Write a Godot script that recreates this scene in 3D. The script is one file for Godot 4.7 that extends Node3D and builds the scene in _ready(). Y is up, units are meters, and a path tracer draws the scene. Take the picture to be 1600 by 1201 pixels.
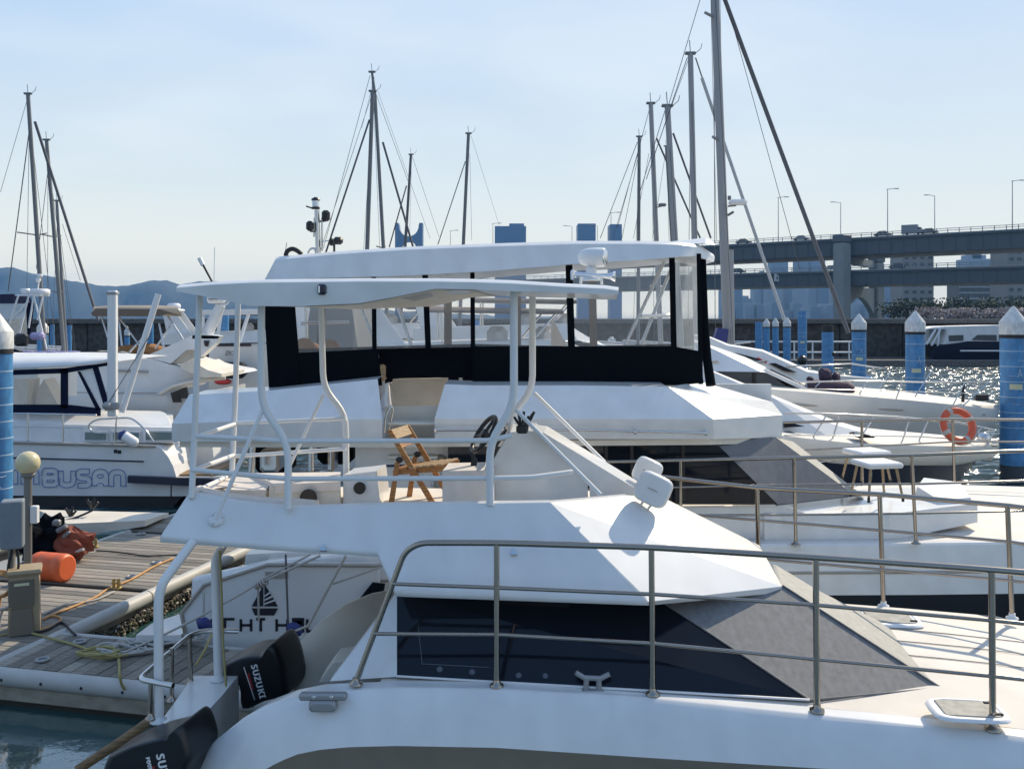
extends Node3D
# A marina seen from the quay: two white flybridge yachts moored side by side, masts, pilings, a double-deck bridge.
const FOC := 1500.0
const EYE := 3.8
const HOR := 497.0
var names := {}
var mats := {}
var rng := RandomNumberGenerator.new()
var tex_soft: ImageTexture
var tex_fine: ImageTexture
var tex_spots: ImageTexture
var tex_grain: ImageTexture
var tex_dust: ImageTexture
var tex_stain: ImageTexture
var nrm_soft: ImageTexture
var nrm_water: ImageTexture
var nrm_chop: ImageTexture

# ------------------------------------------------------------------ where things stand
func at(u: float, v: float, d: float) -> Vector3:
	return Vector3((u - 800.0) / FOC * d, EYE + (HOR - v) / FOC * d, -d)
func on(u: float, v: float, y: float) -> Vector3:      # the point of that bearing on a level plane
	var d := (EYE - y) * FOC / (v - HOR)
	return Vector3((u - 800.0) / FOC * d, y, -d)
func pts(a: Array, d: float = 0.0) -> Array:
	var r := []
	for p in a:
		r.append(at(p[0], p[1], p[2] if p.size() > 2 else d))
	return r

# ------------------------------------------------------------------ the tree of things
func numbered(called: String, parent: Node) -> String:
	var k := str(parent.get_instance_id()) + called
	var n: int = names.get(k, 0)
	names[k] = n + 1
	return called if n == 0 else "%s_%03d" % [called, n]
func tag(o: Node3D, label: String, category := "", group := "", kind := "") -> Node3D:
	if label: o.set_meta("label", label)
	if category: o.set_meta("category", category)
	if group: o.set_meta("group", group)
	if kind: o.set_meta("kind", kind)
	return o
func thing(called: String, label: String, category: String, base := Vector3.ZERO, group := "") -> Node3D:
	var o := Node3D.new()
	o.name = numbered(called, self)
	add_child(o)
	o.position = base
	return tag(o, label, category, group)
func from_world(n: Node) -> Vector3:
	var p := Vector3.ZERO
	while n != self and n is Node3D:
		p += n.position
		n = n.get_parent()
	return p
func part(called: String, st: SurfaceTool, m: Material, parent: Node = self, label := "") -> MeshInstance3D:
	st.generate_normals()
	st.index()
	var o := MeshInstance3D.new()
	o.mesh = st.commit()
	o.material_override = m
	o.name = numbered(called, parent)
	parent.add_child(o)
	o.position = -from_world(parent)
	if label: o.set_meta("label", label)
	return o
func struct(called: String, st: SurfaceTool, m: Material, label: String) -> MeshInstance3D:
	var o := part(called, st, m)
	tag(o, label, "", "", "structure")
	return o
func put(called: String, mesh: Mesh, m: Material, xf: Transform3D, parent: Node) -> MeshInstance3D:
	var o := MeshInstance3D.new()
	o.mesh = mesh
	o.material_override = m
	o.name = numbered(called, parent)
	parent.add_child(o)
	xf.origin -= from_world(parent)
	o.transform = xf
	return o
func copy(src: Node3D, called: String, label: String, where: Vector3, turn := 0.0, scl := 1.0) -> Node3D:
	var c: Node3D = src.duplicate()
	c.name = numbered(called, self)
	add_child(c)
	c.position = where
	c.rotation.y = turn
	c.scale = Vector3.ONE * scl
	c.set_meta("label", label)
	return c

# ------------------------------------------------------------------ shapes
func S() -> SurfaceTool:
	var st := SurfaceTool.new()
	st.begin(Mesh.PRIMITIVE_TRIANGLES)
	return st
func emit(st: SurfaceTool, t: PackedVector3Array, g: PackedInt32Array) -> void:
	if t.is_empty(): return
	var c := Vector3.ZERO
	for p in t: c += p
	c /= t.size()
	var vol := 0.0
	for i in range(0, t.size(), 3):
		vol += (t[i] - c).dot((t[i + 1] - c).cross(t[i + 2] - c))
	var flip := vol > 0.0
	for i in range(0, t.size(), 3):
		st.set_smooth_group(g[i / 3])
		st.add_vertex(t[i])
		st.add_vertex(t[i + 2] if flip else t[i + 1])
		st.add_vertex(t[i + 1] if flip else t[i + 2])
func loft(st: SurfaceTool, rings: Array, caps := true, grp := 0, closed := true) -> void:
	var t := PackedVector3Array()
	var g := PackedInt32Array()
	for i in rings.size() - 1:
		var a = rings[i]
		var b = rings[i + 1]
		var n: int = a.size()
		for k in (n if closed else n - 1):
			var k2 := (k + 1) % n
			t.append_array([a[k], a[k2], b[k2], a[k], b[k2], b[k]])
			g.append_array([grp, grp])
	if caps:
		for e in [0, rings.size() - 1]:
			var r = rings[e]
			for k in range(1, r.size() - 1):
				if e == 0: t.append_array([r[0], r[k + 1], r[k]])
				else: t.append_array([r[0], r[k], r[k + 1]])
				g.append(-1)
	emit(st, t, g)
func sheet(st: SurfaceTool, rows: Array, grp := 0) -> void:
	loft(st, rows, false, grp, false)
func face(st: SurfaceTool, p: Array) -> void:
	for k in range(1, p.size() - 1):
		st.set_smooth_group(-1)
		for q in [p[0], p[k], p[k + 1]]: st.add_vertex(q)
func newell(p: Array) -> Vector3:
	var n := Vector3.ZERO
	for i in p.size():
		var a: Vector3 = p[i]
		var b: Vector3 = p[(i + 1) % p.size()]
		n += Vector3((a.y - b.y) * (a.z + b.z), (a.z - b.z) * (a.x + b.x), (a.x - b.x) * (a.y + b.y))
	return n.normalized()
func slab(st: SurfaceTool, p: Array, off: Vector3, grp := -1) -> void:     # a flat outline of any shape, given its thickness
	var n := newell(p)
	var ex: Vector3 = (p[1] - p[0]).normalized()
	var ey := n.cross(ex)
	var flat := PackedVector2Array()
	for q in p: flat.append(Vector2((q - p[0]).dot(ex), (q - p[0]).dot(ey)))
	var idx := Geometry2D.triangulate_polygon(flat)
	var t := PackedVector3Array()
	var g := PackedInt32Array()
	var rev := false
	if idx.size() >= 3:
		var q0 := flat[idx[0]]
		rev = (flat[idx[1]] - q0).cross(flat[idx[2]] - q0) < 0.0
	for i in range(0, idx.size(), 3):
		var a: Vector3 = p[idx[i]]
		var b: Vector3 = p[idx[i + 1]]
		var c: Vector3 = p[idx[i + 2]]
		if rev:
			var w := b
			b = c
			c = w
		t.append_array([a, b, c, a + off, c + off, b + off])
		g.append_array([-1, -1])
	for i in p.size():
		var a: Vector3 = p[i]
		var b: Vector3 = p[(i + 1) % p.size()]
		t.append_array([a, a + off, b + off, a, b + off, b])
		g.append_array([grp, grp])
	emit(st, t, g)
func box(st: SurfaceTool, c: Vector3, s: Vector3, bv := 0.0, b := Basis.IDENTITY) -> void:
	var h := s / 2.0
	if bv <= 0.0:
		var r := []
		for z in [-h.z, h.z]:
			var ring := []
			for k in [[-1, -1], [1, -1], [1, 1], [-1, 1]]:
				ring.append(c + b * Vector3(k[0] * h.x, k[1] * h.y, z))
			r.append(ring)
		loft(st, r, true, -1)
		return
	var rr := []
	for e in [[-h.z, bv], [-h.z + bv, 0.0], [h.z - bv, 0.0], [h.z, bv]]:
		var x: float = h.x - e[1]
		var y: float = h.y - e[1]
		var q := minf(bv, minf(x, y) * 0.7)
		var ring := []
		for k in [[-x + q, -y], [x - q, -y], [x, -y + q], [x, y - q], [x - q, y], [-x + q, y], [-x, y - q], [-x, -y + q]]:
			ring.append(c + b * Vector3(k[0], k[1], e[0]))
		rr.append(ring)
	loft(st, rr, true, -1)
func bend(p: Array, r: float, k := 4) -> Array:       # rounds the corners of a path
	var o := [p[0]]
	for i in range(1, p.size() - 1):
		var a: Vector3 = p[i - 1] - p[i]
		var c: Vector3 = p[i + 1] - p[i]
		var q := minf(r, minf(a.length(), c.length()) * 0.48)
		var s: Vector3 = p[i] + a.normalized() * q
		var e: Vector3 = p[i] + c.normalized() * q
		for j in k + 1:
			var w := float(j) / k
			o.append(s.lerp(p[i], w).lerp(p[i].lerp(e, w), w))
	o.append(p[-1])
	return o
func tube(st: SurfaceTool, p: Array, r: float, n := 8, r2 := -1.0, loop := false) -> void:
	var rings := []
	var up := Vector3.UP
	var m := p.size()
	for i in m:
		var a: Vector3 = p[(i - 1 + m) % m] if loop else p[maxi(i - 1, 0)]
		var c: Vector3 = p[(i + 1) % m] if loop else p[mini(i + 1, m - 1)]
		var t := (c - a).normalized()
		if i == 0:
			up = Vector3.UP if absf(t.y) < 0.9 else Vector3.RIGHT
		var x := up.cross(t)
		if x.length() < 1e-4: x = t.cross(Vector3(0.3, 0.5, 0.8))
		x = x.normalized()
		var y := t.cross(x)
		up = y
		var rad := r if r2 < 0.0 else lerpf(r, r2, float(i) / (m - 1))
		if i > 0 and i < m - 1:
			var d0: Vector3 = (p[i] - p[i - 1]).normalized()
			var d1: Vector3 = (p[i + 1] - p[i]).normalized()
			rad /= maxf(sqrt((1.0 + d0.dot(d1)) / 2.0), 0.75)
		var ring := []
		for k in n:
			var w := TAU * k / n
			ring.append(p[i] + x * cos(w) * rad + y * sin(w) * rad)
		rings.append(ring)
	if loop: rings.append(rings[0])
	loft(st, rings, not loop, 1)
func lathe(st: SurfaceTool, c: Vector3, prof: Array, n := 16, b := Basis.IDENTITY, grp := 1) -> void:
	var rings := []
	for q in prof:
		var ring := []
		for k in n:
			var w := TAU * k / n
			ring.append(c + b * Vector3(cos(w) * maxf(q.x, 0.0005), q.y, sin(w) * maxf(q.x, 0.0005)))
		rings.append(ring)
	loft(st, rings, true, grp)
func ball(st: SurfaceTool, c: Vector3, r: Vector3, n := 12, b := Basis.IDENTITY) -> void:
	var rings := []
	for i in range(0, n / 2 + 1):
		var e := PI * i / (n / 2) - PI / 2
		var ring := []
		for k in n:
			var w := TAU * k / n
			ring.append(c + b * Vector3(cos(w) * maxf(cos(e), 0.002) * r.x, sin(e) * r.y, sin(w) * maxf(cos(e), 0.002) * r.z))
		rings.append(ring)
	loft(st, rings, true, 1)
func lump(st: SurfaceTool, c: Vector3, r: Vector3, seed_: int, rough := 0.35, n := 18) -> void:      # a heap of cloth: a ball pushed in and out
	var nz := FastNoiseLite.new()
	nz.seed = seed_
	nz.frequency = 0.9
	nz.fractal_octaves = 3
	var rings := []
	for i in range(0, n / 2 + 1):
		var e := PI * i / (n / 2) - PI / 2
		var ring := []
		for k in n:
			var w := TAU * k / n
			var d := Vector3(cos(w) * maxf(cos(e), 0.002), sin(e), sin(w) * maxf(cos(e), 0.002))
			ring.append(c + d * r * (1.0 + rough * 1.6 * nz.get_noise_3dv(d * 1.6)))
		rings.append(ring)
	loft(st, rings, true, -1)
func ring_shape(st: SurfaceTool, c: Vector3, r: float, q: float, b := Basis.IDENTITY, n := 24, m := 8) -> void:
	var p := []
	for k in n: p.append(c + b * Vector3(cos(TAU * k / n) * r, 0, sin(TAU * k / n) * r))
	tube(st, p, q, m, -1.0, true)
func sag(a: Vector3, b: Vector3, s: float, n := 10) -> Array:
	var o := []
	for i in n + 1:
		var w := float(i) / n
		o.append(a.lerp(b, w) - Vector3(0, s * 4.0 * w * (1.0 - w), 0))
	return o
func turned(dir: Vector3) -> Basis:                     # a basis whose y points along dir
	var y := dir.normalized()
	var x := y.cross(Vector3(0.31, 0.2, 0.93)).normalized()
	return Basis(x, y, x.cross(y))
func rail(called: String, p: Array, r: float, m: Material, parent: Node, n := 8, label := "") -> MeshInstance3D:
	var st := S()
	tube(st, p, r, n)
	return part(called, st, m, parent, label)

# ------------------------------------------------------------------ lettering
func write(called: String, words: String, parent: Node, c: Vector3, right: Vector3, up: Vector3, h: float, m: Material, wide := 1.0, font := "Droid Sans", bold := false) -> MeshInstance3D:
	var t := TextMesh.new()
	var f := SystemFont.new()
	f.font_names = PackedStringArray([font])
	if bold: f.font_weight = 700
	t.font = f
	t.text = words
	t.font_size = 48
	t.pixel_size = h / (48.0 * 0.72)
	t.depth = 0.006
	t.curve_step = 2.0
	var x := right.normalized()
	var z := x.cross(up).normalized()
	var y := z.cross(x)
	return put(called, t, m, Transform3D(Basis(x * wide, y, z), c), parent)
const GLYPHS := {
	"I": [[0.5, 0, 0.5, 1]], "N": [[0, 0, 0, 0.72, 0.12, 0.92, 0.36, 1, 0.64, 1, 0.88, 0.92, 1, 0.72, 1, 0]],
	"M": [[0, 0, 0, 1, 1, 1, 1, 0], [0.5, 1, 0.5, 0.1]],
	"B": [[0, 0.53, 0, 1, 0.7, 1, 0.92, 0.9, 0.92, 0.64, 0.76, 0.53, 0, 0.53], [0, 0.53, 0, 0, 0.74, 0, 1, 0.12, 1, 0.42, 0.76, 0.53]],
	"U": [[0, 1, 0, 0.28, 0.12, 0.08, 0.36, 0, 0.64, 0, 0.88, 0.08, 1, 0.28, 1, 1]],
	"S": [[1, 1, 0.28, 1, 0.06, 0.92, 0, 0.76, 0.06, 0.6, 0.28, 0.52, 0.72, 0.52, 0.94, 0.42, 1, 0.26, 0.94, 0.08, 0.72, 0, 0, 0]],
	"A": [[0, 0, 0, 0.72, 0.12, 0.92, 0.36, 1, 0.64, 1, 0.88, 0.92, 1, 0.72, 1, 0], [0, 0.38, 1, 0.38]],
	"Y": [[0, 1, 0.5, 0.5, 1, 1], [0.5, 0.5, 0.5, 0]], "C": [[1, 1, 0, 1, 0, 0, 1, 0]], "H": [[0, 0, 0, 1], [1, 0, 1, 1], [0, 0.5, 1, 0.5]],
	"T": [[0, 1, 1, 1], [0.5, 1, 0.5, 0]], "O": [[0.02, 0, 0, 1, 1, 1, 1, 0, 0.02, 0]], "L": [[0, 1, 0, 0, 1, 0]],
	"D": [[0, 0, 0, 1, 0.7, 1, 1, 0.75, 1, 0.25, 0.7, 0, 0.02, 0]], "W": [[0, 1, 0.2, 0, 0.5, 0.6, 0.8, 0, 1, 1]], "R": [[0, 0, 0, 1, 1, 1, 1, 0.5, 0, 0.5], [0.5, 0.5, 1, 0]]}
func glyph(st: SurfaceTool, letter: String, o: Vector3, ex: Vector3, ey: Vector3, w: float, h: float, pen: float, outline: bool, rad := 0.008) -> void:
	var polys := []
	for line in GLYPHS[letter]:
		var pl := PackedVector2Array()
		for i in range(0, line.size(), 2): pl.append(Vector2(line[i] * w, line[i + 1] * h))
		for q in Geometry2D.offset_polyline(pl, pen, Geometry2D.JOIN_MITER if not outline else Geometry2D.JOIN_ROUND, Geometry2D.END_BUTT):
			polys.append(q)
	var nz := ex.cross(ey).normalized()
	if outline:
		for q in polys:        # only the runs of each outline that lie outside the other strokes
			var run := []
			for i in q.size() + 1:
				for j in 10:
					var v: Vector2 = q[i % q.size()].lerp(q[(i + 1) % q.size()], j / 10.0)
					var hid: bool = i == q.size() and j > 0
					for z in polys:
						if z != q and not Geometry2D.is_polygon_clockwise(q) and not Geometry2D.is_polygon_clockwise(z) and Geometry2D.is_point_in_polygon(v, z): hid = true
					if not hid: run.append(o + ex * v.x + ey * v.y)
					if hid or (i == q.size() and j == 9):
						if run.size() > 1: tube(st, run, rad, 5)
						run = []
	else:
		for q in polys:
			var p := []
			for v in q: p.append(o + ex * v.x + ey * v.y)
			slab(st, p, nz * 0.004)

# ------------------------------------------------------------------ materials
func tint(l: Color) -> Color:
	return l.linear_to_srgb()
func seamless(noise: FastNoiseLite, size: int) -> Image:
	return noise.get_seamless_image(size, size)
func levels(im: Image, a: float, b: float, g := 1.0) -> ImageTexture:
	var o := Image.create(im.get_width(), im.get_height(), true, Image.FORMAT_RGB8)
	for y in im.get_height():
		for x in im.get_width():
			var k := lerpf(a, b, pow(im.get_pixel(x, y).r, g))
			o.set_pixel(x, y, Color(k, k, k))
	return ImageTexture.create_from_image(o)
func make_textures() -> void:
	var n := FastNoiseLite.new()
	n.seed = 7
	n.frequency = 0.012
	n.fractal_octaves = 5
	tex_soft = levels(seamless(n, 256), 0.93, 1.0)
	var im := seamless(n, 256)
	im.bump_map_to_normal_map(1.2)
	nrm_soft = ImageTexture.create_from_image(im)
	n.frequency = 0.09
	n.seed = 3
	tex_fine = levels(seamless(n, 256), 0.72, 1.0)
	n.seed = 11
	n.frequency = 0.05
	n.fractal_octaves = 4
	var sp := seamless(n, 256)
	tex_spots = levels(sp, 0.78, 1.25, 2.0)
	n.frequency = 0.035
	n.seed = 17
	n.fractal_octaves = 5
	tex_stain = levels(seamless(n, 256), 0.80, 1.06)
	var du := Image.create(512, 512, true, Image.FORMAT_RGB8)      # settled dust with a few pale specks and runs
	var rd := RandomNumberGenerator.new()
	rd.seed = 8
	for y in 512:
		for x in 512:
			var k := 0.84 + 0.13 * n.get_noise_2d(x * 0.5, y * 0.5) + rd.randf() * 0.05
			du.set_pixel(x, y, Color(k, k, k))
	for i in 420:
		var c := Vector2i(rd.randi_range(2, 506), rd.randi_range(2, 500))
		var z := Vector2i(rd.randi_range(1, 3), rd.randi_range(1, 4 if i % 12 else 9))
		var k := rd.randf_range(0.93, 1.0)
		du.fill_rect(Rect2i(c, z), Color(k, k, k))
	tex_dust = ImageTexture.create_from_image(du)
	var g := Image.create(256, 256, true, Image.FORMAT_RGB8)
	var n2 := FastNoiseLite.new()
	n2.seed = 21
	n2.frequency = 0.02
	n2.fractal_octaves = 4
	for y in 256:
		for x in 256:
			var k := 0.74 + 0.3 * n2.get_noise_3d(x * 0.35, y * 5.0, 0.0) + 0.1 * n2.get_noise_3d(x * 2.0, y * 14.0, 40.0)
			g.set_pixel(x, y, Color(k, k, k))
	tex_grain = ImageTexture.create_from_image(g)
	var w := FastNoiseLite.new()
	w.seed = 5
	w.noise_type = FastNoiseLite.TYPE_SIMPLEX_SMOOTH
	w.frequency = 0.011
	w.fractal_octaves = 6
	w.fractal_gain = 0.58
	var wi := seamless(w, 1024)
	wi.bump_map_to_normal_map(9.0)
	nrm_water = ImageTexture.create_from_image(wi)
	w.frequency = 0.022
	w.seed = 12
	w.fractal_octaves = 3
	w.fractal_gain = 0.42
	wi = seamless(w, 1024)
	wi.bump_map_to_normal_map(9.0)
	nrm_chop = ImageTexture.create_from_image(wi)
func mat(called: String, c: Color, rough := 0.5, metal := 0.0, tex: Texture2D = null, scl := Vector3.ONE, world := true) -> StandardMaterial3D:
	if mats.has(called): return mats[called]
	var m := StandardMaterial3D.new()
	m.resource_name = called
	m.albedo_color = tint(c)
	m.roughness = rough
	m.metallic = metal
	if tex:
		m.albedo_texture = tex
		m.uv1_triplanar = true
		m.uv1_world_triplanar = world
		m.uv1_scale = scl
	mats[called] = m
	return m
func M(called: String) -> StandardMaterial3D:
	return mats[called]
func make_materials() -> void:
	var g := mat("gelcoat", Color(0.80, 0.80, 0.79), 0.32, 0.0, tex_soft, Vector3.ONE * 0.9)
	g.clearcoat_enabled = true
	g.clearcoat = 0.5
	g.clearcoat_roughness = 0.12
	g.normal_enabled = true
	g.normal_texture = nrm_soft
	g.normal_scale = 0.12
	mat("gelcoat_far", Color(0.78, 0.78, 0.77), 0.35, 0.0, tex_soft, Vector3.ONE * 0.35)
	mat("cream", Color(0.76, 0.70, 0.60), 0.45, 0.0, tex_soft, Vector3.ONE * 0.8)
	mat("nonskid", Color(0.72, 0.67, 0.60), 0.75, 0.0, tex_soft, Vector3.ONE * 0.7)
	mat("vinyl", Color(0.74, 0.68, 0.63), 0.5, 0.0, tex_soft, Vector3.ONE * 2.0)
	mat("taupe", Color(0.42, 0.38, 0.33), 0.6, 0.0, tex_soft, Vector3.ONE)
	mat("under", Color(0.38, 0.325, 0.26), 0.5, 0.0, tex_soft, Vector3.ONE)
	mat("white_paint", Color(0.74, 0.75, 0.75), 0.4)
	mat("white_plain", Color(0.78, 0.78, 0.78), 0.45)
	mat("steel", Color(0.62, 0.61, 0.60), 0.16, 1.0)
	mat("steel_worn", Color(0.50, 0.44, 0.38), 0.2, 1.0, tex_fine, Vector3.ONE * 6.0)
	mat("chrome", Color(0.75, 0.75, 0.76), 0.06, 1.0)
	mat("alu", Color(0.33, 0.33, 0.335), 0.5, 0.3)
	mat("mast_grey", Color(0.18, 0.185, 0.19), 0.5, 0.2)
	mat("wire", Color(0.12, 0.12, 0.13), 0.5, 0.4)
	mat("furled", Color(0.13, 0.13, 0.14), 0.8)
	mat("furled_pale", Color(0.5, 0.5, 0.5), 0.8)
	var bg := mat("black_glass", Color(0.010, 0.013, 0.02), 0.05)
	bg.metallic_specular = 0.35
	var dg := mat("dusty_glass", Color(0.27, 0.272, 0.275), 0.42, 0.0, tex_dust, Vector3.ONE * 1.6)
	dg.roughness = 0.72
	dg.metallic_specular = 0.35
	mat("dusty_pale", Color(0.44, 0.43, 0.39), 0.7, 0.0, tex_dust, Vector3.ONE * 1.2)
	mat("smoke_screen", Color(0.15, 0.158, 0.175), 0.4, 0.0, tex_dust, Vector3.ONE * 1.0)
	mat("smoke_glass", Color(0.09, 0.10, 0.12), 0.12, 0.0)
	mat("green_glass", Color(0.16, 0.21, 0.205), 0.12)
	mat("rust_cloth", Color(0.30, 0.075, 0.04), 0.8, 0.0, tex_fine, Vector3.ONE * 5.0)
	mat("canvas", Color(0.008, 0.010, 0.014), 0.85, 0.0, tex_fine, Vector3.ONE * 8.0)
	mats["canvas"].metallic_specular = 0.12
	mat("navy_canvas", Color(0.010, 0.014, 0.035), 0.9).metallic_specular = 0.12
	mat("black", Color(0.012, 0.012, 0.014), 0.4)
	mat("cowl", Color(0.010, 0.012, 0.016), 0.35, 0.0, tex_soft, Vector3.ONE * 4.0)
	mat("boot_black", Color(0.014, 0.015, 0.02), 0.4)
	mat("navy", Color(0.014, 0.02, 0.045), 0.3)
	mat("navy_print", Color(0.012, 0.014, 0.025), 0.5)
	mat("ink", Color(0.012, 0.012, 0.015), 0.5)
	mat("letter_blue", Color(0.07, 0.17, 0.42), 0.5)
	mat("letter_white", Color(0.8, 0.8, 0.8), 0.5)
	mat("red_print", Color(0.35, 0.03, 0.03), 0.5)
	mat("wood_orange", Color(0.72, 0.34, 0.11), 0.5, 0.0, tex_grain, Vector3(4, 4, 4))
	mat("wood_pale", Color(0.74, 0.52, 0.30), 0.55, 0.0, tex_grain, Vector3(4, 4, 4))
	mat("teak", Color(0.42, 0.25, 0.11), 0.6, 0.0, tex_grain, Vector3(2, 2, 2))
	mat("orange_plastic", Color(0.72, 0.13, 0.035), 0.45, 0.0, tex_soft, Vector3.ONE * 2.0)
	mat("buoy_red", Color(0.62, 0.10, 0.04), 0.5)
	mat("pile_blue", Color(0.075, 0.27, 0.54), 0.4, 0.0, tex_stain, Vector3(0.7, 0.35, 0.7))
	mat("pile_white", Color(0.72, 0.72, 0.70), 0.5, 0.0, tex_stain, Vector3(1.2, 0.5, 1.2))
	mat("pile_black", Color(0.02, 0.02, 0.022), 0.7)
	mat("pile_foot", Color(0.06, 0.075, 0.09), 0.7, 0.0, tex_spots, Vector3.ONE * 2.0)
	mat("pile_wear", Color(0.34, 0.46, 0.58), 0.6)
	mat("sticker", Color(0.62, 0.60, 0.38), 0.6)
	mat("bridge_steel", Color(0.125, 0.14, 0.15), 0.6, 0.0, tex_soft, Vector3.ONE * 0.08)
	mat("bridge_pier", Color(0.30, 0.31, 0.30), 0.8, 0.0, tex_soft, Vector3.ONE * 0.08)
	mat("rail_far", Color(0.30, 0.32, 0.33), 0.6)
	mat("car_dark", Color(0.06, 0.065, 0.07), 0.4)
	mat("car_grey", Color(0.25, 0.26, 0.27), 0.35)
	mat("car_white", Color(0.6, 0.6, 0.6), 0.35)
	mat("sea_wall", Color(0.085, 0.075, 0.068), 0.9, 0.0, tex_spots, Vector3.ONE * 0.12)
	mat("sea_wall_cap", Color(0.16, 0.15, 0.14), 0.9, 0.0, tex_spots, Vector3.ONE * 0.3)
	mat("hill_green", Color(0.035, 0.05, 0.045), 0.95, 0.0, tex_spots, Vector3.ONE * 0.004)
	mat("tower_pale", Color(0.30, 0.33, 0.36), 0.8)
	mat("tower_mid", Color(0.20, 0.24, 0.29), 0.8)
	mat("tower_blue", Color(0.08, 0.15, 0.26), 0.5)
	mat("tower_glass", Color(0.08, 0.10, 0.13), 0.3)
	mat("block_beige", Color(0.30, 0.27, 0.24), 0.85, 0.0, tex_soft, Vector3.ONE * 0.05)
	mat("block_brown", Color(0.16, 0.13, 0.10), 0.85, 0.0, tex_soft, Vector3.ONE * 0.05)
	mat("window_dark", Color(0.05, 0.06, 0.07), 0.2)
	mat("balcony", Color(0.34, 0.33, 0.31), 0.8)
	mat("leaf_dark", Color(0.045, 0.06, 0.032), 0.8)
	mat("leaf_mid", Color(0.07, 0.085, 0.045), 0.8)
	mat("blossom", Color(0.40, 0.34, 0.32), 0.8)
	mat("bark", Color(0.05, 0.04, 0.03), 0.9)
	mat("dock_bumper", Color(0.50, 0.49, 0.46), 0.55, 0.0, tex_soft, Vector3.ONE * 1.2)
	mat("dock_side", Color(0.36, 0.32, 0.25), 0.8, 0.0, tex_stain, Vector3(0.5, 0.8, 0.5))
	mat("weed", Color(0.035, 0.03, 0.02), 0.85, 0.0, tex_spots, Vector3.ONE * 5.0)
	mat("rope_pale", Color(0.45, 0.43, 0.40), 0.9)
	mat("rope_yellow", Color(0.36, 0.31, 0.13), 0.9)
	mat("rope_orange", Color(0.55, 0.30, 0.12), 0.8)
	mat("cable_black", Color(0.02, 0.02, 0.02), 0.6)
	mat("box_grey", Color(0.22, 0.25, 0.28), 0.5, 0.0, tex_soft, Vector3.ONE * 2.0)
	mat("pedestal_tan", Color(0.40, 0.31, 0.19), 0.5, 0.0, tex_soft, Vector3.ONE * 3.0)
	mat("pedestal_dark", Color(0.15, 0.125, 0.095), 0.5)
	mat("post_grey", Color(0.22, 0.21, 0.19), 0.5, 0.4)
	mat("brass", Color(0.40, 0.30, 0.12), 0.4, 0.7)
	mat("purple", Color(0.085, 0.055, 0.085), 0.85, 0.0, tex_fine, Vector3.ONE * 4.0)
	mat("lilac", Color(0.38, 0.34, 0.55), 0.7)
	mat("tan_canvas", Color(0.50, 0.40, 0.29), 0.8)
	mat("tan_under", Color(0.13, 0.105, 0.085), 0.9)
	mat("straw", Color(0.50, 0.26, 0.11), 0.9, 0.0, tex_fine, Vector3.ONE * 8.0)
	mat("fender_blue", Color(0.02, 0.03, 0.16), 0.5)
	mat("flag_red", Color(0.5, 0.05, 0.05), 0.7)
	for k in 5:
		var q: float = [0.85, 1.0, 1.15, 0.72, 1.28][k]
		var dm := mat("plank_%d" % k, Color(0.44 * q, 0.395 * q, 0.33 * q), 0.8, 0.0, tex_grain, Vector3(0.9, 3.0, 3.0), false)
		dm.uv1_offset = Vector3(k * 0.37, k * 0.21, k * 0.53)
	var gl := mat("globe", Color(0.66, 0.58, 0.36), 0.25)
	gl.subsurf_scatter_enabled = true
	gl.subsurf_scatter_strength = 0.4
	var cv := mat("clear_vinyl", Color(0.86, 0.89, 0.90), 0.05)
	cv.transparency = BaseMaterial3D.TRANSPARENCY_ALPHA
	cv.albedo_color.a = 0.05
	var c2 := mat("cloudy_vinyl", Color(0.80, 0.82, 0.80), 0.2)
	c2.transparency = BaseMaterial3D.TRANSPARENCY_ALPHA
	c2.albedo_color.a = 0.25
	var lamp_glass := mat("lens", Color(0.7, 0.75, 0.78), 0.1)
	lamp_glass.metallic = 0.4
	var wa := mat("water", Color(0.015, 0.05, 0.06), 0.05)
	wa.metallic_specular = 1.0
	wa.normal_enabled = true
	wa.normal_texture = nrm_chop
	wa.normal_scale = 1.6
	wa.roughness = 0.13
	wa.uv1_triplanar = true
	wa.uv1_world_triplanar = true
	wa.uv1_scale = Vector3.ONE * 0.036
	var calm: StandardMaterial3D = wa.duplicate()
	calm.normal_texture = nrm_water
	calm.normal_scale = 0.16
	calm.roughness = 0.03
	calm.albedo_color = tint(Color(0.03, 0.085, 0.085))
	calm.clearcoat_enabled = true
	calm.clearcoat = 1.0
	calm.clearcoat_roughness = 0.03
	calm.uv1_scale = Vector3.ONE * 0.11
	mats["calm_water"] = calm

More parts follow.
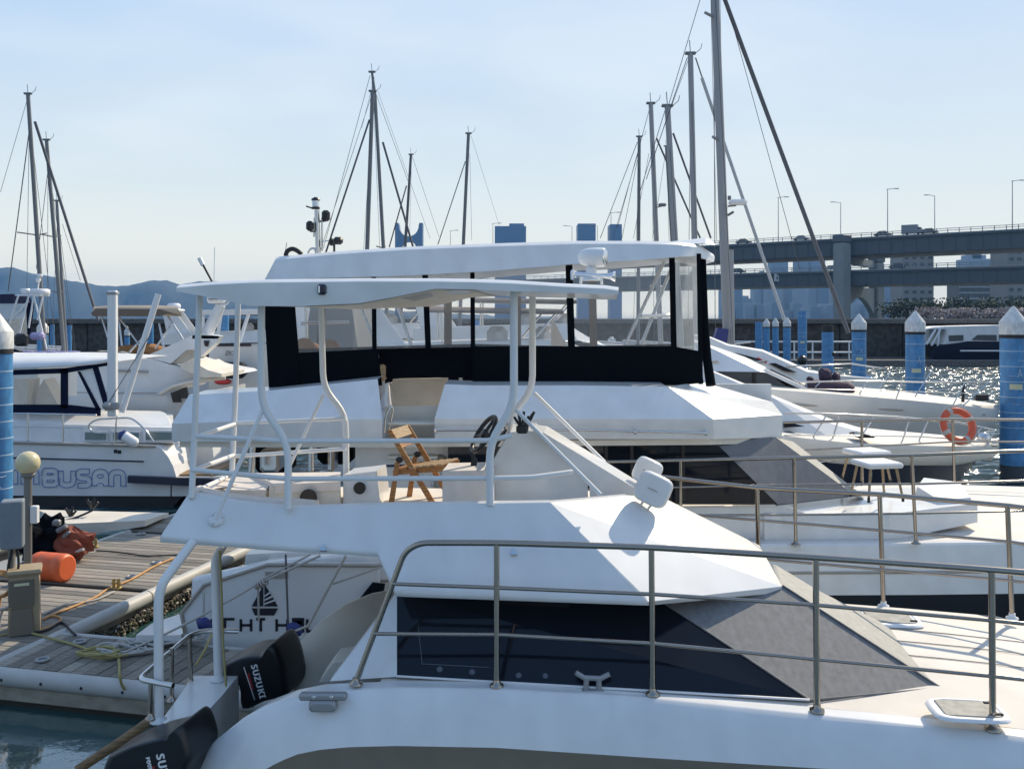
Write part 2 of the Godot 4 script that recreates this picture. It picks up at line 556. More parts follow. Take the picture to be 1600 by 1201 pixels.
func _ready() -> void:
	rng.seed = 4
	# camera: level, the lens shifted down (the horizon lies above the middle of the frame)
	var cam := Camera3D.new()
	cam.name = "camera"
	cam.projection = Camera3D.PROJECTION_FRUSTUM
	cam.near = 0.1
	cam.far = 9000.0
	cam.size = 0.1 * 1201.0 / FOC
	cam.frustum_offset = Vector2(0.0, -(600.5 - HOR) / FOC * 0.1)
	cam.position = Vector3(0, EYE, 0)
	add_child(cam)
	cam.current = true
	# sky and sun
	var az := deg_to_rad(40.0)
	var el := deg_to_rad(40.0)
	var to_sun := Vector3(sin(az) * cos(el), sin(el), -cos(az) * cos(el))
	var we := WorldEnvironment.new()
	we.name = "world_environment"
	var e := Environment.new()
	e.background_mode = Environment.BG_SKY
	var sky := Sky.new()
	var pm := PanoramaSkyMaterial.new()
	pm.panorama = sky_picture(to_sun)
	sky.sky_material = pm
	e.sky = sky
	e.background_energy_multiplier = 1.0
	e.tonemap_mode = Environment.TONE_MAPPER_LINEAR
	e.tonemap_exposure = 1.18
	e.sdfgi_enabled = true
	e.ssao_enabled = true
	e.ssil_enabled = true
	e.fog_enabled = true
	e.fog_density = 0.00019
	e.fog_light_color = Color(0.55, 0.77, 1.0)
	we.environment = e
	add_child(we)
	var sun := DirectionalLight3D.new()
	sun.name = "sun"
	sun.light_energy = 1.35
	sun.light_color = Color(1.0, 0.94, 0.84)
	sun.light_angular_distance = 0.5
	sun.shadow_enabled = true
	add_child(sun)
	sun.look_at_from_position(to_sun * 100.0, Vector3.ZERO, Vector3.UP)
	make_textures()
	make_materials()
	# the large structure first
	water_and_hills()
	city()
	bridge()
	sea_wall_and_trees()
	# the near boats
	front_yacht()
	second_yacht()
	# the rest of the marina
	docks()
	pilings()
	left_boats()
	right_boats()
	boats_between()
	sailing_boats()
	small_things()

func sky_picture(to_sun: Vector3) -> ImageTexture:
	var w := 1024
	var h := 512
	var im := Image.create(w, h, false, Image.FORMAT_RGBF)
	var n := FastNoiseLite.new()
	n.seed = 31
	n.frequency = 0.9
	n.fractal_octaves = 5
	var sunward := [[0.0, Color(1.12, 1.02, 0.78)], [0.05, Color(0.98, 0.95, 0.78)], [0.13, Color(0.70, 0.78, 0.79)], [0.29, Color(0.44, 0.60, 0.80)], [0.6, Color(0.25, 0.43, 0.72)], [1.0, Color(0.13, 0.28, 0.60)]]
	var opposite := [[0.0, Color(0.47, 0.52, 0.55)], [0.05, Color(0.43, 0.50, 0.56)], [0.13, Color(0.32, 0.42, 0.57)], [0.29, Color(0.22, 0.36, 0.57)], [0.6, Color(0.15, 0.29, 0.54)], [1.0, Color(0.12, 0.27, 0.55)]]
	for y in h:
		var up := PI * (0.5 - (y + 0.5) / h)
		var s := sin(up)
		var c := Color(0.30, 0.33, 0.34)
		var c2 := c
		if s >= 0.0:
			for k in 5:
				if s >= sunward[k][0] and s <= sunward[k + 1][0]:
					var q: float = (s - sunward[k][0]) / (sunward[k + 1][0] - sunward[k][0])
					c = sunward[k][1].lerp(sunward[k + 1][1], q)
					c2 = opposite[k][1].lerp(opposite[k + 1][1], q)
		for x in w:
			var a := (x + 0.5) / w * TAU
			var dir := Vector3(sin(a) * cos(up), s, -cos(a) * cos(up))
			var o := c
			if s > 0.0:
				var g := clampf(dir.dot(to_sun), 0.0, 1.0)
				o = c.lerp(c2, smoothstep(0.22, -0.4, dir.dot(to_sun)))
				var near := pow(g, 6.0) * 0.35 + pow(g, 40.0) * 0.5
				o = o.lerp(Color(0.92, 0.93, 0.92), clampf(near, 0.0, 0.85))
				var p := dir / (s + 0.12)
				var cl := n.get_noise_3d(p.x * 0.55 + p.z * 0.3, p.z * 0.7 - p.x * 0.15, 3.0)
				cl = clampf(cl * 2.0 + 0.25, 0.0, 1.0) * clampf(s * 7.0 - 0.25, 0.0, 1.0)
				o = o.lerp(Color(0.80, 0.85, 0.87), cl * 0.42)
			im.set_pixel(x, y, o)
	return ImageTexture.create_from_image(im)

# ================================================================== far away
func water_and_hills() -> void:
	var st := S()
	face(st, [Vector3(-2200, 0.15, -14), Vector3(2200, 0.15, -14), Vector3(2200, 0.15, -3000), Vector3(-2200, 0.15, -3000)])
	struct("water", st, M("water"), "harbour water with small sunlit ripples")
	st = S()
	face(st, [Vector3(-2200, 0.15, 60), Vector3(2200, 0.15, 60), Vector3(2200, 0.15, -14), Vector3(-2200, 0.15, -14)])
	struct("water", st, M("calm_water"), "calm dark green water beside the docks")
	# hills: a ridge with real depth, its crest line read off the skyline
	var crest := [[-500, 470], [-260, 440], [-120, 425], [0, 418], [12, 416], [40, 424], [85, 433], [120, 440], [165, 446], [180, 448], [205, 445], [225, 437], [232, 436], [265, 438], [285, 446], [300, 440], [340, 439], [362, 446], [400, 455], [470, 470], [560, 480], [700, 489], [900, 496]]
	var rows := []
	var nz := FastNoiseLite.new()
	nz.seed = 2
	nz.frequency = 0.006
	for j in 9:
		var row := []
		for i in 141:
			var u := -500.0 + i * 10.0
			var v := 470.0
			for k in crest.size() - 1:
				if u >= crest[k][0] and u <= crest[k + 1][0]:
					v = lerpf(crest[k][1], crest[k + 1][1], (u - crest[k][0]) / (crest[k + 1][0] - crest[k][0]))
			v += nz.get_noise_2d(u * 9.0, 500.0) * 2.6 + nz.get_noise_2d(u * 3.0, 900.0) * 2.0
			var w: float = [0.0, 0.18, 0.38, 0.6, 0.8, 1.0, 0.75, 0.4, 0.0][j]
			var d: float = 2300.0 + [0.0, 45.0, 100.0, 170.0, 240.0, 320.0, 420.0, 560.0, 700.0][j] + nz.get_noise_2d(u * 1.6, j * 60.0) * 70.0
			var top := (497.0 - v) / FOC * 2620.0 + 3.0
			var y := top * w * (1.0 + 0.25 * nz.get_noise_2d(u * 2.0, j * 90.0) * (1.0 if j != 5 else 0.0)) + (0.0 if j in [0, 8] else 1.0)
			row.append(Vector3((u - 800.0) / FOC * d, y - 0.5, -d))
		rows.append(row)
	st = S()
	sheet(st, rows)
	struct("hills", st, M("hill_green"), "long wooded hills across the bay fading to blue")

func tower(called: String, label: String, u0: float, u1: float, v: float, d: float, m: String, depth: float, group := "", windows := 0, tops := []) -> Node3D:
	var x0 := (u0 - 800.0) / FOC * d
	var x1 := (u1 - 800.0) / FOC * d
	var y := EYE + (HOR - v) / FOC * d
	var t := thing(called, label, "building", Vector3((x0 + x1) / 2, 0, -d - depth / 2), group)
	var st := S()
	box(st, Vector3((x0 + x1) / 2, y / 2, -d - depth / 2), Vector3(x1 - x0, y, depth), 0.4)
	part("wall", st, M(m), t)
	for q in tops:                                       # penthouse blocks on the roof: share of the width, height in metres
		st = S()
		box(st, Vector3(lerpf(x0, x1, (q[0] + q[1]) / 2), y + q[2] / 2 + 0.02, -d - depth / 2), Vector3((x1 - x0) * (q[1] - q[0]), q[2], depth * 0.6), 0.2)
		part("roof", st, M(m), t)
	return t

func city() -> void:
	# pale towers across the bay, seen under the bridge decks
	var u := 1128.0
	var k := 0
	var words := ["narrow", "broad", "stepped", "slim", "tall", "plain"]
	while u < 1412.0:
		var w := rng.randf_range(9.0, 22.0)
		var v := rng.randf_range(424.0, 444.0)
		if u > 1150 and u < 1172: v = 466.0
		if u > 1330 and u < 1366: v = rng.randf_range(438.0, 470.0)
		var where := "left of the bridge column" if u < 1300 else ("in the arch of the bridge pier" if u < 1366 else "right of the bridge pier")
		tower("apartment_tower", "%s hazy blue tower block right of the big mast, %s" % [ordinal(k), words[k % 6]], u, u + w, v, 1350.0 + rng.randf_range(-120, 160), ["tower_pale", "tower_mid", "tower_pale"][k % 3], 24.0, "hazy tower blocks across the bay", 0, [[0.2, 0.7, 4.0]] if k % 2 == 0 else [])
		u += w * rng.randf_range(0.75, 1.12)
		k += 1
	# a second, nearer and lower row in front of them
	u = 1130.0
	k = 0
	while u < 1420.0:
		var w := rng.randf_range(8.0, 17.0)
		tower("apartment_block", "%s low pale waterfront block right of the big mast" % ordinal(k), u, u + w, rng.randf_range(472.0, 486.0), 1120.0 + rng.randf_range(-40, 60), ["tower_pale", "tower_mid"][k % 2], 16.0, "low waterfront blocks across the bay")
		u += w * rng.randf_range(0.9, 1.3)
		k += 1
	# roofs that rise between the two decks
	for q in [[1206, 1232, 407, "hazy block cluster between the bridge decks, the wider one", [[0.35, 1.0, 6.0]]], [1246, 1262, 404, "hazy narrow block between the bridge decks beside the leaning stay", []], [1268, 1290, 403, "hazy stepped block between the bridge decks left of the pier", [[0.1, 0.6, 4.0]]]]:
		tower("far_block", q[3], q[0], q[1], q[2], 1500.0, "tower_mid", 24.0, "", 0, q[4])
	# dark blue towers that rise above the yacht's roof
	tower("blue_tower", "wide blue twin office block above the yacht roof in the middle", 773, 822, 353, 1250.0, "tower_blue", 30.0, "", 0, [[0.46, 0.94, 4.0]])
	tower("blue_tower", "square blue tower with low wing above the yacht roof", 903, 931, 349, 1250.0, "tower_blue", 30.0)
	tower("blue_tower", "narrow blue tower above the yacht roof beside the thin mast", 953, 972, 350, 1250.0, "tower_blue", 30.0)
	# nearer blocks right of the pier
	var specs := [[1411, 1460, 374, 470.0, "block_beige", "beige apartment block standing behind both bridge decks right of the pier", 4], [1499, 1566, 402, 560.0, "block_brown", "brown low apartment block under the lower bridge deck", 7], [1575, 1625, 372, 430.0, "block_beige", "grey brown apartment block at the right edge behind the bridge", 4]]
	for q in specs:
		var d: float = q[3]
		var t := tower("apartment_house", q[5], q[0], q[1], q[2] if q[0] != 1499 else 435, d, q[4], 16.0, "", 0, [])
		var top: float = EYE + (HOR - (q[2] if q[0] != 1499 else 435)) / FOC * d
		var x0: float = (q[0] - 800.0) / FOC * d
		var x1: float = (q[1] - 800.0) / FOC * d
		var cols: int = q[6]
		var y := 5.0
		while y < top - 4.0:
			for c in cols:
				var cx := lerpf(x0, x1, (c + 0.5) / cols)
				var st := S()
				box(st, Vector3(cx, y + 1.4, -d + 0.08), Vector3((x1 - x0) / cols * 0.5, 1.5, 0.3))
				part("window", st, M("window_dark"), t)
			if q[0] == 1499:
				var sb := S()
				box(sb, Vector3((x0 + x1) / 2, y, -d + 0.5), Vector3(x1 - x0, 0.9, 1.2))
				part("balcony", sb, M("balcony"), t)
			y += 3.4
	tower("domed_tower", "pale hazy tower with stepped crown between the bridge decks at the right", 1512, 1550, 404, 1150.0, "tower_pale", 30.0, "", 0, [[0.12, 0.88, 5.0], [0.3, 0.7, 10.0]])

func ordinal(k: int) -> String:
	return ["first", "second", "third", "fourth", "fifth", "sixth", "seventh", "eighth", "ninth", "tenth", "eleventh", "twelfth", "thirteenth", "fourteenth", "fifteenth", "sixteenth", "seventeenth", "eighteenth", "nineteenth", "twentieth", "twenty-first", "twenty-second", "twenty-third", "twenty-fourth", "twenty-fifth", "twenty-sixth", "twenty-seventh", "twenty-eighth", "twenty-ninth", "thirtieth", "next"][mini(k, 30)]

func bridge_at(t: float, y: float, back := 0.0) -> Vector3:      # along the bridge from the right edge of the view
	var a := Vector3(133.0, y, -250.0)
	if t <= 2.0: return a + Vector3(-67.0, 0, -46.0) * t + Vector3(46.0, 0, -67.0).normalized() * back
	var p := Vector3(-1, y, -342)       # beyond, it bends away towards the bridge tower
	var c := Vector3(-70, y, -390)
	var e := Vector3(-118, y, -1120)
	var w := (t - 2.0) / 2.5
	var q := p.lerp(c, w).lerp(c.lerp(e, w), w)
	var d := (c - p).lerp(e - c, w).normalized()
	return q + Vector3(-d.z, 0, d.x) * back
func bridge() -> void:
	var t := thing("road_bridge", "double-deck grey steel road bridge on concrete portal pier", "bridge", bridge_at(0.5, 0.0))
	var lev := [[22.2, 27.1, 0.0], [13.3, 17.6, 0.0]]
	var nm := ["upper deck", "lower deck"]
	for L in 2:
		var b: float = lev[L][0]
		var h: float = lev[L][1]
		var lo := bridge_at(-0.5, 0, 0)
		var st := S()
		var rings := []
		for i in 30:
			var s := -0.6 + i * 0.17
			var dy := -1.6 * s * 0.35 + (0.5 if L == 1 else 0.0) * s
			rings.append([bridge_at(s, h + dy, -0.6), bridge_at(s, h + dy - 0.8, -0.6), bridge_at(s, h + dy - 0.9, 0.0), bridge_at(s, b + dy, 0.6), bridge_at(s, b + dy, 22.0), bridge_at(s, h + dy, 24.0)])
		loft(st, rings, true, -1)
		part("deck_girder", st, M("bridge_steel"), t)
		# parapet rail: posts and two bars
		for side in [-0.4, 23.6]:
			for hh in [0.6, 1.15]:
				st = S()
				var line := []
				for i in 30:
					var s := -0.6 + i * 0.17
					var dy := -1.6 * s * 0.35 + (0.5 if L == 1 else 0.0) * s
					line.append(bridge_at(s, h + dy + hh, side))
				tube(st, line, 0.09, 5)
				part("parapet_bar", st, M("rail_far"), t)
		var post := BoxMesh.new()
		post.size = Vector3(0.16, 1.2, 0.16)
		for i in 70:
			var s := -0.55 + i * 0.035
			var dy := -1.6 * s * 0.35 + (0.5 if L == 1 else 0.0) * s
			put("parapet_post", post, M("rail_far"), Transform3D(Basis.IDENTITY, bridge_at(s, h + dy + 0.6, -0.4)), t)
		for i in 60:       # stiffening ribs and joints along the girder web
			var s := -0.5 + i * 0.041
			var dy := -1.6 * s * 0.35 + (0.5 if L == 1 else 0.0) * s
			st = S()
			tube(st, [bridge_at(s, h + dy - 0.95, -0.03), bridge_at(s, b + dy + 0.1, 0.5)], 0.09 if i % 8 else 0.2, 4)
			part("stiffener", st, M("bridge_steel"), t)
		st = S()
		var kerb := []
		for i in 30:
			var s := -0.6 + i * 0.17
			kerb.append(bridge_at(s, h - 1.6 * s * 0.35 + (0.5 if L == 1 else 0.0) * s - 0.3, -0.68))
		tube(st, kerb, 0.16, 4)
		part("edge_beam", st, M("bridge_pier"), t)
	# the portal pier: two columns, a cross head under each deck and an arched tie
	var f := bridge_at(0.56, 0.0, -2.4)
	for q in [[0.0, 25.3], [39.0, 21.5]]:
		var st := S()
		var c := bridge_at(0.56, q[1] / 2 - 1.0, -2.2 + q[0])
		box(st, c, Vector3(4.0, q[1] + 2.0, 3.4), 0.35, Basis(Vector3.UP, 0.6))
		part("column", st, M("bridge_pier"), t)
		st = S()
		box(st, bridge_at(0.56, q[1] + 1.15, -2.2 + q[0]), Vector3(4.3, 2.2, 3.6), 0.2, Basis(Vector3.UP, 0.6))
		part("column_head", st, M("bridge_steel"), t)
	for q in [[13.2, 3.0], [21.9, 2.2]]:
		var st := S()
		var a := bridge_at(0.56, q[0], -0.4)
		var b := bridge_at(0.56, q[0], 35.5)
		var up := Vector3(0, -q[1], 0)
		var off := Vector3(-67, 0, -46).normalized() * 1.6
		var out := [a, b]
		for i in 11:
			var w := 1.0 - i / 10.0
			var dip := (1.0 - sin(PI * w)) * 6.0 if q[0] < 15.0 else 0.0
			out.append(a.lerp(b, w) + up - Vector3(0, dip, 0))
		slab(st, out, off)
		part("cross_beam", st, M("bridge_pier"), t)
	var st2 := S()
	box(st2, bridge_at(0.80, 15.9, -0.7), Vector3(2.0, 2.2, 0.15), 0.0, Basis(Vector3.UP, 0.6))
	var plate := part("clearance_plate", st2, M("letter_white"), t)
	st2 = S()
	var pc := bridge_at(0.80, 15.9, -0.82)
	slab(st2, [pc + Vector3(-0.5, -0.5, 0), pc + Vector3(0.5, -0.5, 0), pc + Vector3(0, 0.6, 0)], Vector3(0, 0, 0.05))
	part("arrow_mark", st2, M("ink"), plate)
	# street lamps on both decks
	for q in [[1582, 282, 0, 1, "tall bridge lamp nearest the right edge with short arm"], [1388, 295, 0, 1, "bridge lamp on the upper deck right of the pier"], [1436, 305, 0, -1, "bridge lamp on the upper deck facing left near the truck"], [1217, 308, 0, 1, "bridge lamp on the upper deck beside the leaning forestay"], [1276, 316, 0, -1, "bridge lamp facing left on the upper deck left of the pier"], [841, 353, 0, -1, "thin bridge lamp above the yacht roof right of the blue block"], [882, 352, 0, -1, "thin bridge lamp above the yacht roof left of the square blue tower"], [655, 383, 0, -1, "thin bridge lamp low above the roof beside the bridge tower"], [705, 360, 0, 1, "thin bridge lamp above the roof left of the single mast"], [771, 349, 0, 1, "thin bridge lamp beside the wide blue block"], [955, 332, 0, 1, "thin bridge lamp beside the narrow blue tower"]]:
		var s := 0.0
		var best := 1e9
		for i in 400:
			var p := bridge_at(-0.2 + i * 0.012, 0)
			var du := absf(800.0 + FOC * p.x / -p.z - q[0])
			if du < best:
				best = du
				s = -0.2 + i * 0.012
		var dy := -1.6 * s * 0.35
		var p0 := bridge_at(s, 27.1 + dy, -0.3 if q[3] > 0 else 23.4)
		var topy: float = EYE + (HOR - q[1]) / FOC * -p0.z
		var l := thing("street_lamp", q[4], "street lamp", p0, "lamps along the bridge decks")
		var st := S()
		tube(st, [p0, Vector3(p0.x, topy, p0.z)], 0.13, 6, 0.09)
		part("pole", st, M("rail_far"), l)
		st = S()
		tube(st, [Vector3(p0.x - 0.3, topy - 0.15, p0.z), Vector3(p0.x + 2.0 * q[3], topy + 0.15, p0.z)], 0.09, 6)
		part("arm", st, M("rail_far"), l)
		st = S()
		box(st, Vector3(p0.x + 2.5 * q[3], topy + 0.1, p0.z), Vector3(1.3, 0.22, 0.5), 0.06)
		part("lamp_head", st, M("rail_far"), l)
	# traffic
	var cars := [[0.94, 0, "dark car on the upper deck left of the forestay", "car_dark", 0], [0.72, 0, "silver car on the upper deck just right of the forestay", "car_grey", 0], [0.435, 0, "dark saloon on the upper deck right of the pier", "car_dark", 0], [0.335, 0, "grey box van on the upper deck below the left-facing lamp", "car_grey", 1], [0.285, 0, "small dark car behind the box van on the upper deck", "car_dark", 0], [0.965, 1, "dark car on the lower deck beside the big mast", "car_dark", 0], [1.13, 1, "grey car on the lower deck left of the big mast", "car_grey", 0], [0.385, 1, "dark car on the lower deck right of the pier", "car_dark", 0], [0.61, 1, "pale car on the lower deck at the pier column", "car_white", 0]]
	for q in cars:
		var s: float = q[0]
		var y: float = lev[q[1]][1] + (-1.6 * s * 0.35 + (0.5 if q[1] == 1 else 0.0) * s)
		var c := bridge_at(s, y, 2.2)
		var o := thing("car" if q[4] == 0 else "van", q[2], "car" if q[4] == 0 else "van", c, "traffic on the bridge decks")
		var b := Basis(Vector3(67, 0, 46).normalized(), Vector3.UP, Vector3(-46, 0, 67).normalized())
		var prof := [[-2.3, 0.35], [-2.35, 0.85], [-1.5, 1.05], [-0.9, 1.6], [0.9, 1.65], [1.6, 1.05], [2.3, 0.9], [2.35, 0.35]]
		if q[4] == 1: prof = [[-3.0, 0.4], [-3.0, 2.9], [1.2, 2.9], [1.25, 2.2], [2.1, 2.1], [2.6, 1.2], [2.7, 0.4]]
		var out := []
		for r in prof: out.append(c + b * Vector3(r[0], r[1], 0.85))
		var st := S()
		slab(st, out, b * Vector3(0, 0, -1.7))
		part("body", st, M(q[3]), o)
		for wx in [-1.45, 1.45]:
			st = S()
			lathe(st, c + b * Vector3(wx, 0.34, 0.75), [Vector2(0.33, 0), Vector2(0.33, 0.22)], 12, b * Basis(Vector3.RIGHT, PI / 2))
			part("wheel", st, M("black"), o)
		st = S()
		box(st, c + b * Vector3(0.0 if q[4] == 0 else 1.6, 1.32 if q[4] == 0 else 1.75, 0.86), Vector3(1.7 if q[4] == 0 else 0.7, 0.4, 0.04), 0.0, b)
		part("side_window", st, M("window_dark"), o)
	# the tower of the suspension bridge beyond: two legs joined by a plate with a round cut
	var bt := thing("bridge_tower", "blue suspension bridge tower with rounded cut above the yacht roof", "tower", at(638, 520, 1150.0))
	var outl := [Vector2(617, 520), Vector2(617, 348), Vector2(622, 348)]
	for i in 13:
		var w := PI * (1.0 - i / 12.0)
		outl.append(Vector2(638.5 + cos(w) * 15.5, 352 + sin(w) * 17.0))
	outl += [Vector2(655, 348), Vector2(660, 348), Vector2(660, 520), Vector2(650, 520)]
	for i in 13:
		var w := PI * (i / 12.0)
		outl.append(Vector2(638.5 + cos(w) * 11.0, 386 - sin(w) * 9.0))
	outl.append(Vector2(627, 520))
	var st3 := S()
	var pl := []
	for q in outl: pl.append(at(q.x, q.y, 1150.0))
	slab(st3, pl, Vector3(0, 0, -14))
	part("tower_frame", st3, M("tower_blue"), bt)

func sea_wall_and_trees() -> void:
	var w := thing("breakwater", "long dark stone breakwater wall across the harbour", "breakwater", Vector3(0, 0, -82))
	for i in 40:
		var x := -95.0 + i * 5.2
		var st := S()
		box(st, Vector3(x, 1.55, -82.0 - (i % 3) * 0.03), Vector3(5.12, 3.7, 5.0), 0.06)
		part("wall_panel", st, M("sea_wall"), w)
	var st := S()
	box(st, Vector3(6.0, 3.55, -81.9), Vector3(209, 0.42, 5.6), 0.05)
	part("coping", st, M("sea_wall_cap"), w)
	var q := S()
	box(q, Vector3(6.0, 0.35, -79.0), Vector3(209, 0.5, 1.2), 0.05)
	part("footing", q, M("sea_wall_cap"), w)
	# the bank behind with the blossoming trees
	var b := S()
	loft(b, [[Vector3(50, -1, -150), Vector3(50, 3.3, -150), Vector3(50, 3.5, -170), Vector3(50, -1, -330)], [Vector3(330, -1, -150), Vector3(330, 3.3, -150), Vector3(330, 3.5, -170), Vector3(330, -1, -330)]], true, -1)
	struct("shore_bank", b, M("hill_green"), "low planted bank behind the breakwater at the right")
	var row := [[1396, 480, 0], [1416, 474, 0], [1436, 478, 0], [1456, 473, 0], [1476, 479, 0], [1498, 472, 0], [1520, 477, 0], [1542, 472, 0], [1566, 477, 0], [1590, 471, 0], [1614, 475, 0], [1446, 488, 1], [1484, 490, 1], [1512, 489, 1], [1552, 490, 1], [1580, 488, 1], [1604, 490, 1]]
	var place := ["beside the bridge pier", "right of the bridge pier", "below the beige block", "before the beige block", "right of the beige block", "behind the white boat", "below the brown block", "under the brown block", "before the brown block", "right of the brown block", "at the right edge", "low before the beige block", "low right of the beige block", "low behind the awning", "low before the brown block", "low by the right piling", "low at the right edge"]
	for i in row.size():
		var r = row[i]
		var d := 158.0 if r[2] == 1 else 168.0
		var p := Vector3((r[0] - 800.0) / FOC * d, 3.4, -d)
		var h: float = EYE + (HOR - r[1]) / FOC * d - 3.4 + 0.9
		leafy_tree("blossom_tree" if r[2] == 1 else "dark_tree", ("pink blossoming cherry tree " if r[2] == 1 else "dark leafy shore tree ") + place[i], p, maxf(h, 1.6), 2.3 if r[2] == 1 else 2.8, r[2] == 1)

func leafy_tree(called: String, label: String, p: Vector3, h: float, rad: float, bloom: bool) -> void:
	var t := thing(called, label, "tree", p, "trees on the far bank")
	var st := S()
	tube(st, [p + Vector3(0, -0.8, 0), p + Vector3(0.1, h * 0.4, 0), p + Vector3(0.0, h * 0.7, 0.1)], 0.16, 6, 0.06)
	for k in 4:
		var a := k * 1.7
		tube(st, [p + Vector3(0, h * 0.35, 0), p + Vector3(cos(a) * rad * 0.5, h * 0.7, sin(a) * rad * 0.5)], 0.07, 5, 0.03)
	part("trunk", st, M("bark"), t)
	var leaf := S()
	for k in 420:
		var lump := Vector3(cos((k % 7) * 0.9) * 0.5, 0.5 + 0.3 * sin((k % 7) * 2.1), sin((k % 7) * 0.9) * 0.5)
		var o := Vector3(rng.randfn(0, 0.3), rng.randfn(0, 0.24), rng.randfn(0, 0.3)) + lump * 0.7
		var c := p + Vector3(o.x * rad, h * 0.28 + clampf(o.y, -0.1, 0.85) * h * 0.8, o.z * rad)
		var a := Vector3(rng.randfn(), rng.randfn(), rng.randfn()).normalized() * rng.randf_range(0.14, 0.3)
		var b := a.cross(Vector3(rng.randfn(), rng.randfn(), rng.randfn()).normalized()).normalized() * rng.randf_range(0.12, 0.24)
		leaf.set_smooth_group(-1)
		for v in [c - a, c + b, c + a, c - a, c + a, c - b]: leaf.add_vertex(v)
	part("crown", leaf, M("blossom") if bloom else (M("leaf_dark") if rng.randf() < 0.5 else M("leaf_mid")), t)

# ================================================================== the nearest yacht
func dA(u: float, v: float) -> float:                  # depth of the sloping flybridge side of the nearest yacht
	return (7.541 - 0.30 * (u - 700.0) / 1000.0) / (1.0 + 0.741 * (v - HOR) / FOC)
func pA(u: float, v: float) -> Vector3:
	return at(u, v, dA(u, v))
func stanchion_foot(p: Vector3, m: Material, parent: Node, r := 0.045) -> void:
	var st := S()
	lathe(st, p, [Vector2(r, -0.004), Vector2(r, 0.008), Vector2(r * 0.55, 0.016), Vector2(r * 0.5, 0.04)], 10)
	part("foot_plate", st, m, parent)

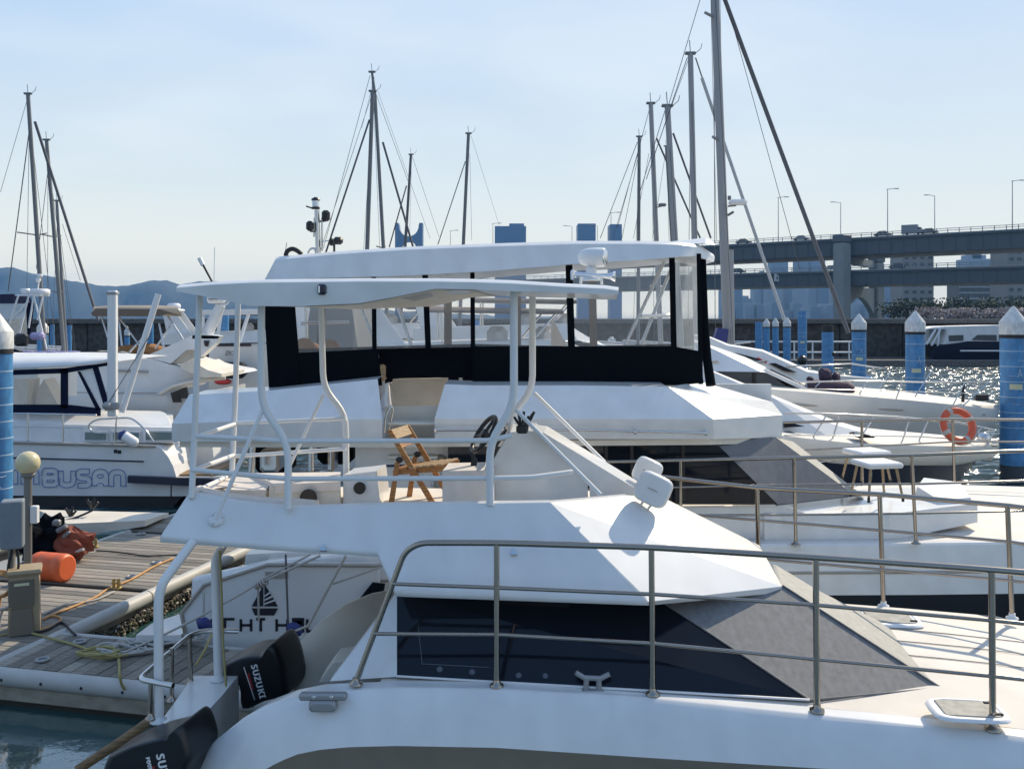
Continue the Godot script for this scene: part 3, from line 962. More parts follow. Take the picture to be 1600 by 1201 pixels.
func front_yacht() -> void:
	var g := M("gelcoat")
	var t := thing("flybridge_yacht", "nearest white flybridge yacht with slim hardtop and dark side window", "yacht", Vector3(0.3, 0, -6.9))
	# ---- hull: rows from the deck edge over the rounded side to the chine and in under it
	var gun := [[2150, 1232, 5.55], [1900, 1196, 5.2], [1700, 1163, 5.22], [1550, 1143, 5.40], [1275, 1115, 5.64], [1020, 1089, 5.86], [776, 1075, 5.99], [620, 1073, 6.06], [545, 1076, 6.10], [490, 1082, 6.13], [445, 1091, 6.16], [410, 1104, 6.18], [380, 1121, 6.2], [330, 1161, 6.22], [290, 1202, 6.24], [255, 1246, 6.26], [225, 1300, 6.28]]
	var chi := [[2190, 1300, 5.5], [1900, 1255, 5.12], [1700, 1231, 5.12], [1550, 1214, 5.28], [1275, 1200, 5.5], [1020, 1184, 5.72], [776, 1168, 5.84], [620, 1165, 5.9], [545, 1167, 5.93], [500, 1171, 5.95], [465, 1178, 5.97], [445, 1186, 5.98], [428, 1194, 5.99], [400, 1210, 6.0], [378, 1232, 6.02], [358, 1262, 6.04], [330, 1310, 6.08]]
	var rows := []
	var under := []
	for i in gun.size():
		var a := at(gun[i][0], gun[i][1], gun[i][2])
		var c := at(chi[i][0], chi[i][1], chi[i][2])
		var into := Vector3(0.02, 0, -0.10) if i < 9 else Vector3(0.06, 0.01, -0.12)
		var m := a.lerp(c, 0.5) + Vector3(0, 0.0, 0.012) + (Vector3(-0.03, 0.02, 0) if i > 8 else Vector3.ZERO)
		rows.append([a + into, a + Vector3(0, -0.004, -0.012), a.lerp(m, 0.06) + Vector3(0, 0, 0.004), a.lerp(m, 0.5) + Vector3(0, 0, 0.005), m, m.lerp(c, 0.55) + Vector3(0, 0, 0.003), c])
		under.append([c, c + Vector3(0, -0.35, -0.22), c + Vector3(0, -0.9, -0.34), Vector3(c.x, -0.4, c.z - 0.5)])
	var st := S()
	loft_groups(st, rows, [0, 1, 1, 1, 1, 1])
	part("hull", st, g, t)
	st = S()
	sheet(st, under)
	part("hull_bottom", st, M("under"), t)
	# the far side of the hull
	var far := [[1560, 963, 7.40], [1480, 956, 7.52], [1375, 947, 7.67], [1290, 941, 7.78], [1100, 927, 8.02], [900, 914, 8.28], [700, 905, 8.45]]
	var farw := [at(2150, 1232, 5.55), at(1900, 1060, 6.5)]
	for q in far: farw.append(at(q[0], q[1], q[2]))
	st = S()
	var fr := []
	for p in farw: fr.append([p, p + Vector3(0, -0.5, 0.02), p + Vector3(-0.05, -1.7, 0.15)])
	sheet(st, fr)
	part("far_topside", st, g, t)
	# deck between the two edges
	var near := []
	for i in 9: near.append(rows[i][0])
	var dk := []
	var cnt := 12
	for i in cnt:
		var w := float(i) / (cnt - 1)
		var x := lerpf(4.6, -0.85, w)
		var zn := interp_x(near, x)
		var zf := interp_x(farw, x)
		var r := []
		for k in 7:
			var f := k / 6.0
			r.append(zn.lerp(zf, f) + Vector3(0, 0.05 * sin(PI * f), 0))
		dk.append(r)
	st = S()
	sheet(st, dk)
	part("deck", st, M("nonskid"), t)
	# shallow deck seams that run fore and aft
	for f in [0.42, 0.55, 0.68]:
		st = S()
		var line := []
		for i in 9:      # along the deck's own rows, a little proud of it
			var x := lerpf(4.6, -0.85, (i * 0.5) / (cnt - 1))
			line.append(interp_x(near, x).lerp(interp_x(farw, x), f) + Vector3(0, 0.05 * sin(PI * f) + 0.004, 0))
		tube(st, line, 0.0035, 5)
		part("deck_seam", st, M("taupe"), t)
	# ---- cabin
	var B0 := at(515, 1064, 6.26)
	var B1 := at(620, 1057, 6.20)
	var B2 := at(1265, 1094, 5.79)
	var T1 := at(620, 926, 6.52)
	var T2 := at(1030, 938, 6.40)
	var LB := at(1470, 1075, 5.98)
	var FB := at(1402, 984, 7.08)
	var TT := on_plane(1222, 915, T2, B2, LB)
	var FT := on_plane(1212, 882, TT, LB, FB)
	var into := Vector3(0.3, 0, -1.9)
	st = S()
	slab(st, [B0, B1, T1], Vector3(0, 0, -0.1))
	part("cabin_wall", st, g, t)
	st = S()
	slab(st, [B1, B2, T2, T1], Vector3(0.01, 0, -0.03))
	var win := part("side_window", st, M("black_glass"), t)
	var up: Vector3 = (T1 - B1)
	var rt: Vector3 = (B2 - B1)
	var nrm := rt.cross(up).normalized()
	for q in [[0.085, 0.40, 0.16, 0.86], [0.42, 0.60, 0.14, 0.84], [0.66, 0.86, 0.12, 0.84]]:     # frames seen faintly in the glass
		st = S()
		var o := []
		for c in [[q[0], q[2]], [q[1], q[2]], [q[1], q[3]], [q[0], q[3]]]: o.append(bil(B1, B2, T2, T1, c[0] * 0.82, c[1]) + nrm * 0.003)
		tube(st, o + [o[0]], 0.0035, 4)
		part("inner_frame", st, M("smoke_glass"), win)
	for q in [[0.115, 0.11], [0.2, 0.1], [0.32, 0.09], [0.39, 0.1]]:
		st = S()
		lathe(st, bil(B1, B2, T2, T1, q[0], q[1]) + nrm * 0.003, [Vector2(0.02, 0), Vector2(0.016, 0.004)], 12, turned(nrm))
		part("sucker", st, M("smoke_glass"), win)
	st = S()
	tube(st, [B1 + nrm * 0.01, B2 + nrm * 0.01], 0.008, 5)
	part("window_seal", st, M("white_plain"), t)
	st = S()
	slab(st, [T2, B2, LB, TT], (LB - T2).cross(B2 - T2).normalized() * 0.015)
	part("windscreen_panel", st, M("dusty_glass"), t, "grey dusty near pane of the windscreen")
	st = S()
	slab(st, [TT + Vector3(0.003, 0, -0.003), LB + Vector3(0.003, 0, -0.003), FB, on_plane(1284, 925, TT, LB, FB), FT], Vector3(-0.02, 0, -0.005))
	part("windscreen_panel", st, M("dusty_pale"), t, "pale dusty front pane of the windscreen")
	for q in [[LB, TT], [B2, LB], [T2, B2], [LB, FB]]:
		st = S()
		tube(st, [q[0] + Vector3(0.004, 0.004, 0.006), q[1] + Vector3(0.004, 0.004, 0.006)], 0.007, 5)
		part("pane_edge", st, M("dusty_glass"), t)
	st = S()
	loft(st, [[B0 + Vector3(0.05, 0, -0.12), T1 + Vector3(0.02, 0, -0.12), T1 + into * 0.95, B0 + into], [B1 + Vector3(0.6, 0, -0.16), T2 + Vector3(-0.1, 0, -0.16), T2 + into * 0.8, B1 + Vector3(1.2, 0, -1.9)]], true, -1)
	part("cabin_inside", st, M("black"), t)
	# ---- flybridge: the wide sloping side, its lip, coaming and front cowl
	var top := [[295, 770], [372, 785], [450, 793], [590, 789], [625, 788], [860, 785]]
	var bot := [[250, 838], [420, 850], [520, 856], [590, 860], [618, 922], [1012, 936]]
	rows = []
	for i in top.size():
		var a := pA(top[i][0], top[i][1])
		var b := pA(bot[i][0], bot[i][1])
		var lip := b + Vector3(0, -0.042, -0.006)
		var lc := b + Vector3(0, -0.012, 0.012)
		rows.append([a + Vector3(0.02, -0.17, -0.09), a + Vector3(0, 0.0, -0.075), a + Vector3(0, 0.012, -0.03), a, a.lerp(b, 0.33), a.lerp(b, 0.66), b + (a - b).normalized() * 0.02, lc, lip, lip + Vector3(0, -0.004, -0.3)])
	var tip := at(1222, 916, 6.62)
	var t1 := at(985, 774, 6.92)
	st = S()
	loft_groups(st, rows, [0, 0, 1, 2, 2, 2, 3, 3, 4])
	# the front quarter turns away towards the tip of the brow
	var lasta := pA(860, 785)
	var lastb := pA(1012, 936) + Vector3(0, -0.012, 0.012)
	face(st, [lasta, t1, tip, lastb])
	face(st, [lastb, tip, tip + Vector3(0, -0.045, -0.004), lastb + Vector3(0, -0.03, -0.018)])
	face(st, [lasta, t1, t1 + Vector3(-0.04, 0, -0.06), lasta + Vector3(0, 0, -0.075)])
	part("flybridge_side", st, g, t)
	var brow := at(1187, 852, 7.72)
	var t2 := at(1040, 779, 7.4)
	st = S()
	slab(st, [t1 + Vector3(0.002, 0, -0.004), tip + Vector3(0.002, 0, -0.004), brow, t2], Vector3(-0.03, -0.05, 0))
	part("front_cowl", st, M("cream"), t)
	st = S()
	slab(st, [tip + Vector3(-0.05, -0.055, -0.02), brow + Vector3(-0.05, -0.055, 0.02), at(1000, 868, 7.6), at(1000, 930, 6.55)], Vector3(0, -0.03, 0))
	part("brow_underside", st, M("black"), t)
	# aft end of the wing, far coaming and floor
	st = S()
	var a0 := pA(295, 770)
	var b0 := pA(250, 838)
	face(st, [a0, b0, b0 + Vector3(0.1, 0.0, -1.9), a0 + Vector3(0.1, -0.15, -1.35)])
	face(st, [b0, b0 + Vector3(0, -0.042, 0), b0 + Vector3(0.1, -0.042, -1.9), b0 + Vector3(0.1, 0, -1.9)])
	part("wing_end", st, g, t)
	st = S()
	var fy := EYE - 1.46
	loft(st, [[Vector3(-1.95, fy, -6.78), Vector3(-1.95, fy, -8.35), Vector3(-1.95, fy - 0.05, -8.35), Vector3(-1.95, fy - 0.05, -6.78)], [Vector3(1.0, fy, -6.9), Vector3(1.0, fy, -8.1), Vector3(1.0, fy - 0.05, -8.1), Vector3(1.0, fy - 0.05, -6.9)]], true, -1)
	part("flybridge_floor", st, M("nonskid"), t)
	st = S()
	loft(st, [[Vector3(-2.1, fy - 0.3, -8.5), Vector3(-2.1, EYE - 1.62, -8.3), Vector3(-2.1, EYE - 1.62, -8.22), Vector3(-2.1, fy, -8.22)], [Vector3(1.2, fy - 0.3, -8.3), Vector3(1.2, EYE - 1.62, -8.1), Vector3(1.2, EYE - 1.62, -8.02), Vector3(1.2, fy, -8.02)]], true, -1)
	part("far_coaming", st, g, t)
	# small triangular fittings on the side
	for q in [[506, 858], [803, 864]]:
		st = S()
		var c := pA(q[0], q[1])
		slab(st, [c + Vector3(-0.022, -0.012, 0.012), c + Vector3(0.022, -0.012, 0.012), c + Vector3(0, 0.03, -0.012)], Vector3(0, 0.012, 0.02))
		part("vent_hook", st, M("steel"), t)
	# ---- seats on the flybridge
	var v := M("vinyl")
	st = S()      # the curved near bench
	var ring := []
	for q in [[300, 762, 7.0, 0.12], [340, 774, 6.86, 0.13], [400, 781, 6.76, 0.13], [450, 783, 6.72, 0.12], [492, 783, 6.74, 0.04]]:
		var c := at(q[0], q[1], q[2])
		ring.append([c + Vector3(0, -0.16, 0.03), c + Vector3(0, -0.03, 0.05), c + Vector3(0, 0, 0.02), c + Vector3(0.02, 0.0, -q[3]), c + Vector3(0.02, -0.16, -q[3] - 0.02)])
	loft(st, ring, true, 0)
	part("near_bench", st, v, t)
	st = S()
	slab(st, [at(310, 764, 7.4), at(415, 766, 7.5), at(428, 744, 8.0), at(352, 744, 8.1)], Vector3(0, -0.09, 0))
	part("lounge_cushion", st, v, t)
	st = S()
	slab(st, [at(430, 757, 7.5), at(532, 752, 7.5), at(532, 737, 8.05), at(392, 739, 8.05)], Vector3(0, -0.07, 0))
	part("lounge_cushion", st, v, t)
	st = S()
	slab(st, [at(420, 760, 7.52), at(530, 756, 7.52), at(532, 805, 7.5), at(420, 805, 7.5)], Vector3(0, 0, -0.04))
	var fr1 := part("seat_front", st, M("cream"), t)
	st = S()
	lathe(st, at(482, 777, 7.46), [Vector2(0.066, 0), Vector2(0.066, 0.02), Vector2(0.05, 0.012)], 20, turned(Vector3(0, 0, 1)))
	part("speaker", st, M("black"), fr1)
	st = S()
	slab(st, [at(536, 742, 7.6), at(588, 736, 7.6), at(597, 810, 7.55), at(536, 810, 7.55)], Vector3(0.03, 0.0, -0.35))
	var fr2 := part("seat_box", st, g, t)
	st = S()
	lathe(st, at(562, 762, 7.565), [Vector2(0.047, 0), Vector2(0.047, 0.02), Vector2(0.035, 0.012)], 20, turned(Vector3(0, 0, 1)))
	part("speaker", st, M("black"), fr2)
	st = S()
	slab(st, [at(691, 736, 7.1), at(772, 734, 7.1), at(772, 812, 7.05), at(691, 812, 7.05)], Vector3(0.02, 0.0, -0.4))
	part("helm_seat", st, v, t)
	# ---- helm console with its black dash, wheel and levers
	st = S()
	slab(st, [at(769, 812, 7.3), at(769, 722, 7.3), at(797, 675, 7.3), at(834, 673, 7.3), at(918, 748, 7.25), at(920, 812, 7.25)], Vector3(0.03, 0.0, -0.55))
	var con := part("helm_console", st, g, t)
	st = S()
	var da := at(767, 720, 7.32)
	var db := at(795, 674, 7.32)
	slab(st, [da + Vector3(-0.01, 0.01, 0), db + Vector3(-0.01, 0.01, 0), db + Vector3(-0.01, 0.01, -0.5), da + Vector3(-0.01, 0.01, -0.5)], Vector3(-0.015, 0.01, 0))
	part("dash", st, M("black"), con)
	for q in [[0.2, 0.14, 0.055], [0.72, 0.17, 0.045], [0.45, 0.34, 0.05]]:
		st = S()
		lathe(st, da.lerp(db, q[0]) + Vector3(-0.027, 0.022, -q[1]), [Vector2(q[2], 0), Vector2(q[2], 0.012), Vector2(q[2] * 0.75, 0.012)], 18, turned(Vector3(-0.85, 0.5, 0)))
		part("gauge", st, M("white_plain"), con)
	var wc := at(781, 690, 7.1) + Vector3(-0.12, 0.05, -0.06)
	st = S()
	var wb := turned(Vector3(-0.8, 0.55, 0.25))
	ring_shape(st, wc, 0.15, 0.017, wb)
	var wh := part("steering_wheel", st, M("black"), t)
	st = S()
	for k in 3:
		var w := k * TAU / 3.0 + 0.4
		tube(st, [wc, wc + wb * Vector3(cos(w), 0, sin(w)) * 0.145], 0.014, 6)
	lathe(st, wc, [Vector2(0.035, -0.02), Vector2(0.035, 0.02)], 12, wb)
	part("spokes", st, M("black"), wh)
	st = S()
	var lv := at(735, 728, 7.0)
	slab(st, [lv, lv + Vector3(0.045, 0.0, 0), lv + Vector3(0.05, 0.04, 0), lv + Vector3(0.01, 0.1, 0), lv + Vector3(-0.02, 0.11, 0), lv + Vector3(0.008, 0.06, 0)], Vector3(0, 0, -0.04))
	part("throttle", st, M("black"), t)
	st = S()
	var hc := at(816, 664, 7.1)
	for k in 6:
		var w := -0.7 + k * 0.42
		tube(st, bend([hc + Vector3(0.04 * sin(k * 2.1), -0.05, 0.03 * (k % 2)), hc + Vector3(0.05 * sin(w), 0.02, 0), hc + Vector3(0.09 * sin(w), 0.06 + 0.02 * (k % 3), 0.03 * cos(k))], 0.02), 0.011, 6)
	box(st, hc + Vector3(0, -0.03, 0), Vector3(0.09, 0.06, 0.08), 0.015)
	part("searchlight_knobs", st, M("black"), con)
	st = S()      # the fairing forward of the console
	slab(st, pts([[835, 674], [850, 676], [1003, 769], [990, 781], [922, 800], [921, 750]], 7.22), Vector3(0.04, 0.0, -0.45))
	part("wind_fairing", st, g, t)
	# ---- tubes that carry the hardtop
	var wp := M("white_paint")
	var nearz := 6.72
	var farz := 8.1
	for q in [[[[312, 452, 6.75], [303, 690, 6.78], [299, 778, 6.72]], 0.022, "aft near post"], [[[372, 462, 8.1], [368, 600, 8.1], [361, 762, 8.05]], 0.024, "aft far post"],
		[[[408, 466, 6.7], [408, 634, 6.7], [450, 692, 6.66], [450, 795, 6.6]], 0.026, "mid near post"], [[[501, 466, 8.0], [505, 605, 8.0], [540, 648, 7.95], [541, 760, 7.9]], 0.026, "mid far post"],
		[[[803, 447, 6.6], [803, 632, 6.6], [765, 692, 6.6], [766, 789, 6.58]], 0.027, "forward near post"], [[[832, 447, 7.9], [832, 608, 7.9], [797, 652, 7.9], [795, 760, 7.85]], 0.027, "forward far post"]]:
		rail("hardtop_post", bend(pts(q[0]), 0.12), q[1], wp, t, 12)
	for q in [[[410, 640, 6.69], [336, 812, 6.55]], [[505, 616, 7.98], [452, 728, 7.9]], [[806, 640, 6.6], [938, 772, 6.62]], [[835, 614, 7.9], [945, 722, 7.7]]]:
		rail("brace", pts(q), 0.015, wp, t, 10)
	st = S()
	var ec := pA(338, 812)
	lathe(st, ec, [Vector2(0.055, 0), Vector2(0.055, 0.014), Vector2(0.03, 0.014)], 18, turned(Vector3(0, 0.7, 0.7)))
	var eye := part("brace_plate", st, g, t)
	for k in 3:
		st = S()
		var w := k * TAU / 3 + 0.3
		lathe(st, ec + turned(Vector3(0, 0.7, 0.7)) * Vector3(cos(w) * 0.04, 0.014, sin(w) * 0.04), [Vector2(0.008, 0), Vector2(0.006, 0.006)], 8, turned(Vector3(0, 0.7, 0.7)))
		part("bolt", st, M("steel"), eye)
	for q in [[[302, 681, 6.78], [450, 689, 6.66], [765, 688, 6.6], [800, 680, 6.6]], [[300, 734, 6.74], [450, 748, 6.63], [765, 747, 6.6], [828, 746, 6.6], [895, 737, 6.7]]]:
		rail("guard_rail", bend(pts(q), 0.05), 0.0175, wp, t, 10)
	for q in [[[368, 661, 8.08], [541, 654, 7.93]], [[364, 713, 8.05], [541, 701, 7.9]], [[303, 684, 6.78], [367, 662, 8.08]], [[301, 735, 6.75], [364, 711, 8.05]], [[300, 770, 6.74], [355, 744, 8.05]]]:
		rail("guard_rail", pts(q), 0.0165, wp, t, 10)
	# ---- hardtop
	var ru := [[275, 447, 455], [330, 442, 465], [391, 439, 478], [470, 438, 478], [560, 437, 474], [610, 437, 465], [680, 437, 451], [740, 438, 452], [800, 440, 455], [880, 445, 457], [945, 448, 460], [966, 451, 460]]
	var belly := [457, 468, 479, 481, 479, 477, 462, 459, 459, 459, 459, 459]
	rows = []
	for i in ru.size():
		var q = ru[i]
		var dn: float = 6.55 - 0.0002 * (q[0] - 275)
		var up_ := at(q[0], q[1], dn)
		var lo := at(q[0], q[2], dn)
		var df := 1.75 if i > 0 else 1.5
		if i == ru.size() - 1: df = 1.6
		var bel: float = EYE + (HOR - belly[i]) / FOC * 7.3
		var c := up_ + Vector3(0.01, 0.012, -0.05)
		rows.append([lo + Vector3(0, 0, -0.008), lo, up_ + Vector3(0, -0.012, 0), up_ + Vector3(0, 0.0, -0.02), c, c + Vector3(0.08, 0.012, -0.8), c + Vector3(0.14, -0.005, -df + 0.2), Vector3(up_.x + 0.16, up_.y - 0.02, up_.z - df), Vector3(lo.x + 0.16, minf(lo.y, bel + 0.01), lo.z - df), Vector3(lo.x + 0.1, bel, lo.z - df * 0.75), Vector3(lo.x + 0.05, bel, lo.z - df * 0.35)])
	st = S()
	loft_rings_groups(st, rows, [5, 1, 2, 2, 2, 2, 3, 4, 5, 5, 5])
	var ht := part("hardtop", st, g, t)
	st = S()
	var lin := []
	for i in range(3, 8): lin.append([rows[i][0] + Vector3(0, -0.004, -0.03), rows[i][10] + Vector3(0, -0.004, 0), rows[i][9] + Vector3(0, -0.004, 0), rows[i][8] + Vector3(0, -0.004, 0)])
	sheet(st, lin)
	part("lining", st, M("cream"), ht)
	st = S()
	box(st, at(503, 452, 6.50), Vector3(0.058, 0.072, 0.05), 0.012)
	var nl := part("side_light", st, M("navy"), t)
	st = S()
	box(st, at(498, 452, 6.47), Vector3(0.012, 0.05, 0.008), 0.003)
	part("lens", st, M("lens"), nl)
	# aerial with white head, whip aerial
	st = S()
	tube(st, pts([[331, 440, 7.2], [317, 414, 7.2]]), 0.008, 6)
	var an := part("antenna", st, M("cable_black"), t)
	st = S()
	tube(st, pts([[317, 414, 7.2], [311, 403, 7.2]]), 0.017, 8)
	part("antenna_head", st, M("white_plain"), an)
	rail("whip_antenna", pts([[334, 438, 7.6], [335, 386, 7.6]]), 0.003, M("white_plain"), t, 5)
	# searchlight and chrome horn on the forward end
	st = S()
	var sb := turned(Vector3(0.93, -0.02, 0.36))
	var sc := at(926, 402, 7.1)
	lathe(st, sc - sb.y * 0.11, [Vector2(0.012, 0), Vector2(0.05, 0.02), Vector2(0.068, 0.07), Vector2(0.072, 0.13), Vector2(0.07, 0.2), Vector2(0.066, 0.205)], 20, sb)
	var sl := part("searchlight", st, g, t)
	st = S()
	lathe(st, sc + sb.y * 0.096, [Vector2(0.064, 0), Vector2(0.058, 0.006), Vector2(0.03, 0.012)], 20, sb)
	part("lens", st, M("chrome"), sl)
	st = S()
	box(st, at(924, 425, 7.1), Vector3(0.075, 0.1, 0.08), 0.02)
	lathe(st, at(924, 438, 7.1), [Vector2(0.08, 0), Vector2(0.075, 0.03), Vector2(0.04, 0.05)], 16)
	part("searchlight_foot", st, g, sl)
	st = S()
	var h0 := at(897, 428, 6.95)
	var h1 := at(962, 432, 6.9)
	var hb := turned(h1 - h0)
	var hl := (h1 - h0).length()
	lathe(st, h0, [Vector2(0.018, 0), Vector2(0.016, 0.04), Vector2(0.014, hl * 0.6), Vector2(0.02, hl * 0.85), Vector2(0.038, hl), Vector2(0.03, hl - 0.004)], 14, hb)
	box(st, h0 + Vector3(-0.01, -0.005, 0), Vector3(0.03, 0.075, 0.05), 0.01)
	tube(st, [h0 + Vector3(0.05, -0.07, 0), h0 + Vector3(0.05, 0, 0)], 0.012, 8)
	tube(st, [h0 + Vector3(0.2, -0.075, 0), h0 + Vector3(0.2, 0, 0)], 0.012, 8)
	part("horn", st, M("chrome"), t)
	# ---- twin white floodlights on the front slope
	var fb := Basis(Vector3(0, 0, 1), -0.42) * Basis(Vector3.UP, -0.25)
	for q in [[1012, 736, 7.45, 0.215, 0.20], [1021, 764, 6.85, 0.255, 0.225]]:
		st = S()
		var c := at(q[0], q[1], q[2])
		var rr := []
		for z in [[-0.06, 0.62], [-0.05, 0.86], [-0.01, 1.0], [0.05, 0.98], [0.062, 0.86]]:
			var ring2 := []
			for k in 20:
				var w := TAU * k / 20
				var sx := pow(absf(cos(w)), 0.5) * signf(cos(w))
				var sy := pow(absf(sin(w)), 0.5) * signf(sin(w))
				ring2.append(c + fb * (Vector3(sx * q[3] / 2 * z[1], sy * q[4] / 2 * z[1], z[0])))
			rr.append(ring2)
		loft(st, rr, true, 0)
		var fl := part("floodlight", st, g, t)
		st = S()
		box(st, c + fb * Vector3(0.0, 0.0, 0.0645), Vector3(q[3] * 0.3, 0.006, 0.004), 0.0, fb)
		part("maker_mark", st, M("taupe"), fl)
		st = S()
		tube(st, [c + fb * Vector3(-0.03, -q[4] / 2, 0), c + fb * Vector3(-0.04, -q[4] / 2 - 0.05, 0)], 0.01, 6)
		tube(st, [c + fb * Vector3(0.03, -q[4] / 2, 0), c + fb * Vector3(0.02, -q[4] / 2 - 0.05, 0)], 0.01, 6)
		part("bracket", st, M("steel"), fl)
	# ---- near bow rail
	var rail_top := bend(pts([[555, 1068, 6.13], [632, 862, 6.13], [656, 848, 6.1], [776, 848, 6.03], [1018, 855, 5.9], [1275, 871, 5.67], [1550, 890, 5.42], [1720, 905, 5.25], [1900, 925, 5.25]]), 0.16)
	rail("top_rail", rail_top, 0.0195, M("steel_worn"), t, 10)
	rail("mid_rail", pts([[613, 912, 6.12], [776, 918, 6.03], [1018, 928, 5.9], [1275, 945, 5.67], [1550, 969, 5.42], [1900, 1005, 5.22]]), 0.0125, M("steel_worn"), t, 8)
	rail("mid_rail", pts([[584, 990, 6.12], [776, 991, 6.03], [1018, 1005, 5.9], [1275, 1030, 5.67], [1550, 1056, 5.42], [1900, 1095, 5.22]]), 0.0125, M("steel_worn"), t, 8)
	for q in [[776, 848, 776, 1071, 6.03], [1018, 855, 1020, 1084, 5.9], [1275, 871, 1277, 1110, 5.67], [1550, 890, 1552, 1139, 5.42], [1800, 915, 1803, 1175, 5.25]]:
		rail("stanchion", pts([[q[0], q[1], q[4]], [q[2], q[3], q[4]]]), 0.0185, M("steel_worn"), t, 10)
		stanchion_foot(at(q[2], q[3], q[4]), M("steel_worn"), t)
	stanchion_foot(at(556, 1068, 6.13), M("steel_worn"), t)
	# ---- far bow rail
	rail("top_rail", pts([[1035, 745, 8.25], [1183, 762, 8.06], [1375, 772, 7.7], [1577, 790, 7.23], [1700, 806, 6.9], [1800, 830, 6.5], [1900, 925, 5.25]]), 0.019, M("steel_worn"), t, 10)
	rail("mid_rail", pts([[1035, 800, 8.25], [1183, 812, 8.06], [1375, 828, 7.7], [1577, 846, 7.23], [1720, 868, 6.85]]), 0.0125, M("steel_worn"), t, 8)
	rail("mid_rail", pts([[1183, 872, 8.06], [1375, 889, 7.7], [1577, 906, 7.23], [1720, 925, 6.85]]), 0.0125, M("steel_worn"), t, 8)
	for q in [[1183, 762, 1187, 933, 8.06], [1375, 772, 1381, 947, 7.7], [1575, 790, 1582, 966, 7.23]]:
		rail("stanchion", pts([[q[0], q[1], q[4]], [q[2], q[3], q[4]]]), 0.0185, M("steel_worn"), t, 10)
		stanchion_foot(at(q[2], q[3], q[4]), M("white_plain"), t)
	# ---- hatches on the foredeck
	for q in [[1512, 1112, 0.40, 0.30], [1390, 968, 0.42, 0.36]]:
		var hp := on(q[0], q[1], EYE - 2.26)
		st = S()
		var rg := []
		for z in [[0.0, 1.06], [0.018, 1.0], [0.021, 0.86], [0.015, 0.84]]:
			var r2 := []
			for k in 20:
				var w := TAU * k / 20
				r2.append(hp + Basis(Vector3.UP, -0.12) * Vector3(pow(absf(cos(w)), 0.45) * signf(cos(w)) * q[2] / 2 * z[1], z[0], pow(absf(sin(w)), 0.45) * signf(sin(w)) * q[3] / 2 * z[1]))
			rg.append(r2)
		loft(st, rg, true, 0)
		var hf := part("hatch", st, M("white_plain"), t)
		st = S()
		box(st, hp + Vector3(0, 0.018, 0), Vector3(q[2] * 0.76, 0.01, q[3] * 0.76), 0.004, Basis(Vector3.UP, -0.12))
		part("hatch_glass", st, M("dusty_pale"), hf)
		for z in [-0.3, 0.25]:
			st = S()
			box(st, hp + Basis(Vector3.UP, -0.12) * Vector3(q[2] * 0.36, 0.025, q[3] * z), Vector3(0.05, 0.012, 0.025), 0.004)
			part("latch", st, M("black"), hf)
	# ---- cleats
	cleat(t, at(926, 1078, 5.98), Vector3(1, -0.02, 0.05), 0.17, true)
	cleat(t, at(505, 1096, 6.02), Vector3(1, 0, 0.0), 0.14, false)
	# ---- cockpit: far bulwark, step block, tubes and stainless rails
	rows = []
	for q in [[440, 1035, 1090, 7.6, 0.0], [470, 1003, 1088, 7.65, 0.0], [500, 972, 1085, 7.7, 0.0], [540, 945, 1083, 7.75, 0.0], [580, 929, 1082, 7.8, 0.0], [640, 918, 1080, 7.85, 0.0], [760, 912, 1080, 7.9, 0.0]]:
		var a := at(q[0], q[1], q[3])
		var b := at(q[0] + 22, q[2], q[3] - 0.35)
		rows.append([a + Vector3(0, -0.5, -0.2), a + Vector3(0, 0, -0.05), a, a.lerp(b, 0.35) + Vector3(0.02, 0, 0.0), b])
	st = S()
	sheet(st, rows)
	part("far_bulwark", st, M("cream"), t)
	st = S()
	slab(st, [at(440, 1092, 7.4), at(560, 1066, 7.4), at(560, 1040, 8.0), at(450, 1050, 8.0)], Vector3(0, -0.05, 0))
	part("cockpit_floor", st, M("cream"), t)
	st = S()
	slab(st, [at(498, 1066, 6.6), at(560, 1064, 6.6), at(560, 1030, 6.6), at(520, 1036, 6.6)], Vector3(0, 0, -0.3))
	part("cockpit_step", st, M("cream"), t)
	st = S()
	var k0 := on(250, 1128, EYE - 2.64)
	var k1 := on(302, 1056, EYE - 2.64)
	var k2 := on(373, 1054, EYE - 2.64)
	var k3 := on(345, 1088, EYE - 2.64)
	var k4 := on(296, 1140, EYE - 2.64)
	slab(st, [k0, k1, k2, k3, k4], Vector3(0, -0.55, 0))
	part("stern_step", st, g, t)
	for q in [[[302, 845, 6.55], [252, 912, 6.35], [247, 940, 6.33], [248, 1126, 6.32]], [[350, 850, 7.2], [336, 872, 7.05], [336, 900, 7.02], [341, 1061, 7.0]]]:
		rail("support_tube", bend(pts(q), 0.1), 0.031, wp, t, 14)
		stanchion_foot(at(q[3][0], q[3][1], q[3][2]), wp, t, 0.06)
	rail("stern_rail", bend(pts([[270, 1071, 6.2], [216, 1061, 6.3], [296, 992, 7.0], [320, 985, 7.1], [372, 986, 7.15]]), 0.06), 0.018, M("steel"), t, 10)
	for q in [[296, 996, 298, 1068, 7.0], [268, 1012, 268, 1094, 6.7], [235, 1066, 235, 1122, 6.3]]:
		rail("stern_post", pts([[q[0], q[1], q[4]], [q[2], q[3], q[4]]]), 0.0155, M("steel_worn"), t, 8)
		stanchion_foot(at(q[2], q[3], q[4]), M("steel_worn"), t, 0.035)
	st = S()      # the rubbing strake of the stern along the water
	tube(st, pts([[255, 1110, 6.9], [200, 1150, 6.8], [120, 1203, 6.7]]), 0.035, 8)
	part("stern_strake", st, M("teak"), t)
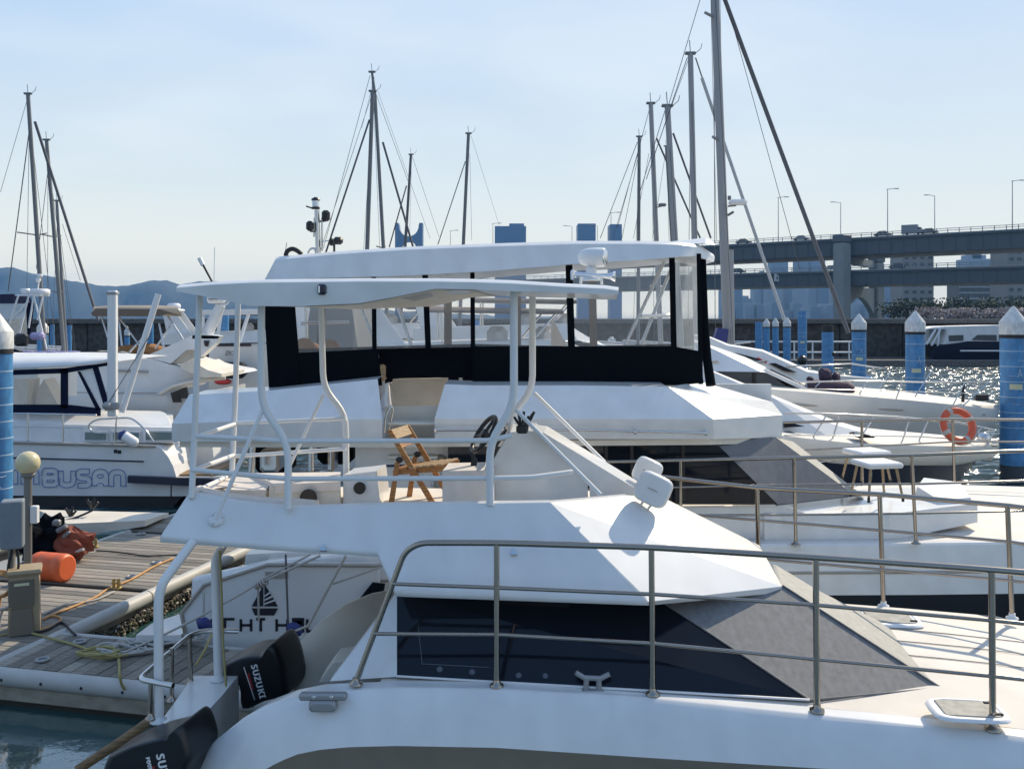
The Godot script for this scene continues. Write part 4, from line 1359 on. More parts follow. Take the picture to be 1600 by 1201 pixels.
	# ---- the two outboards
	outboard(t, [[351, 1036], [380, 1024], [412, 1020], [418, 1012], [425, 1004], [434, 1008], [444, 1032], [450, 1062], [450, 1084], [415, 1094], [382, 1106], [376, 1068], [352, 1068]], 7.15, 0.30, Vector2(396, 1038), Vector2(410, 1090), 0.075, 1.0)
	outboard(t, [[172, 1178], [210, 1160], [255, 1148], [270, 1146], [276, 1136], [285, 1130], [294, 1138], [302, 1160], [305, 1180], [298, 1195], [275, 1235], [178, 1235], [164, 1205]], 6.0, 0.24, Vector2(250, 1182), Vector2(263, 1240), 0.08, 1.1)

func on_plane(u: float, v: float, a: Vector3, b: Vector3, c: Vector3) -> Vector3:
	var n := (b - a).cross(c - a)
	var e := Vector3(0, EYE, 0)
	var d := at(u, v, 1.0) - e
	return e + d * (n.dot(a - e) / n.dot(d))
func interp_x(line: Array, x: float) -> Vector3:
	for i in line.size() - 1:
		var a: Vector3 = line[i]
		var b: Vector3 = line[i + 1]
		if (x <= a.x and x >= b.x) or (x >= a.x and x <= b.x):
			return a.lerp(b, (x - a.x) / (b.x - a.x))
	return line[0] if absf(x - line[0].x) < absf(x - line[-1].x) else line[-1]
func bil(a: Vector3, b: Vector3, c: Vector3, d: Vector3, x: float, y: float) -> Vector3:
	return a.lerp(b, x).lerp(d.lerp(c, x), y)
func loft_groups(st: SurfaceTool, rows: Array, grp: Array) -> void:      # a sheet whose strips keep their own edges sharp
	for k in range(rows[0].size() - 1):
		var t := PackedVector3Array()
		var g := PackedInt32Array()
		for i in rows.size() - 1:
			var a = rows[i]
			var b = rows[i + 1]
			t.append_array([a[k], b[k + 1], a[k + 1], a[k], b[k], b[k + 1]])
			g.append_array([grp[k], grp[k]])
		for i in range(0, t.size(), 3):
			st.set_smooth_group(g[i / 3])
			for j in 3: st.add_vertex(t[i + j])
func loft_rings_groups(st: SurfaceTool, rings: Array, grp: Array) -> void:
	var t := PackedVector3Array()
	var g := PackedInt32Array()
	var n: int = rings[0].size()
	for i in rings.size() - 1:
		for k in n:
			var k2 := (k + 1) % n
			t.append_array([rings[i][k], rings[i][k2], rings[i + 1][k2], rings[i][k], rings[i + 1][k2], rings[i + 1][k]])
			g.append_array([grp[k], grp[k]])
	for e in [0, rings.size() - 1]:
		var r = rings[e]
		for k in range(1, n - 1):
			if e == 0: t.append_array([r[0], r[k + 1], r[k]])
			else: t.append_array([r[0], r[k], r[k + 1]])
			g.append(-1)
	emit(st, t, g)
func cleat(t: Node3D, c: Vector3, dir: Vector3, l: float, horned: bool) -> void:
	var d := dir.normalized()
	var st := S()
	if horned:
		tube(st, [c - d * l * 0.62 + Vector3(0, 0.105, 0), c - d * l * 0.3 + Vector3(0, 0.075, 0), c + d * l * 0.3 + Vector3(0, 0.075, 0), c + d * l * 0.62 + Vector3(0, 0.105, 0)], 0.017, 8)
		for k in [-0.22, 0.22]: tube(st, [c + d * l * k * 1.1, c + d * l * k + Vector3(0, 0.075, 0)], 0.018, 8)
		box(st, c, Vector3(l * 0.8, 0.018, 0.07), 0.006)
	else:
		box(st, c + Vector3(0, 0.035, 0), Vector3(0.3, 0.045, 0.06), 0.012)
		box(st, c + Vector3(0, -0.02, 0), Vector3(0.17, 0.07, 0.08), 0.015)
	var m := part("cleat", st, M("alu"), t)
	if not horned:
		for k in [-0.055, 0.055]:
			st = S()
			lathe(st, c + Vector3(k, 0.038, 0.032), [Vector2(0.013, 0), Vector2(0.009, 0.003)], 10, turned(Vector3(0, 0, 1)))
			part("bolt", st, M("steel"), m)
func outboard(t: Node3D, outl: Array, d: float, thick: float, c0: Vector2, c1: Vector2, h: float, k: float) -> void:
	var mid := Vector2.ZERO
	for o in outl: mid += Vector2(o[0], o[1])
	mid /= outl.size()
	var cv := []
	for o in outl: cv.append(Vector3(o[0], o[1], 0))
	cv = smooth(cv + [cv[0]], 3)
	cv.pop_back()
	var rings := []
	for w in [[0.16, -0.062], [0.1, -0.058], [0.05, -0.045], [0.015, -0.022], [0.0, 0.01], [0.0, thick], [0.04, thick + 0.05], [0.12, thick + 0.07]]:
		var ring := []
		for o in cv:
			var z := Vector2(o.x, o.y).lerp(mid, w[0])
			ring.append(at(z.x, z.y, d) + Vector3(0.05 * w[1] / thick, 0, -w[1]))
		rings.append(ring)
	var st := S()
	loft(st, rings, false, 0)
	slab(st, rings[0], Vector3(0, 0, -0.005))
	slab(st, rings[-1], Vector3(0, 0, 0.005))
	var c := part("outboard", st, M("cowl"), t)
	st = S()
	var lo := at(mid.x, mid.y + 60, d) + Vector3(0, 0, -thick / 2)
	box(st, lo + Vector3(0.12, -0.75, -0.05), Vector3(0.2, 0.7, 0.16), 0.05)
	part("outboard_leg", st, M("cowl"), c)
	# the side print: a pale stripe, a red stripe and the name reading downwards
	var a := at(c0.x, c0.y, d - 0.066)
	var b := at(c1.x, c1.y, d - 0.066)
	var down := (b - a).normalized()
	var side := Vector3(down.y, -down.x, 0).normalized()
	if side.x > 0: side = -side
	write("lettering", "SUZUKI", c, (a + b) / 2, down, -side, h * 0.62, M("letter_white"), 1.15, "Droid Sans", true)
	if k > 1.0: write("lettering", "FOUR", c, a.lerp(b, 0.12) + side * 0.078, down, -side, h * 0.3, M("letter_white"), 1.0, "Droid Sans", true)
	st = S()
	tube(st, [a + side * 0.075, b + side * 0.06], 0.004, 4)
	part("stripe", st, M("letter_white"), c)
	st = S()
	box(st, (a.lerp(b, 0.45)) + side * 0.055, Vector3(0.014, (b - a).length() * 0.5, 0.004), 0.0, Basis(Vector3(0, 0, 1), atan2(-down.x, down.y) + PI))
	part("stripe", st, M("red_print"), c)

# ================================================================== the yacht behind it
func second_yacht() -> void:
	var g := M("gelcoat")
	var t := thing("enclosed_yacht", "second white yacht with black canvas and clear curtains round its flybridge", "yacht", Vector3(0.5, 0, -12))
	# ---- hull
	var near := pts([[300, 905, 9.95], [420, 878, 10.05], [590, 862, 10.15], [880, 852, 10.2], [1240, 850, 10.2], [1440, 849, 10.2], [1600, 847, 10.2], [1800, 850, 10.3], [2050, 850, 11.2], [2200, 835, 12.4]])
	var rows := []
	var low := []
	for p in near:
		rows.append([p + Vector3(0, 0, -0.14), p + Vector3(0, 0.0, -0.02), p + Vector3(0, -0.02, 0), p + Vector3(0, -0.28, 0.05), p + Vector3(0, -0.53, 0.05)])
		low.append([p + Vector3(0, -0.53, 0.045), p + Vector3(0, -1.0, -0.05), Vector3(p.x, -0.3, p.z - 0.25)])
	var st := S()
	loft_groups(st, rows, [0, 1, 2, 2])
	part("hull", st, g, t)
	st = S()
	sheet(st, low)
	part("hull_bottom", st, M("boot_black"), t)
	st = S()
	var rb := []
	for i in range(2, near.size()): rb.append(near[i] + Vector3(0, -0.29, 0.052))
	tube(st, rb, 0.016, 6)
	part("rubbing_strake", st, M("taupe"), t)
	var far := pts([[420, 765, 13.9], [880, 758, 14.0], [1240, 757, 13.9], [1500, 757, 13.8], [1750, 765, 13.5], [2000, 790, 12.9], [2200, 835, 12.4]])
	st = S()
	var fr := []
	for p in far: fr.append([p, p + Vector3(0, -0.6, 0), Vector3(p.x, -0.3, p.z + 0.2)])
	sheet(st, fr)
	part("far_topside", st, g, t)
	var dk := []
	for i in 14:
		var x := lerpf(9.0, -2.6, i / 13.0)
		var a := interp_x(near, x) + Vector3(0, 0.0, -0.14)
		var b := interp_x(far, x)
		var r := []
		for k in 5: r.append(a.lerp(b, k / 4.0) + Vector3(0, 0.04 * sin(PI * k / 4.0), 0))
		dk.append(r)
	st = S()
	sheet(st, dk)
	part("deck", st, M("nonskid"), t)
	# ---- the lettered quarter, aft
	var qz := 9.9
	var qp := pts([[291, 1000], [283, 958], [318, 914], [362, 897], [418, 882], [440, 882], [590, 883], [600, 1075], [330, 1075]], qz)
	st = S()
	slab(st, qp, Vector3(0.0, 0, -0.12))
	var quarter := part("stern_quarter", st, M("white_paint"), t)
	st = S()
	tube(st, pts([[291, 1000], [283, 958], [318, 914], [418, 882], [600, 883]], qz - 0.01), 0.02, 6)
	part("edge_moulding", st, M("taupe"), quarter)
	st = S()
	slab(st, pts([[378, 905], [384, 866], [460, 862], [700, 862], [700, 905]], 10.3), Vector3(0, 0, -0.2))
	part("cockpit_side", st, g, t)
	# emblem: a small sailing boat, and the name below it
	var ez := qz + 0.006
	for o in [[[393, 950], [434, 950], [428, 961], [398, 961]], [[393, 947], [411, 947], [411, 914]], [[413, 912], [434, 947], [413, 947]]]:
		st = S()
		slab(st, pts(o, ez - 0.008), Vector3(0, 0, 0.006))
		part("emblem", st, M("navy_print"), quarter)
	for k in 3:
		st = S()
		var y := 930.0 + k * 6.0
		slab(st, pts([[413, y], [421 + k * 4, y - 6], [423 + k * 4, y - 4], [413, y + 2.5]], ez - 0.016), Vector3(0, 0, 0.006))
		part("emblem_stripe", st, M("white_paint"), quarter)
	var px := qz / FOC
	var lx := [["Y", 308, 15], ["A", 329, 13], ["C", 351, 15], ["H", 376, 16], ["T", 400, 14], ["H", 432, 17], ["O", 458, 15], ["L", 480, 14]]
	st = S()
	for q in lx:
		var o := at(q[1], 986, ez - 0.008)
		glyph(st, q[0], o, Vector3.RIGHT, Vector3.UP, q[2] * px, 19.0 * px, 0.0135, false)
	part("lettering", st, M("navy_print"), quarter)
	st = S()
	slab(st, pts([[414, 893], [450, 893], [450, 903], [428, 904], [414, 899]], ez - 0.008), Vector3(0, 0, 0.004))
	part("small_print", st, M("taupe"), quarter)
	# dark cabin windows beyond the quarter and a low swim step
	st = S()
	slab(st, pts([[562, 934], [582, 909], [602, 911], [600, 924]], qz - 0.03), Vector3(0, 0, 0.02))
	part("quarter_window", st, M("black_glass"), quarter)
	st = S()
	slab(st, [at(212, 992, 9.6), at(283, 992, 9.6), at(283, 958, 10.4), at(236, 974, 10.2)], Vector3(0, -0.06, 0))
	part("swim_step", st, g, t)
	# ---- flybridge coaming
	var T := [[295, 617, 10.72], [420, 610, 10.7], [590, 592, 10.68]]
	var C := [[268, 662, 10.45], [420, 656, 10.4], [597, 655, 10.38]]
	var T2 := [[695, 600, 10.64], [740, 602, 10.62], [905, 602, 10.6], [1044, 604, 10.58]]
	var C2 := [[679, 654, 10.33], [740, 654, 10.33], [905, 654, 10.3], [1115, 655, 10.25]]
	for q in [[T, C, 690], [T2, C2, 686]]:
		rows = []
		for i in q[0].size():
			var a := at(q[0][i][0], q[0][i][1], q[0][i][2])
			var c := at(q[1][i][0], q[1][i][1], q[1][i][2])
			var b := at(q[1][i][0], q[2] if not (i == q[0].size() - 1 and q[2] == 686) else 686, q[1][i][2] + 0.02)
			rows.append([a + Vector3(0, -0.3, -0.62), a + Vector3(0, 0.01, -0.6), a, c, b, b + Vector3(0, -0.01, -0.35)])
		st = S()
		loft_groups(st, rows, [0, 1, 2, 3, 4])
		if q[2] == 690:
			face(st, [rows[0][2], rows[0][3], rows[0][4], rows[0][4] + Vector3(0.1, 0, -2.6), rows[0][2] + Vector3(0.1, 0, -1.9)])
		else:
			# the aft end beside the stairs, and the front corner
			face(st, [rows[0][2], rows[0][3], rows[0][4], rows[0][4] + Vector3(0.15, 0, -0.8), rows[0][2] + Vector3(0.15, 0, -0.4)])
		part("flybridge_side", st, g, t)
	var c1 := at(1115, 655, 10.25)
	var f1 := at(1223, 648, 11.2)
	var r1 := at(1044, 604, 10.58)
	var r2 := at(1096, 596, 11.6)
	var r3 := at(1207, 628, 12.5)
	st = S()
	face(st, [r1, c1, f1, r3, r2])
	face(st, [c1, at(1113, 686, 10.27), at(1222, 683, 11.2), f1])
	face(st, [f1, at(1222, 683, 11.2), r3 + Vector3(0.0, -0.3, -0.6), r3])
	part("flybridge_front", st, g, t)
	st = S()
	slab(st, [at(600, 690, 10.4), at(1110, 686, 10.3), at(1220, 683, 11.2), at(1205, 655, 12.4), at(385, 655, 12.35), at(280, 690, 10.5)], Vector3(0, -0.06, 0))
	part("flybridge_floor", st, M("cream"), t)
	rows = []
	for q in [[380, 612, 12.4], [700, 600, 12.4], [1205, 600, 12.6]]:
		var a := at(q[0], q[1], q[2])
		rows.append([a + Vector3(0, -0.45, 0.05), a + Vector3(0, 0, 0.02), a + Vector3(0, 0, -0.1), a + Vector3(0, -0.6, -0.4)])
	st = S()
	sheet(st, rows, -1)
	part("far_coaming", st, g, t)
	# the stairway between the two lengths of coaming
	st = S()
	slab(st, pts([[600, 640], [614, 592], [700, 590], [690, 640]], 11.6), Vector3(0, 0, -0.05))
	part("stair_wall", st, M("cream"), t)
	st = S()
	slab(st, pts([[592, 750], [600, 636], [688, 634], [680, 750]], 10.9), Vector3(0, 0, -0.05))
	part("stair_wall", st, M("cream"), t)
	for k in 3:
		st = S()
		box(st, at(646, 660 + k * 26, 10.7 - k * 0.05), Vector3(0.55, 0.03, 0.28), 0.008)
		part("stair_tread", st, M("cream"), t)
	st = S()
	rows = []
	for q in [[600, 600, 11.5], [594, 625, 11.1], [592, 660, 10.7], [594, 750, 10.6]]:
		var p := at(q[0], q[1], q[2])
		rows.append([p, p + Vector3(0.05, 0.02, -0.02), p + Vector3(0.09, 0.0, -0.4)])
	sheet(st, rows)
	part("stair_cheek", st, g, t)
	rail("stair_handle", bend(pts([[601, 676, 10.55], [602, 650, 10.55], [612, 633, 10.6], [615, 640, 10.6], [608, 672, 10.6]]), 0.06), 0.012, M("steel"), t)
	st = S()
	tube(st, pts([[681, 672, 10.2], [905, 671, 10.18], [1102, 676, 10.15]]), 0.013, 8)
	var gr := part("grab_rail", st, M("steel"), t)
	for q in [[681, 672, 10.2], [992, 674, 10.17], [1102, 676, 10.15]]:
		st = S()
		box(st, at(q[0], q[1], q[2] + 0.04), Vector3(0.035, 0.05, 0.1), 0.008)
		part("rail_bracket", st, M("steel"), gr)
	# ---- cabin below
	st = S()
	slab(st, pts([[555, 690], [705, 690], [705, 800], [555, 800]], 10.62), Vector3(0, 0, -0.06))
	var cw := part("cabin_wall", st, g, t)
	for q in [[688, 720, 0.075], [684, 757, 0.07]]:
		st = S()
		lathe(st, at(q[0], q[1], 10.6), [Vector2(q[2], 0), Vector2(q[2], 0.012), Vector2(q[2] * 0.8, 0.02)], 20, turned(Vector3(0, 0, 1)))
		var ph := part("porthole", st, M("steel"), cw)
		st = S()
		lathe(st, at(q[0], q[1], 10.575), [Vector2(q[2] * 0.78, 0), Vector2(q[2] * 0.7, 0.003)], 20, turned(Vector3(0, 0, 1)))
		part("pane", st, M("dusty_pale"), ph)
	st = S()
	slab(st, pts([[700, 686], [1113, 686], [1216, 788], [700, 788]], 10.42), Vector3(0, 0, -0.03))
	var bw := part("side_window", st, M("black_glass"), t)
	for q in [[945, 690, 945, 780], [985, 690, 985, 780], [1065, 692, 1066, 782]]:
		st = S()
		slab(st, pts([[q[0], q[1]], [q[0] + 5, q[1]], [q[2] + 5, q[3]], [q[2], q[3]]], 10.412), Vector3(0, 0, -0.006))
		part("window_mullion", st, M("black"), bw)
	st = S()
	var wb := [at(1112, 686, 10.44), at(1216, 788, 10.44), at(1336, 774, 10.95), at(1212, 683, 11.05)]
	slab(st, wb, Vector3(-0.02, -0.015, -0.005))
	part("windscreen_panel", st, M("smoke_screen") if mats.has("smoke_screen") else M("dusty_glass"), t)
	st = S()
	slab(st, [wb[3] + Vector3(0.004, 0, 0), wb[2] + Vector3(0.004, 0, 0), at(1362, 784, 11.3), at(1240, 690, 11.6)], Vector3(-0.02, -0.01, -0.01))
	part("windscreen_panel", st, M("dusty_pale"), t)
	st = S()
	slab(st, pts([[705, 800], [705, 850], [1390, 850], [1228, 790]], 10.46), Vector3(0, 0, -0.04))
	part("cabin_base", st, g, t)
	# ---- foredeck trunk with the raised box
	rows = []
	for q in [[1195, 803, 846, 10.42, 11.9], [1390, 803, 845, 10.42, 11.9], [1528, 786, 816, 10.8, 11.9]]:
		var a := at(q[0], q[1], q[3])
		var b := at(q[0], q[2], q[3] - 0.02)
		rows.append([b, a, a + Vector3(0.0, 0.03, -(q[4] - q[3]) * 0.5), a + Vector3(0, 0.0, -(q[4] - q[3])), b + Vector3(0, 0, -(q[4] - q[3]) - 0.05)])
	st = S()
	loft(st, rows, true, -1)
	part("deck_trunk", st, g, t)
	st = S()
	loft(st, [pts([[1428, 780, 11.2], [1464, 800, 10.72], [1520, 792, 10.78], [1500, 762, 11.7], [1440, 752, 12.0]]), pts([[1434, 760, 11.2], [1468, 781, 10.80], [1517, 777, 10.85], [1500, 753, 11.6], [1444, 746, 11.9]])], true, -1)
	part("raised_locker", st, g, t)
	# ---- rails
	rail("top_rail", pts([[860, 724, 10.3], [1063, 719, 10.2], [1243, 715, 10.18], [1430, 711, 10.15], [1600, 704, 10.15], [1800, 700, 10.3]]), 0.02, M("steel_worn"), t, 10)
	rail("mid_rail", pts([[860, 766, 10.3], [1063, 761, 10.2], [1243, 757, 10.18], [1430, 756, 10.15], [1600, 751, 10.15], [1800, 748, 10.3]]), 0.012, M("steel_worn"), t)
	rail("mid_rail", pts([[860, 806, 10.3], [1063, 805, 10.2], [1243, 804, 10.18], [1430, 802, 10.15], [1600, 798, 10.15], [1800, 796, 10.3]]), 0.012, M("steel_worn"), t)
	for q in [[1063, 719, 1064, 852, 10.2], [1241, 715, 1244, 850, 10.18], [1425, 711, 1432, 849, 10.15], [1607, 704, 1612, 847, 10.15]]:
		rail("stanchion", pts([[q[0], q[1], q[4]], [q[2], q[3], q[4]]]), 0.02, M("steel_worn"), t)
		stanchion_foot(at(q[2], q[3], q[4]), M("steel_worn"), t, 0.05)
	rail("top_rail", pts([[1224, 660, 13.9], [1347, 657, 13.9], [1490, 655, 13.8], [1600, 656, 13.7], [1750, 660, 13.4], [2000, 690, 12.6]]), 0.02, M("steel_worn"), t, 10)
	rail("mid_rail", pts([[1224, 705, 13.9], [1490, 690, 13.8], [1600, 690, 13.7], [1800, 700, 13.3]]), 0.012, M("steel_worn"), t)
	for q in [[1347, 657, 1348, 757, 13.9], [1489, 655, 1492, 757, 13.8], [1660, 657, 1664, 760, 13.6]]:
		rail("stanchion", pts([[q[0], q[1], q[4]], [q[2], q[3], q[4]]]), 0.021, M("steel_worn"), t)
	# ---- canvas enclosure
	var cv := M("canvas")
	var ez2 := 11.15
	var bars := [[[412, 472], [460, 470], [466, 545], [470, 606], [420, 612]], [[466, 551], [590, 545], [597, 602], [468, 607]], [[590, 545], [738, 540], [738, 590], [597, 590]], [[738, 541], [1053, 541], [1058, 602], [738, 601]], [[1053, 541], [1092, 548], [1100, 598], [1058, 602]]]
	for q in bars:
		st = S()
		var zz := ez2 if q[0][0] < 590 or q[0][0] > 700 else ez2 + 0.12
		slab(st, pts(q, zz), Vector3(0, 0, -0.012))
		part("canvas_panel", st, cv, t)
	for q in [[584, 428, 585, 546, 7], [664, 425, 669, 543, 9], [738, 420, 739, 543, 7], [889, 412, 893, 543, 11], [1050, 402, 1053, 545, 9], [1092, 396, 1095, 600, 7]]:
		st = S()
		var h: float = q[4] / 2.0
		slab(st, pts([[q[0] - h, q[1]], [q[0] + h, q[1]], [q[2] + h, q[3]], [q[2] - h, q[3]]], ez2 + 0.013), Vector3(0, 0, 0.01))
		part("canvas_strip", st, cv, t)
	st = S()
	slab(st, pts([[462, 545], [592, 541], [740, 537], [900, 541], [1053, 537], [1053, 545], [900, 547], [740, 546], [592, 548], [464, 553]], ez2 + 0.026), Vector3(0, 0, 0.01))
	part("canvas_hem", st, cv, t)
	for q in [[[462, 472], [584, 468], [585, 545], [466, 551]], [[585, 430], [666, 427], [669, 543], [585, 545]], [[668, 427], [738, 424], [739, 542], [669, 543]], [[739, 422], [889, 414], [892, 543], [739, 543]], [[890, 414], [1051, 404], [1053, 541], [893, 543]]]:
		st = S()
		slab(st, pts(q, ez2 + 0.006), Vector3(0, 0, -0.002))
		part("clear_curtain", st, M("clear_vinyl"), t)
	st = S()
	slab(st, [at(1056, 404, 11.16), at(1092, 398, 11.7), at(1090, 549, 11.7), at(1056, 541, 11.16)], Vector3(0, 0, -0.002))
	part("clear_curtain", st, M("cloudy_vinyl"), t)
	st = S()      # the rolled flap hanging at the front corner
	tube(st, pts([[1098, 398, 11.5], [1101, 500, 11.4], [1105, 560, 11.35], [1111, 602, 11.25]]), 0.04, 8, 0.06)
	part("rolled_flap", st, cv, t)
	# far side of the enclosure
	for q in [[[540, 560], [860, 556], [860, 470], [540, 478]]]: pass
	for q in [[[420, 560], [1060, 556], [1060, 596], [420, 600]]]:
		st = S()
		slab(st, pts(q, 12.35), Vector3(0, 0, -0.012))
		part("canvas_panel", st, cv, t)
	for q in [[505, 448, 500, 560], [700, 445, 700, 558], [808, 440, 808, 557], [925, 435, 928, 556]]:
		st = S()
		slab(st, pts([[q[0] - 6, q[1]], [q[0] + 6, q[1]], [q[2] + 6, q[3]], [q[2] - 6, q[3]]], 12.37), Vector3(0, 0, 0.02))
		part("canvas_strip", st, M("tan_under"), t)
	# ---- stainless frame inside
	for q in [[[618, 470, 11.8], [660, 588, 11.6]], [[1040, 405, 11.9], [974, 545, 11.7]], [[1052, 412, 12.1], [1000, 545, 12.0]], [[478, 475, 12.2], [480, 555, 12.2]], [[560, 470, 12.2], [592, 548, 12.1]], [[470, 505, 12.2], [545, 503, 12.2]], [[1002, 494, 11.8], [1050, 492, 12.2]]]:
		rail("frame_tube", pts(q), 0.022, M("steel"), t)
	rail("frame_tube", bend(pts([[677, 590, 11.4], [677, 560, 11.4], [690, 543, 11.4], [738, 543, 11.4]]), 0.12), 0.02, M("steel"), t)
	rail("frame_tube", pts([[720, 545, 11.35], [720, 598, 11.35]]), 0.024, M("steel"), t)
	rail("frame_tube", pts([[592, 546, 11.3], [646, 547, 11.3]]), 0.018, M("steel"), t)
	# seats seen through the curtains
	st = S()
	slab(st, pts([[862, 546], [862, 502], [868, 505], [880, 530], [888, 546]], 12.2), Vector3(0, 0, -0.3))
	part("helm_chair", st, M("vinyl"), t)
	# ---- hardtop
	rows = []
	for q in [[413, 437, 430, 402, 0], [520, 434, 530, 393, 1], [640, 430, 640, 386, 1], [770, 423, 770, 381, 1], [900, 412, 900, 377, 1], [1000, 406, 1000, 377, 1], [1060, 401, 1060, 378, 1], [1095, 398, 1100, 380, 1], [1133, 404, 1134, 393, 0]]:
		var lo := at(q[0], q[1], 10.95)
		var hi := at(q[2], q[3], 11.05)
		var back := 1.75 if q[4] == 1 else 1.5
		if q[0] > 1090:
			lo.z -= 0.25 if q[0] < 1100 else 0.6
			hi.z -= 0.25 if q[0] < 1100 else 0.6
			back = 1.15
		rows.append([lo + Vector3(0, 0.0, -0.02), lo, hi + Vector3(0, -0.03, 0.01), hi + Vector3(0, 0.01, -0.05), hi + Vector3(0, 0.05, -back * 0.5), hi + Vector3(0, 0.0, -back), lo + Vector3(0, 0.0, -back)])
	st = S()
	loft_rings_groups(st, rows, [5, 1, 2, 2, 2, 3, 5])
	part("hardtop", st, g, t)
	st = S()
	slab(st, pts([[480, 432], [640, 427], [890, 409], [1080, 398], [1080, 405], [890, 420], [640, 437], [480, 440]], 12.3), Vector3(0, 0, -0.3))
	part("roof_lining", st, M("cream"), t)
	st = S()
	loft(st, [pts([[1050, 381, 11.3], [1050, 377, 11.5], [1050, 377, 12.3], [1050, 381, 12.4]]), pts([[1102, 380, 11.3], [1103, 371, 11.5], [1103, 371, 12.3], [1102, 380, 12.4]]), pts([[1118, 383, 11.5], [1114, 377, 11.6], [1114, 377, 12.2], [1118, 383, 12.3]])], true, -1)
	part("roof_pod", st, g, t)
	# roof gear: light mast, speakers, lamps, cable loops
	var lm := at(495, 392, 11.6)
	st = S()
	tube(st, pts([[497, 396, 11.6], [495, 328, 11.6]]), 0.032, 10)
	tube(st, pts([[503, 392, 11.6], [503, 340, 11.6]]), 0.012, 8)
	tube(st, pts([[490, 370, 11.6], [491, 340, 11.6]]), 0.01, 8)
	var mast := part("light_mast", st, M("steel"), t)
	st = S()
	lathe(st, at(493, 325, 11.6), [Vector2(0.05, -0.012), Vector2(0.05, 0.012)], 14)
	lathe(st, at(493, 313, 11.6), [Vector2(0.055, 0.0), Vector2(0.05, 0.02), Vector2(0.015, 0.04)], 14)
	tube(st, pts([[478, 322, 11.6], [487, 325, 11.6]]), 0.01, 6)
	part("lamp_cap", st, M("black"), mast)
	st = S()
	lathe(st, at(493, 324, 11.6), [Vector2(0.042, 0.012), Vector2(0.042, 0.082)], 14)
	part("lamp_glass", st, M("lens"), mast)
	for q in [[484, 353, 0.085, 0.12], [509, 337, 0.095, 0.13]]:
		st = S()
		box(st, at(q[0], q[1], 11.55), Vector3(q[2], q[3], 0.09), 0.025)
		tube(st, [at(q[0], q[1] + 8, 11.6), at(496, q[1] + 9, 11.6)], 0.012, 6)
		part("loudspeaker", st, M("black"), mast)
	st = S()
	box(st, at(528, 376, 11.5), Vector3(0.11, 0.09, 0.1), 0.025, Basis(Vector3.UP, 0.4))
	box(st, at(518, 378, 11.6), Vector3(0.06, 0.09, 0.1), 0.02)
	tube(st, [at(522, 381, 11.5), at(522, 394, 11.5)], 0.014, 6)
	part("roof_lamp", st, M("black"), t)
	rail("cable_loop", bend(pts([[446, 400, 11.6], [448, 392, 11.6], [456, 388, 11.6], [464, 391, 11.6], [471, 397, 11.6]]), 0.03), 0.028, M("cable_black"), t)
	rail("cable_loop", bend(pts([[481, 396, 11.6], [485, 388, 11.6], [492, 388, 11.6], [494, 396, 11.6]]), 0.03), 0.014, M("steel"), t)
	rail("roof_rail", bend(pts([[501, 378, 11.6], [512, 376, 11.6], [520, 377, 11.6]]), 0.02), 0.008, M("steel"), t)
	rail("whip_antenna", pts([[444, 400, 11.9], [448, 379, 11.9]]), 0.004, M("wire"), t, 5)
	# ---- aft cockpit: posts, dark covers, rails
	for q in [[396, 675, 392, 740], [486, 680, 486, 735]]:
		rail("cockpit_post", pts([[q[0], q[1], 10.8], [q[2], q[3], 10.8]]), 0.035, M("steel"), t, 10)
	for q in [[410, 700, 440, 735], [515, 683, 525, 735]]:
		st = S()
		box(st, at((q[0] + q[2]) / 2.0, (q[1] + q[3]) / 2.0, 11.3), Vector3((q[2] - q[0]) / FOC * 11.3, (q[3] - q[1]) / FOC * 11.3, 0.3), 0.03)
		part("steel_drum", st, M("steel"), t)
	for q in [[405, 684, 458, 738], [500, 683, 556, 722]]:
		st = S()
		box(st, at((q[0] + q[2]) / 2.0, (q[1] + q[3]) / 2.0, 12.0), Vector3((q[2] - q[0]) / FOC * 12.0, (q[3] - q[1]) / FOC * 12.0, 0.5), 0.07)
		part("black_cover", st, M("canvas"), t)
	rail("cockpit_rail", bend(pts([[540, 736, 10.3], [588, 728, 10.3], [770, 725, 10.3]]), 0.1), 0.014, M("navy"), t)
	rail("cockpit_rail", pts([[590, 768, 10.3], [690, 766, 10.3]]), 0.012, M("navy"), t)

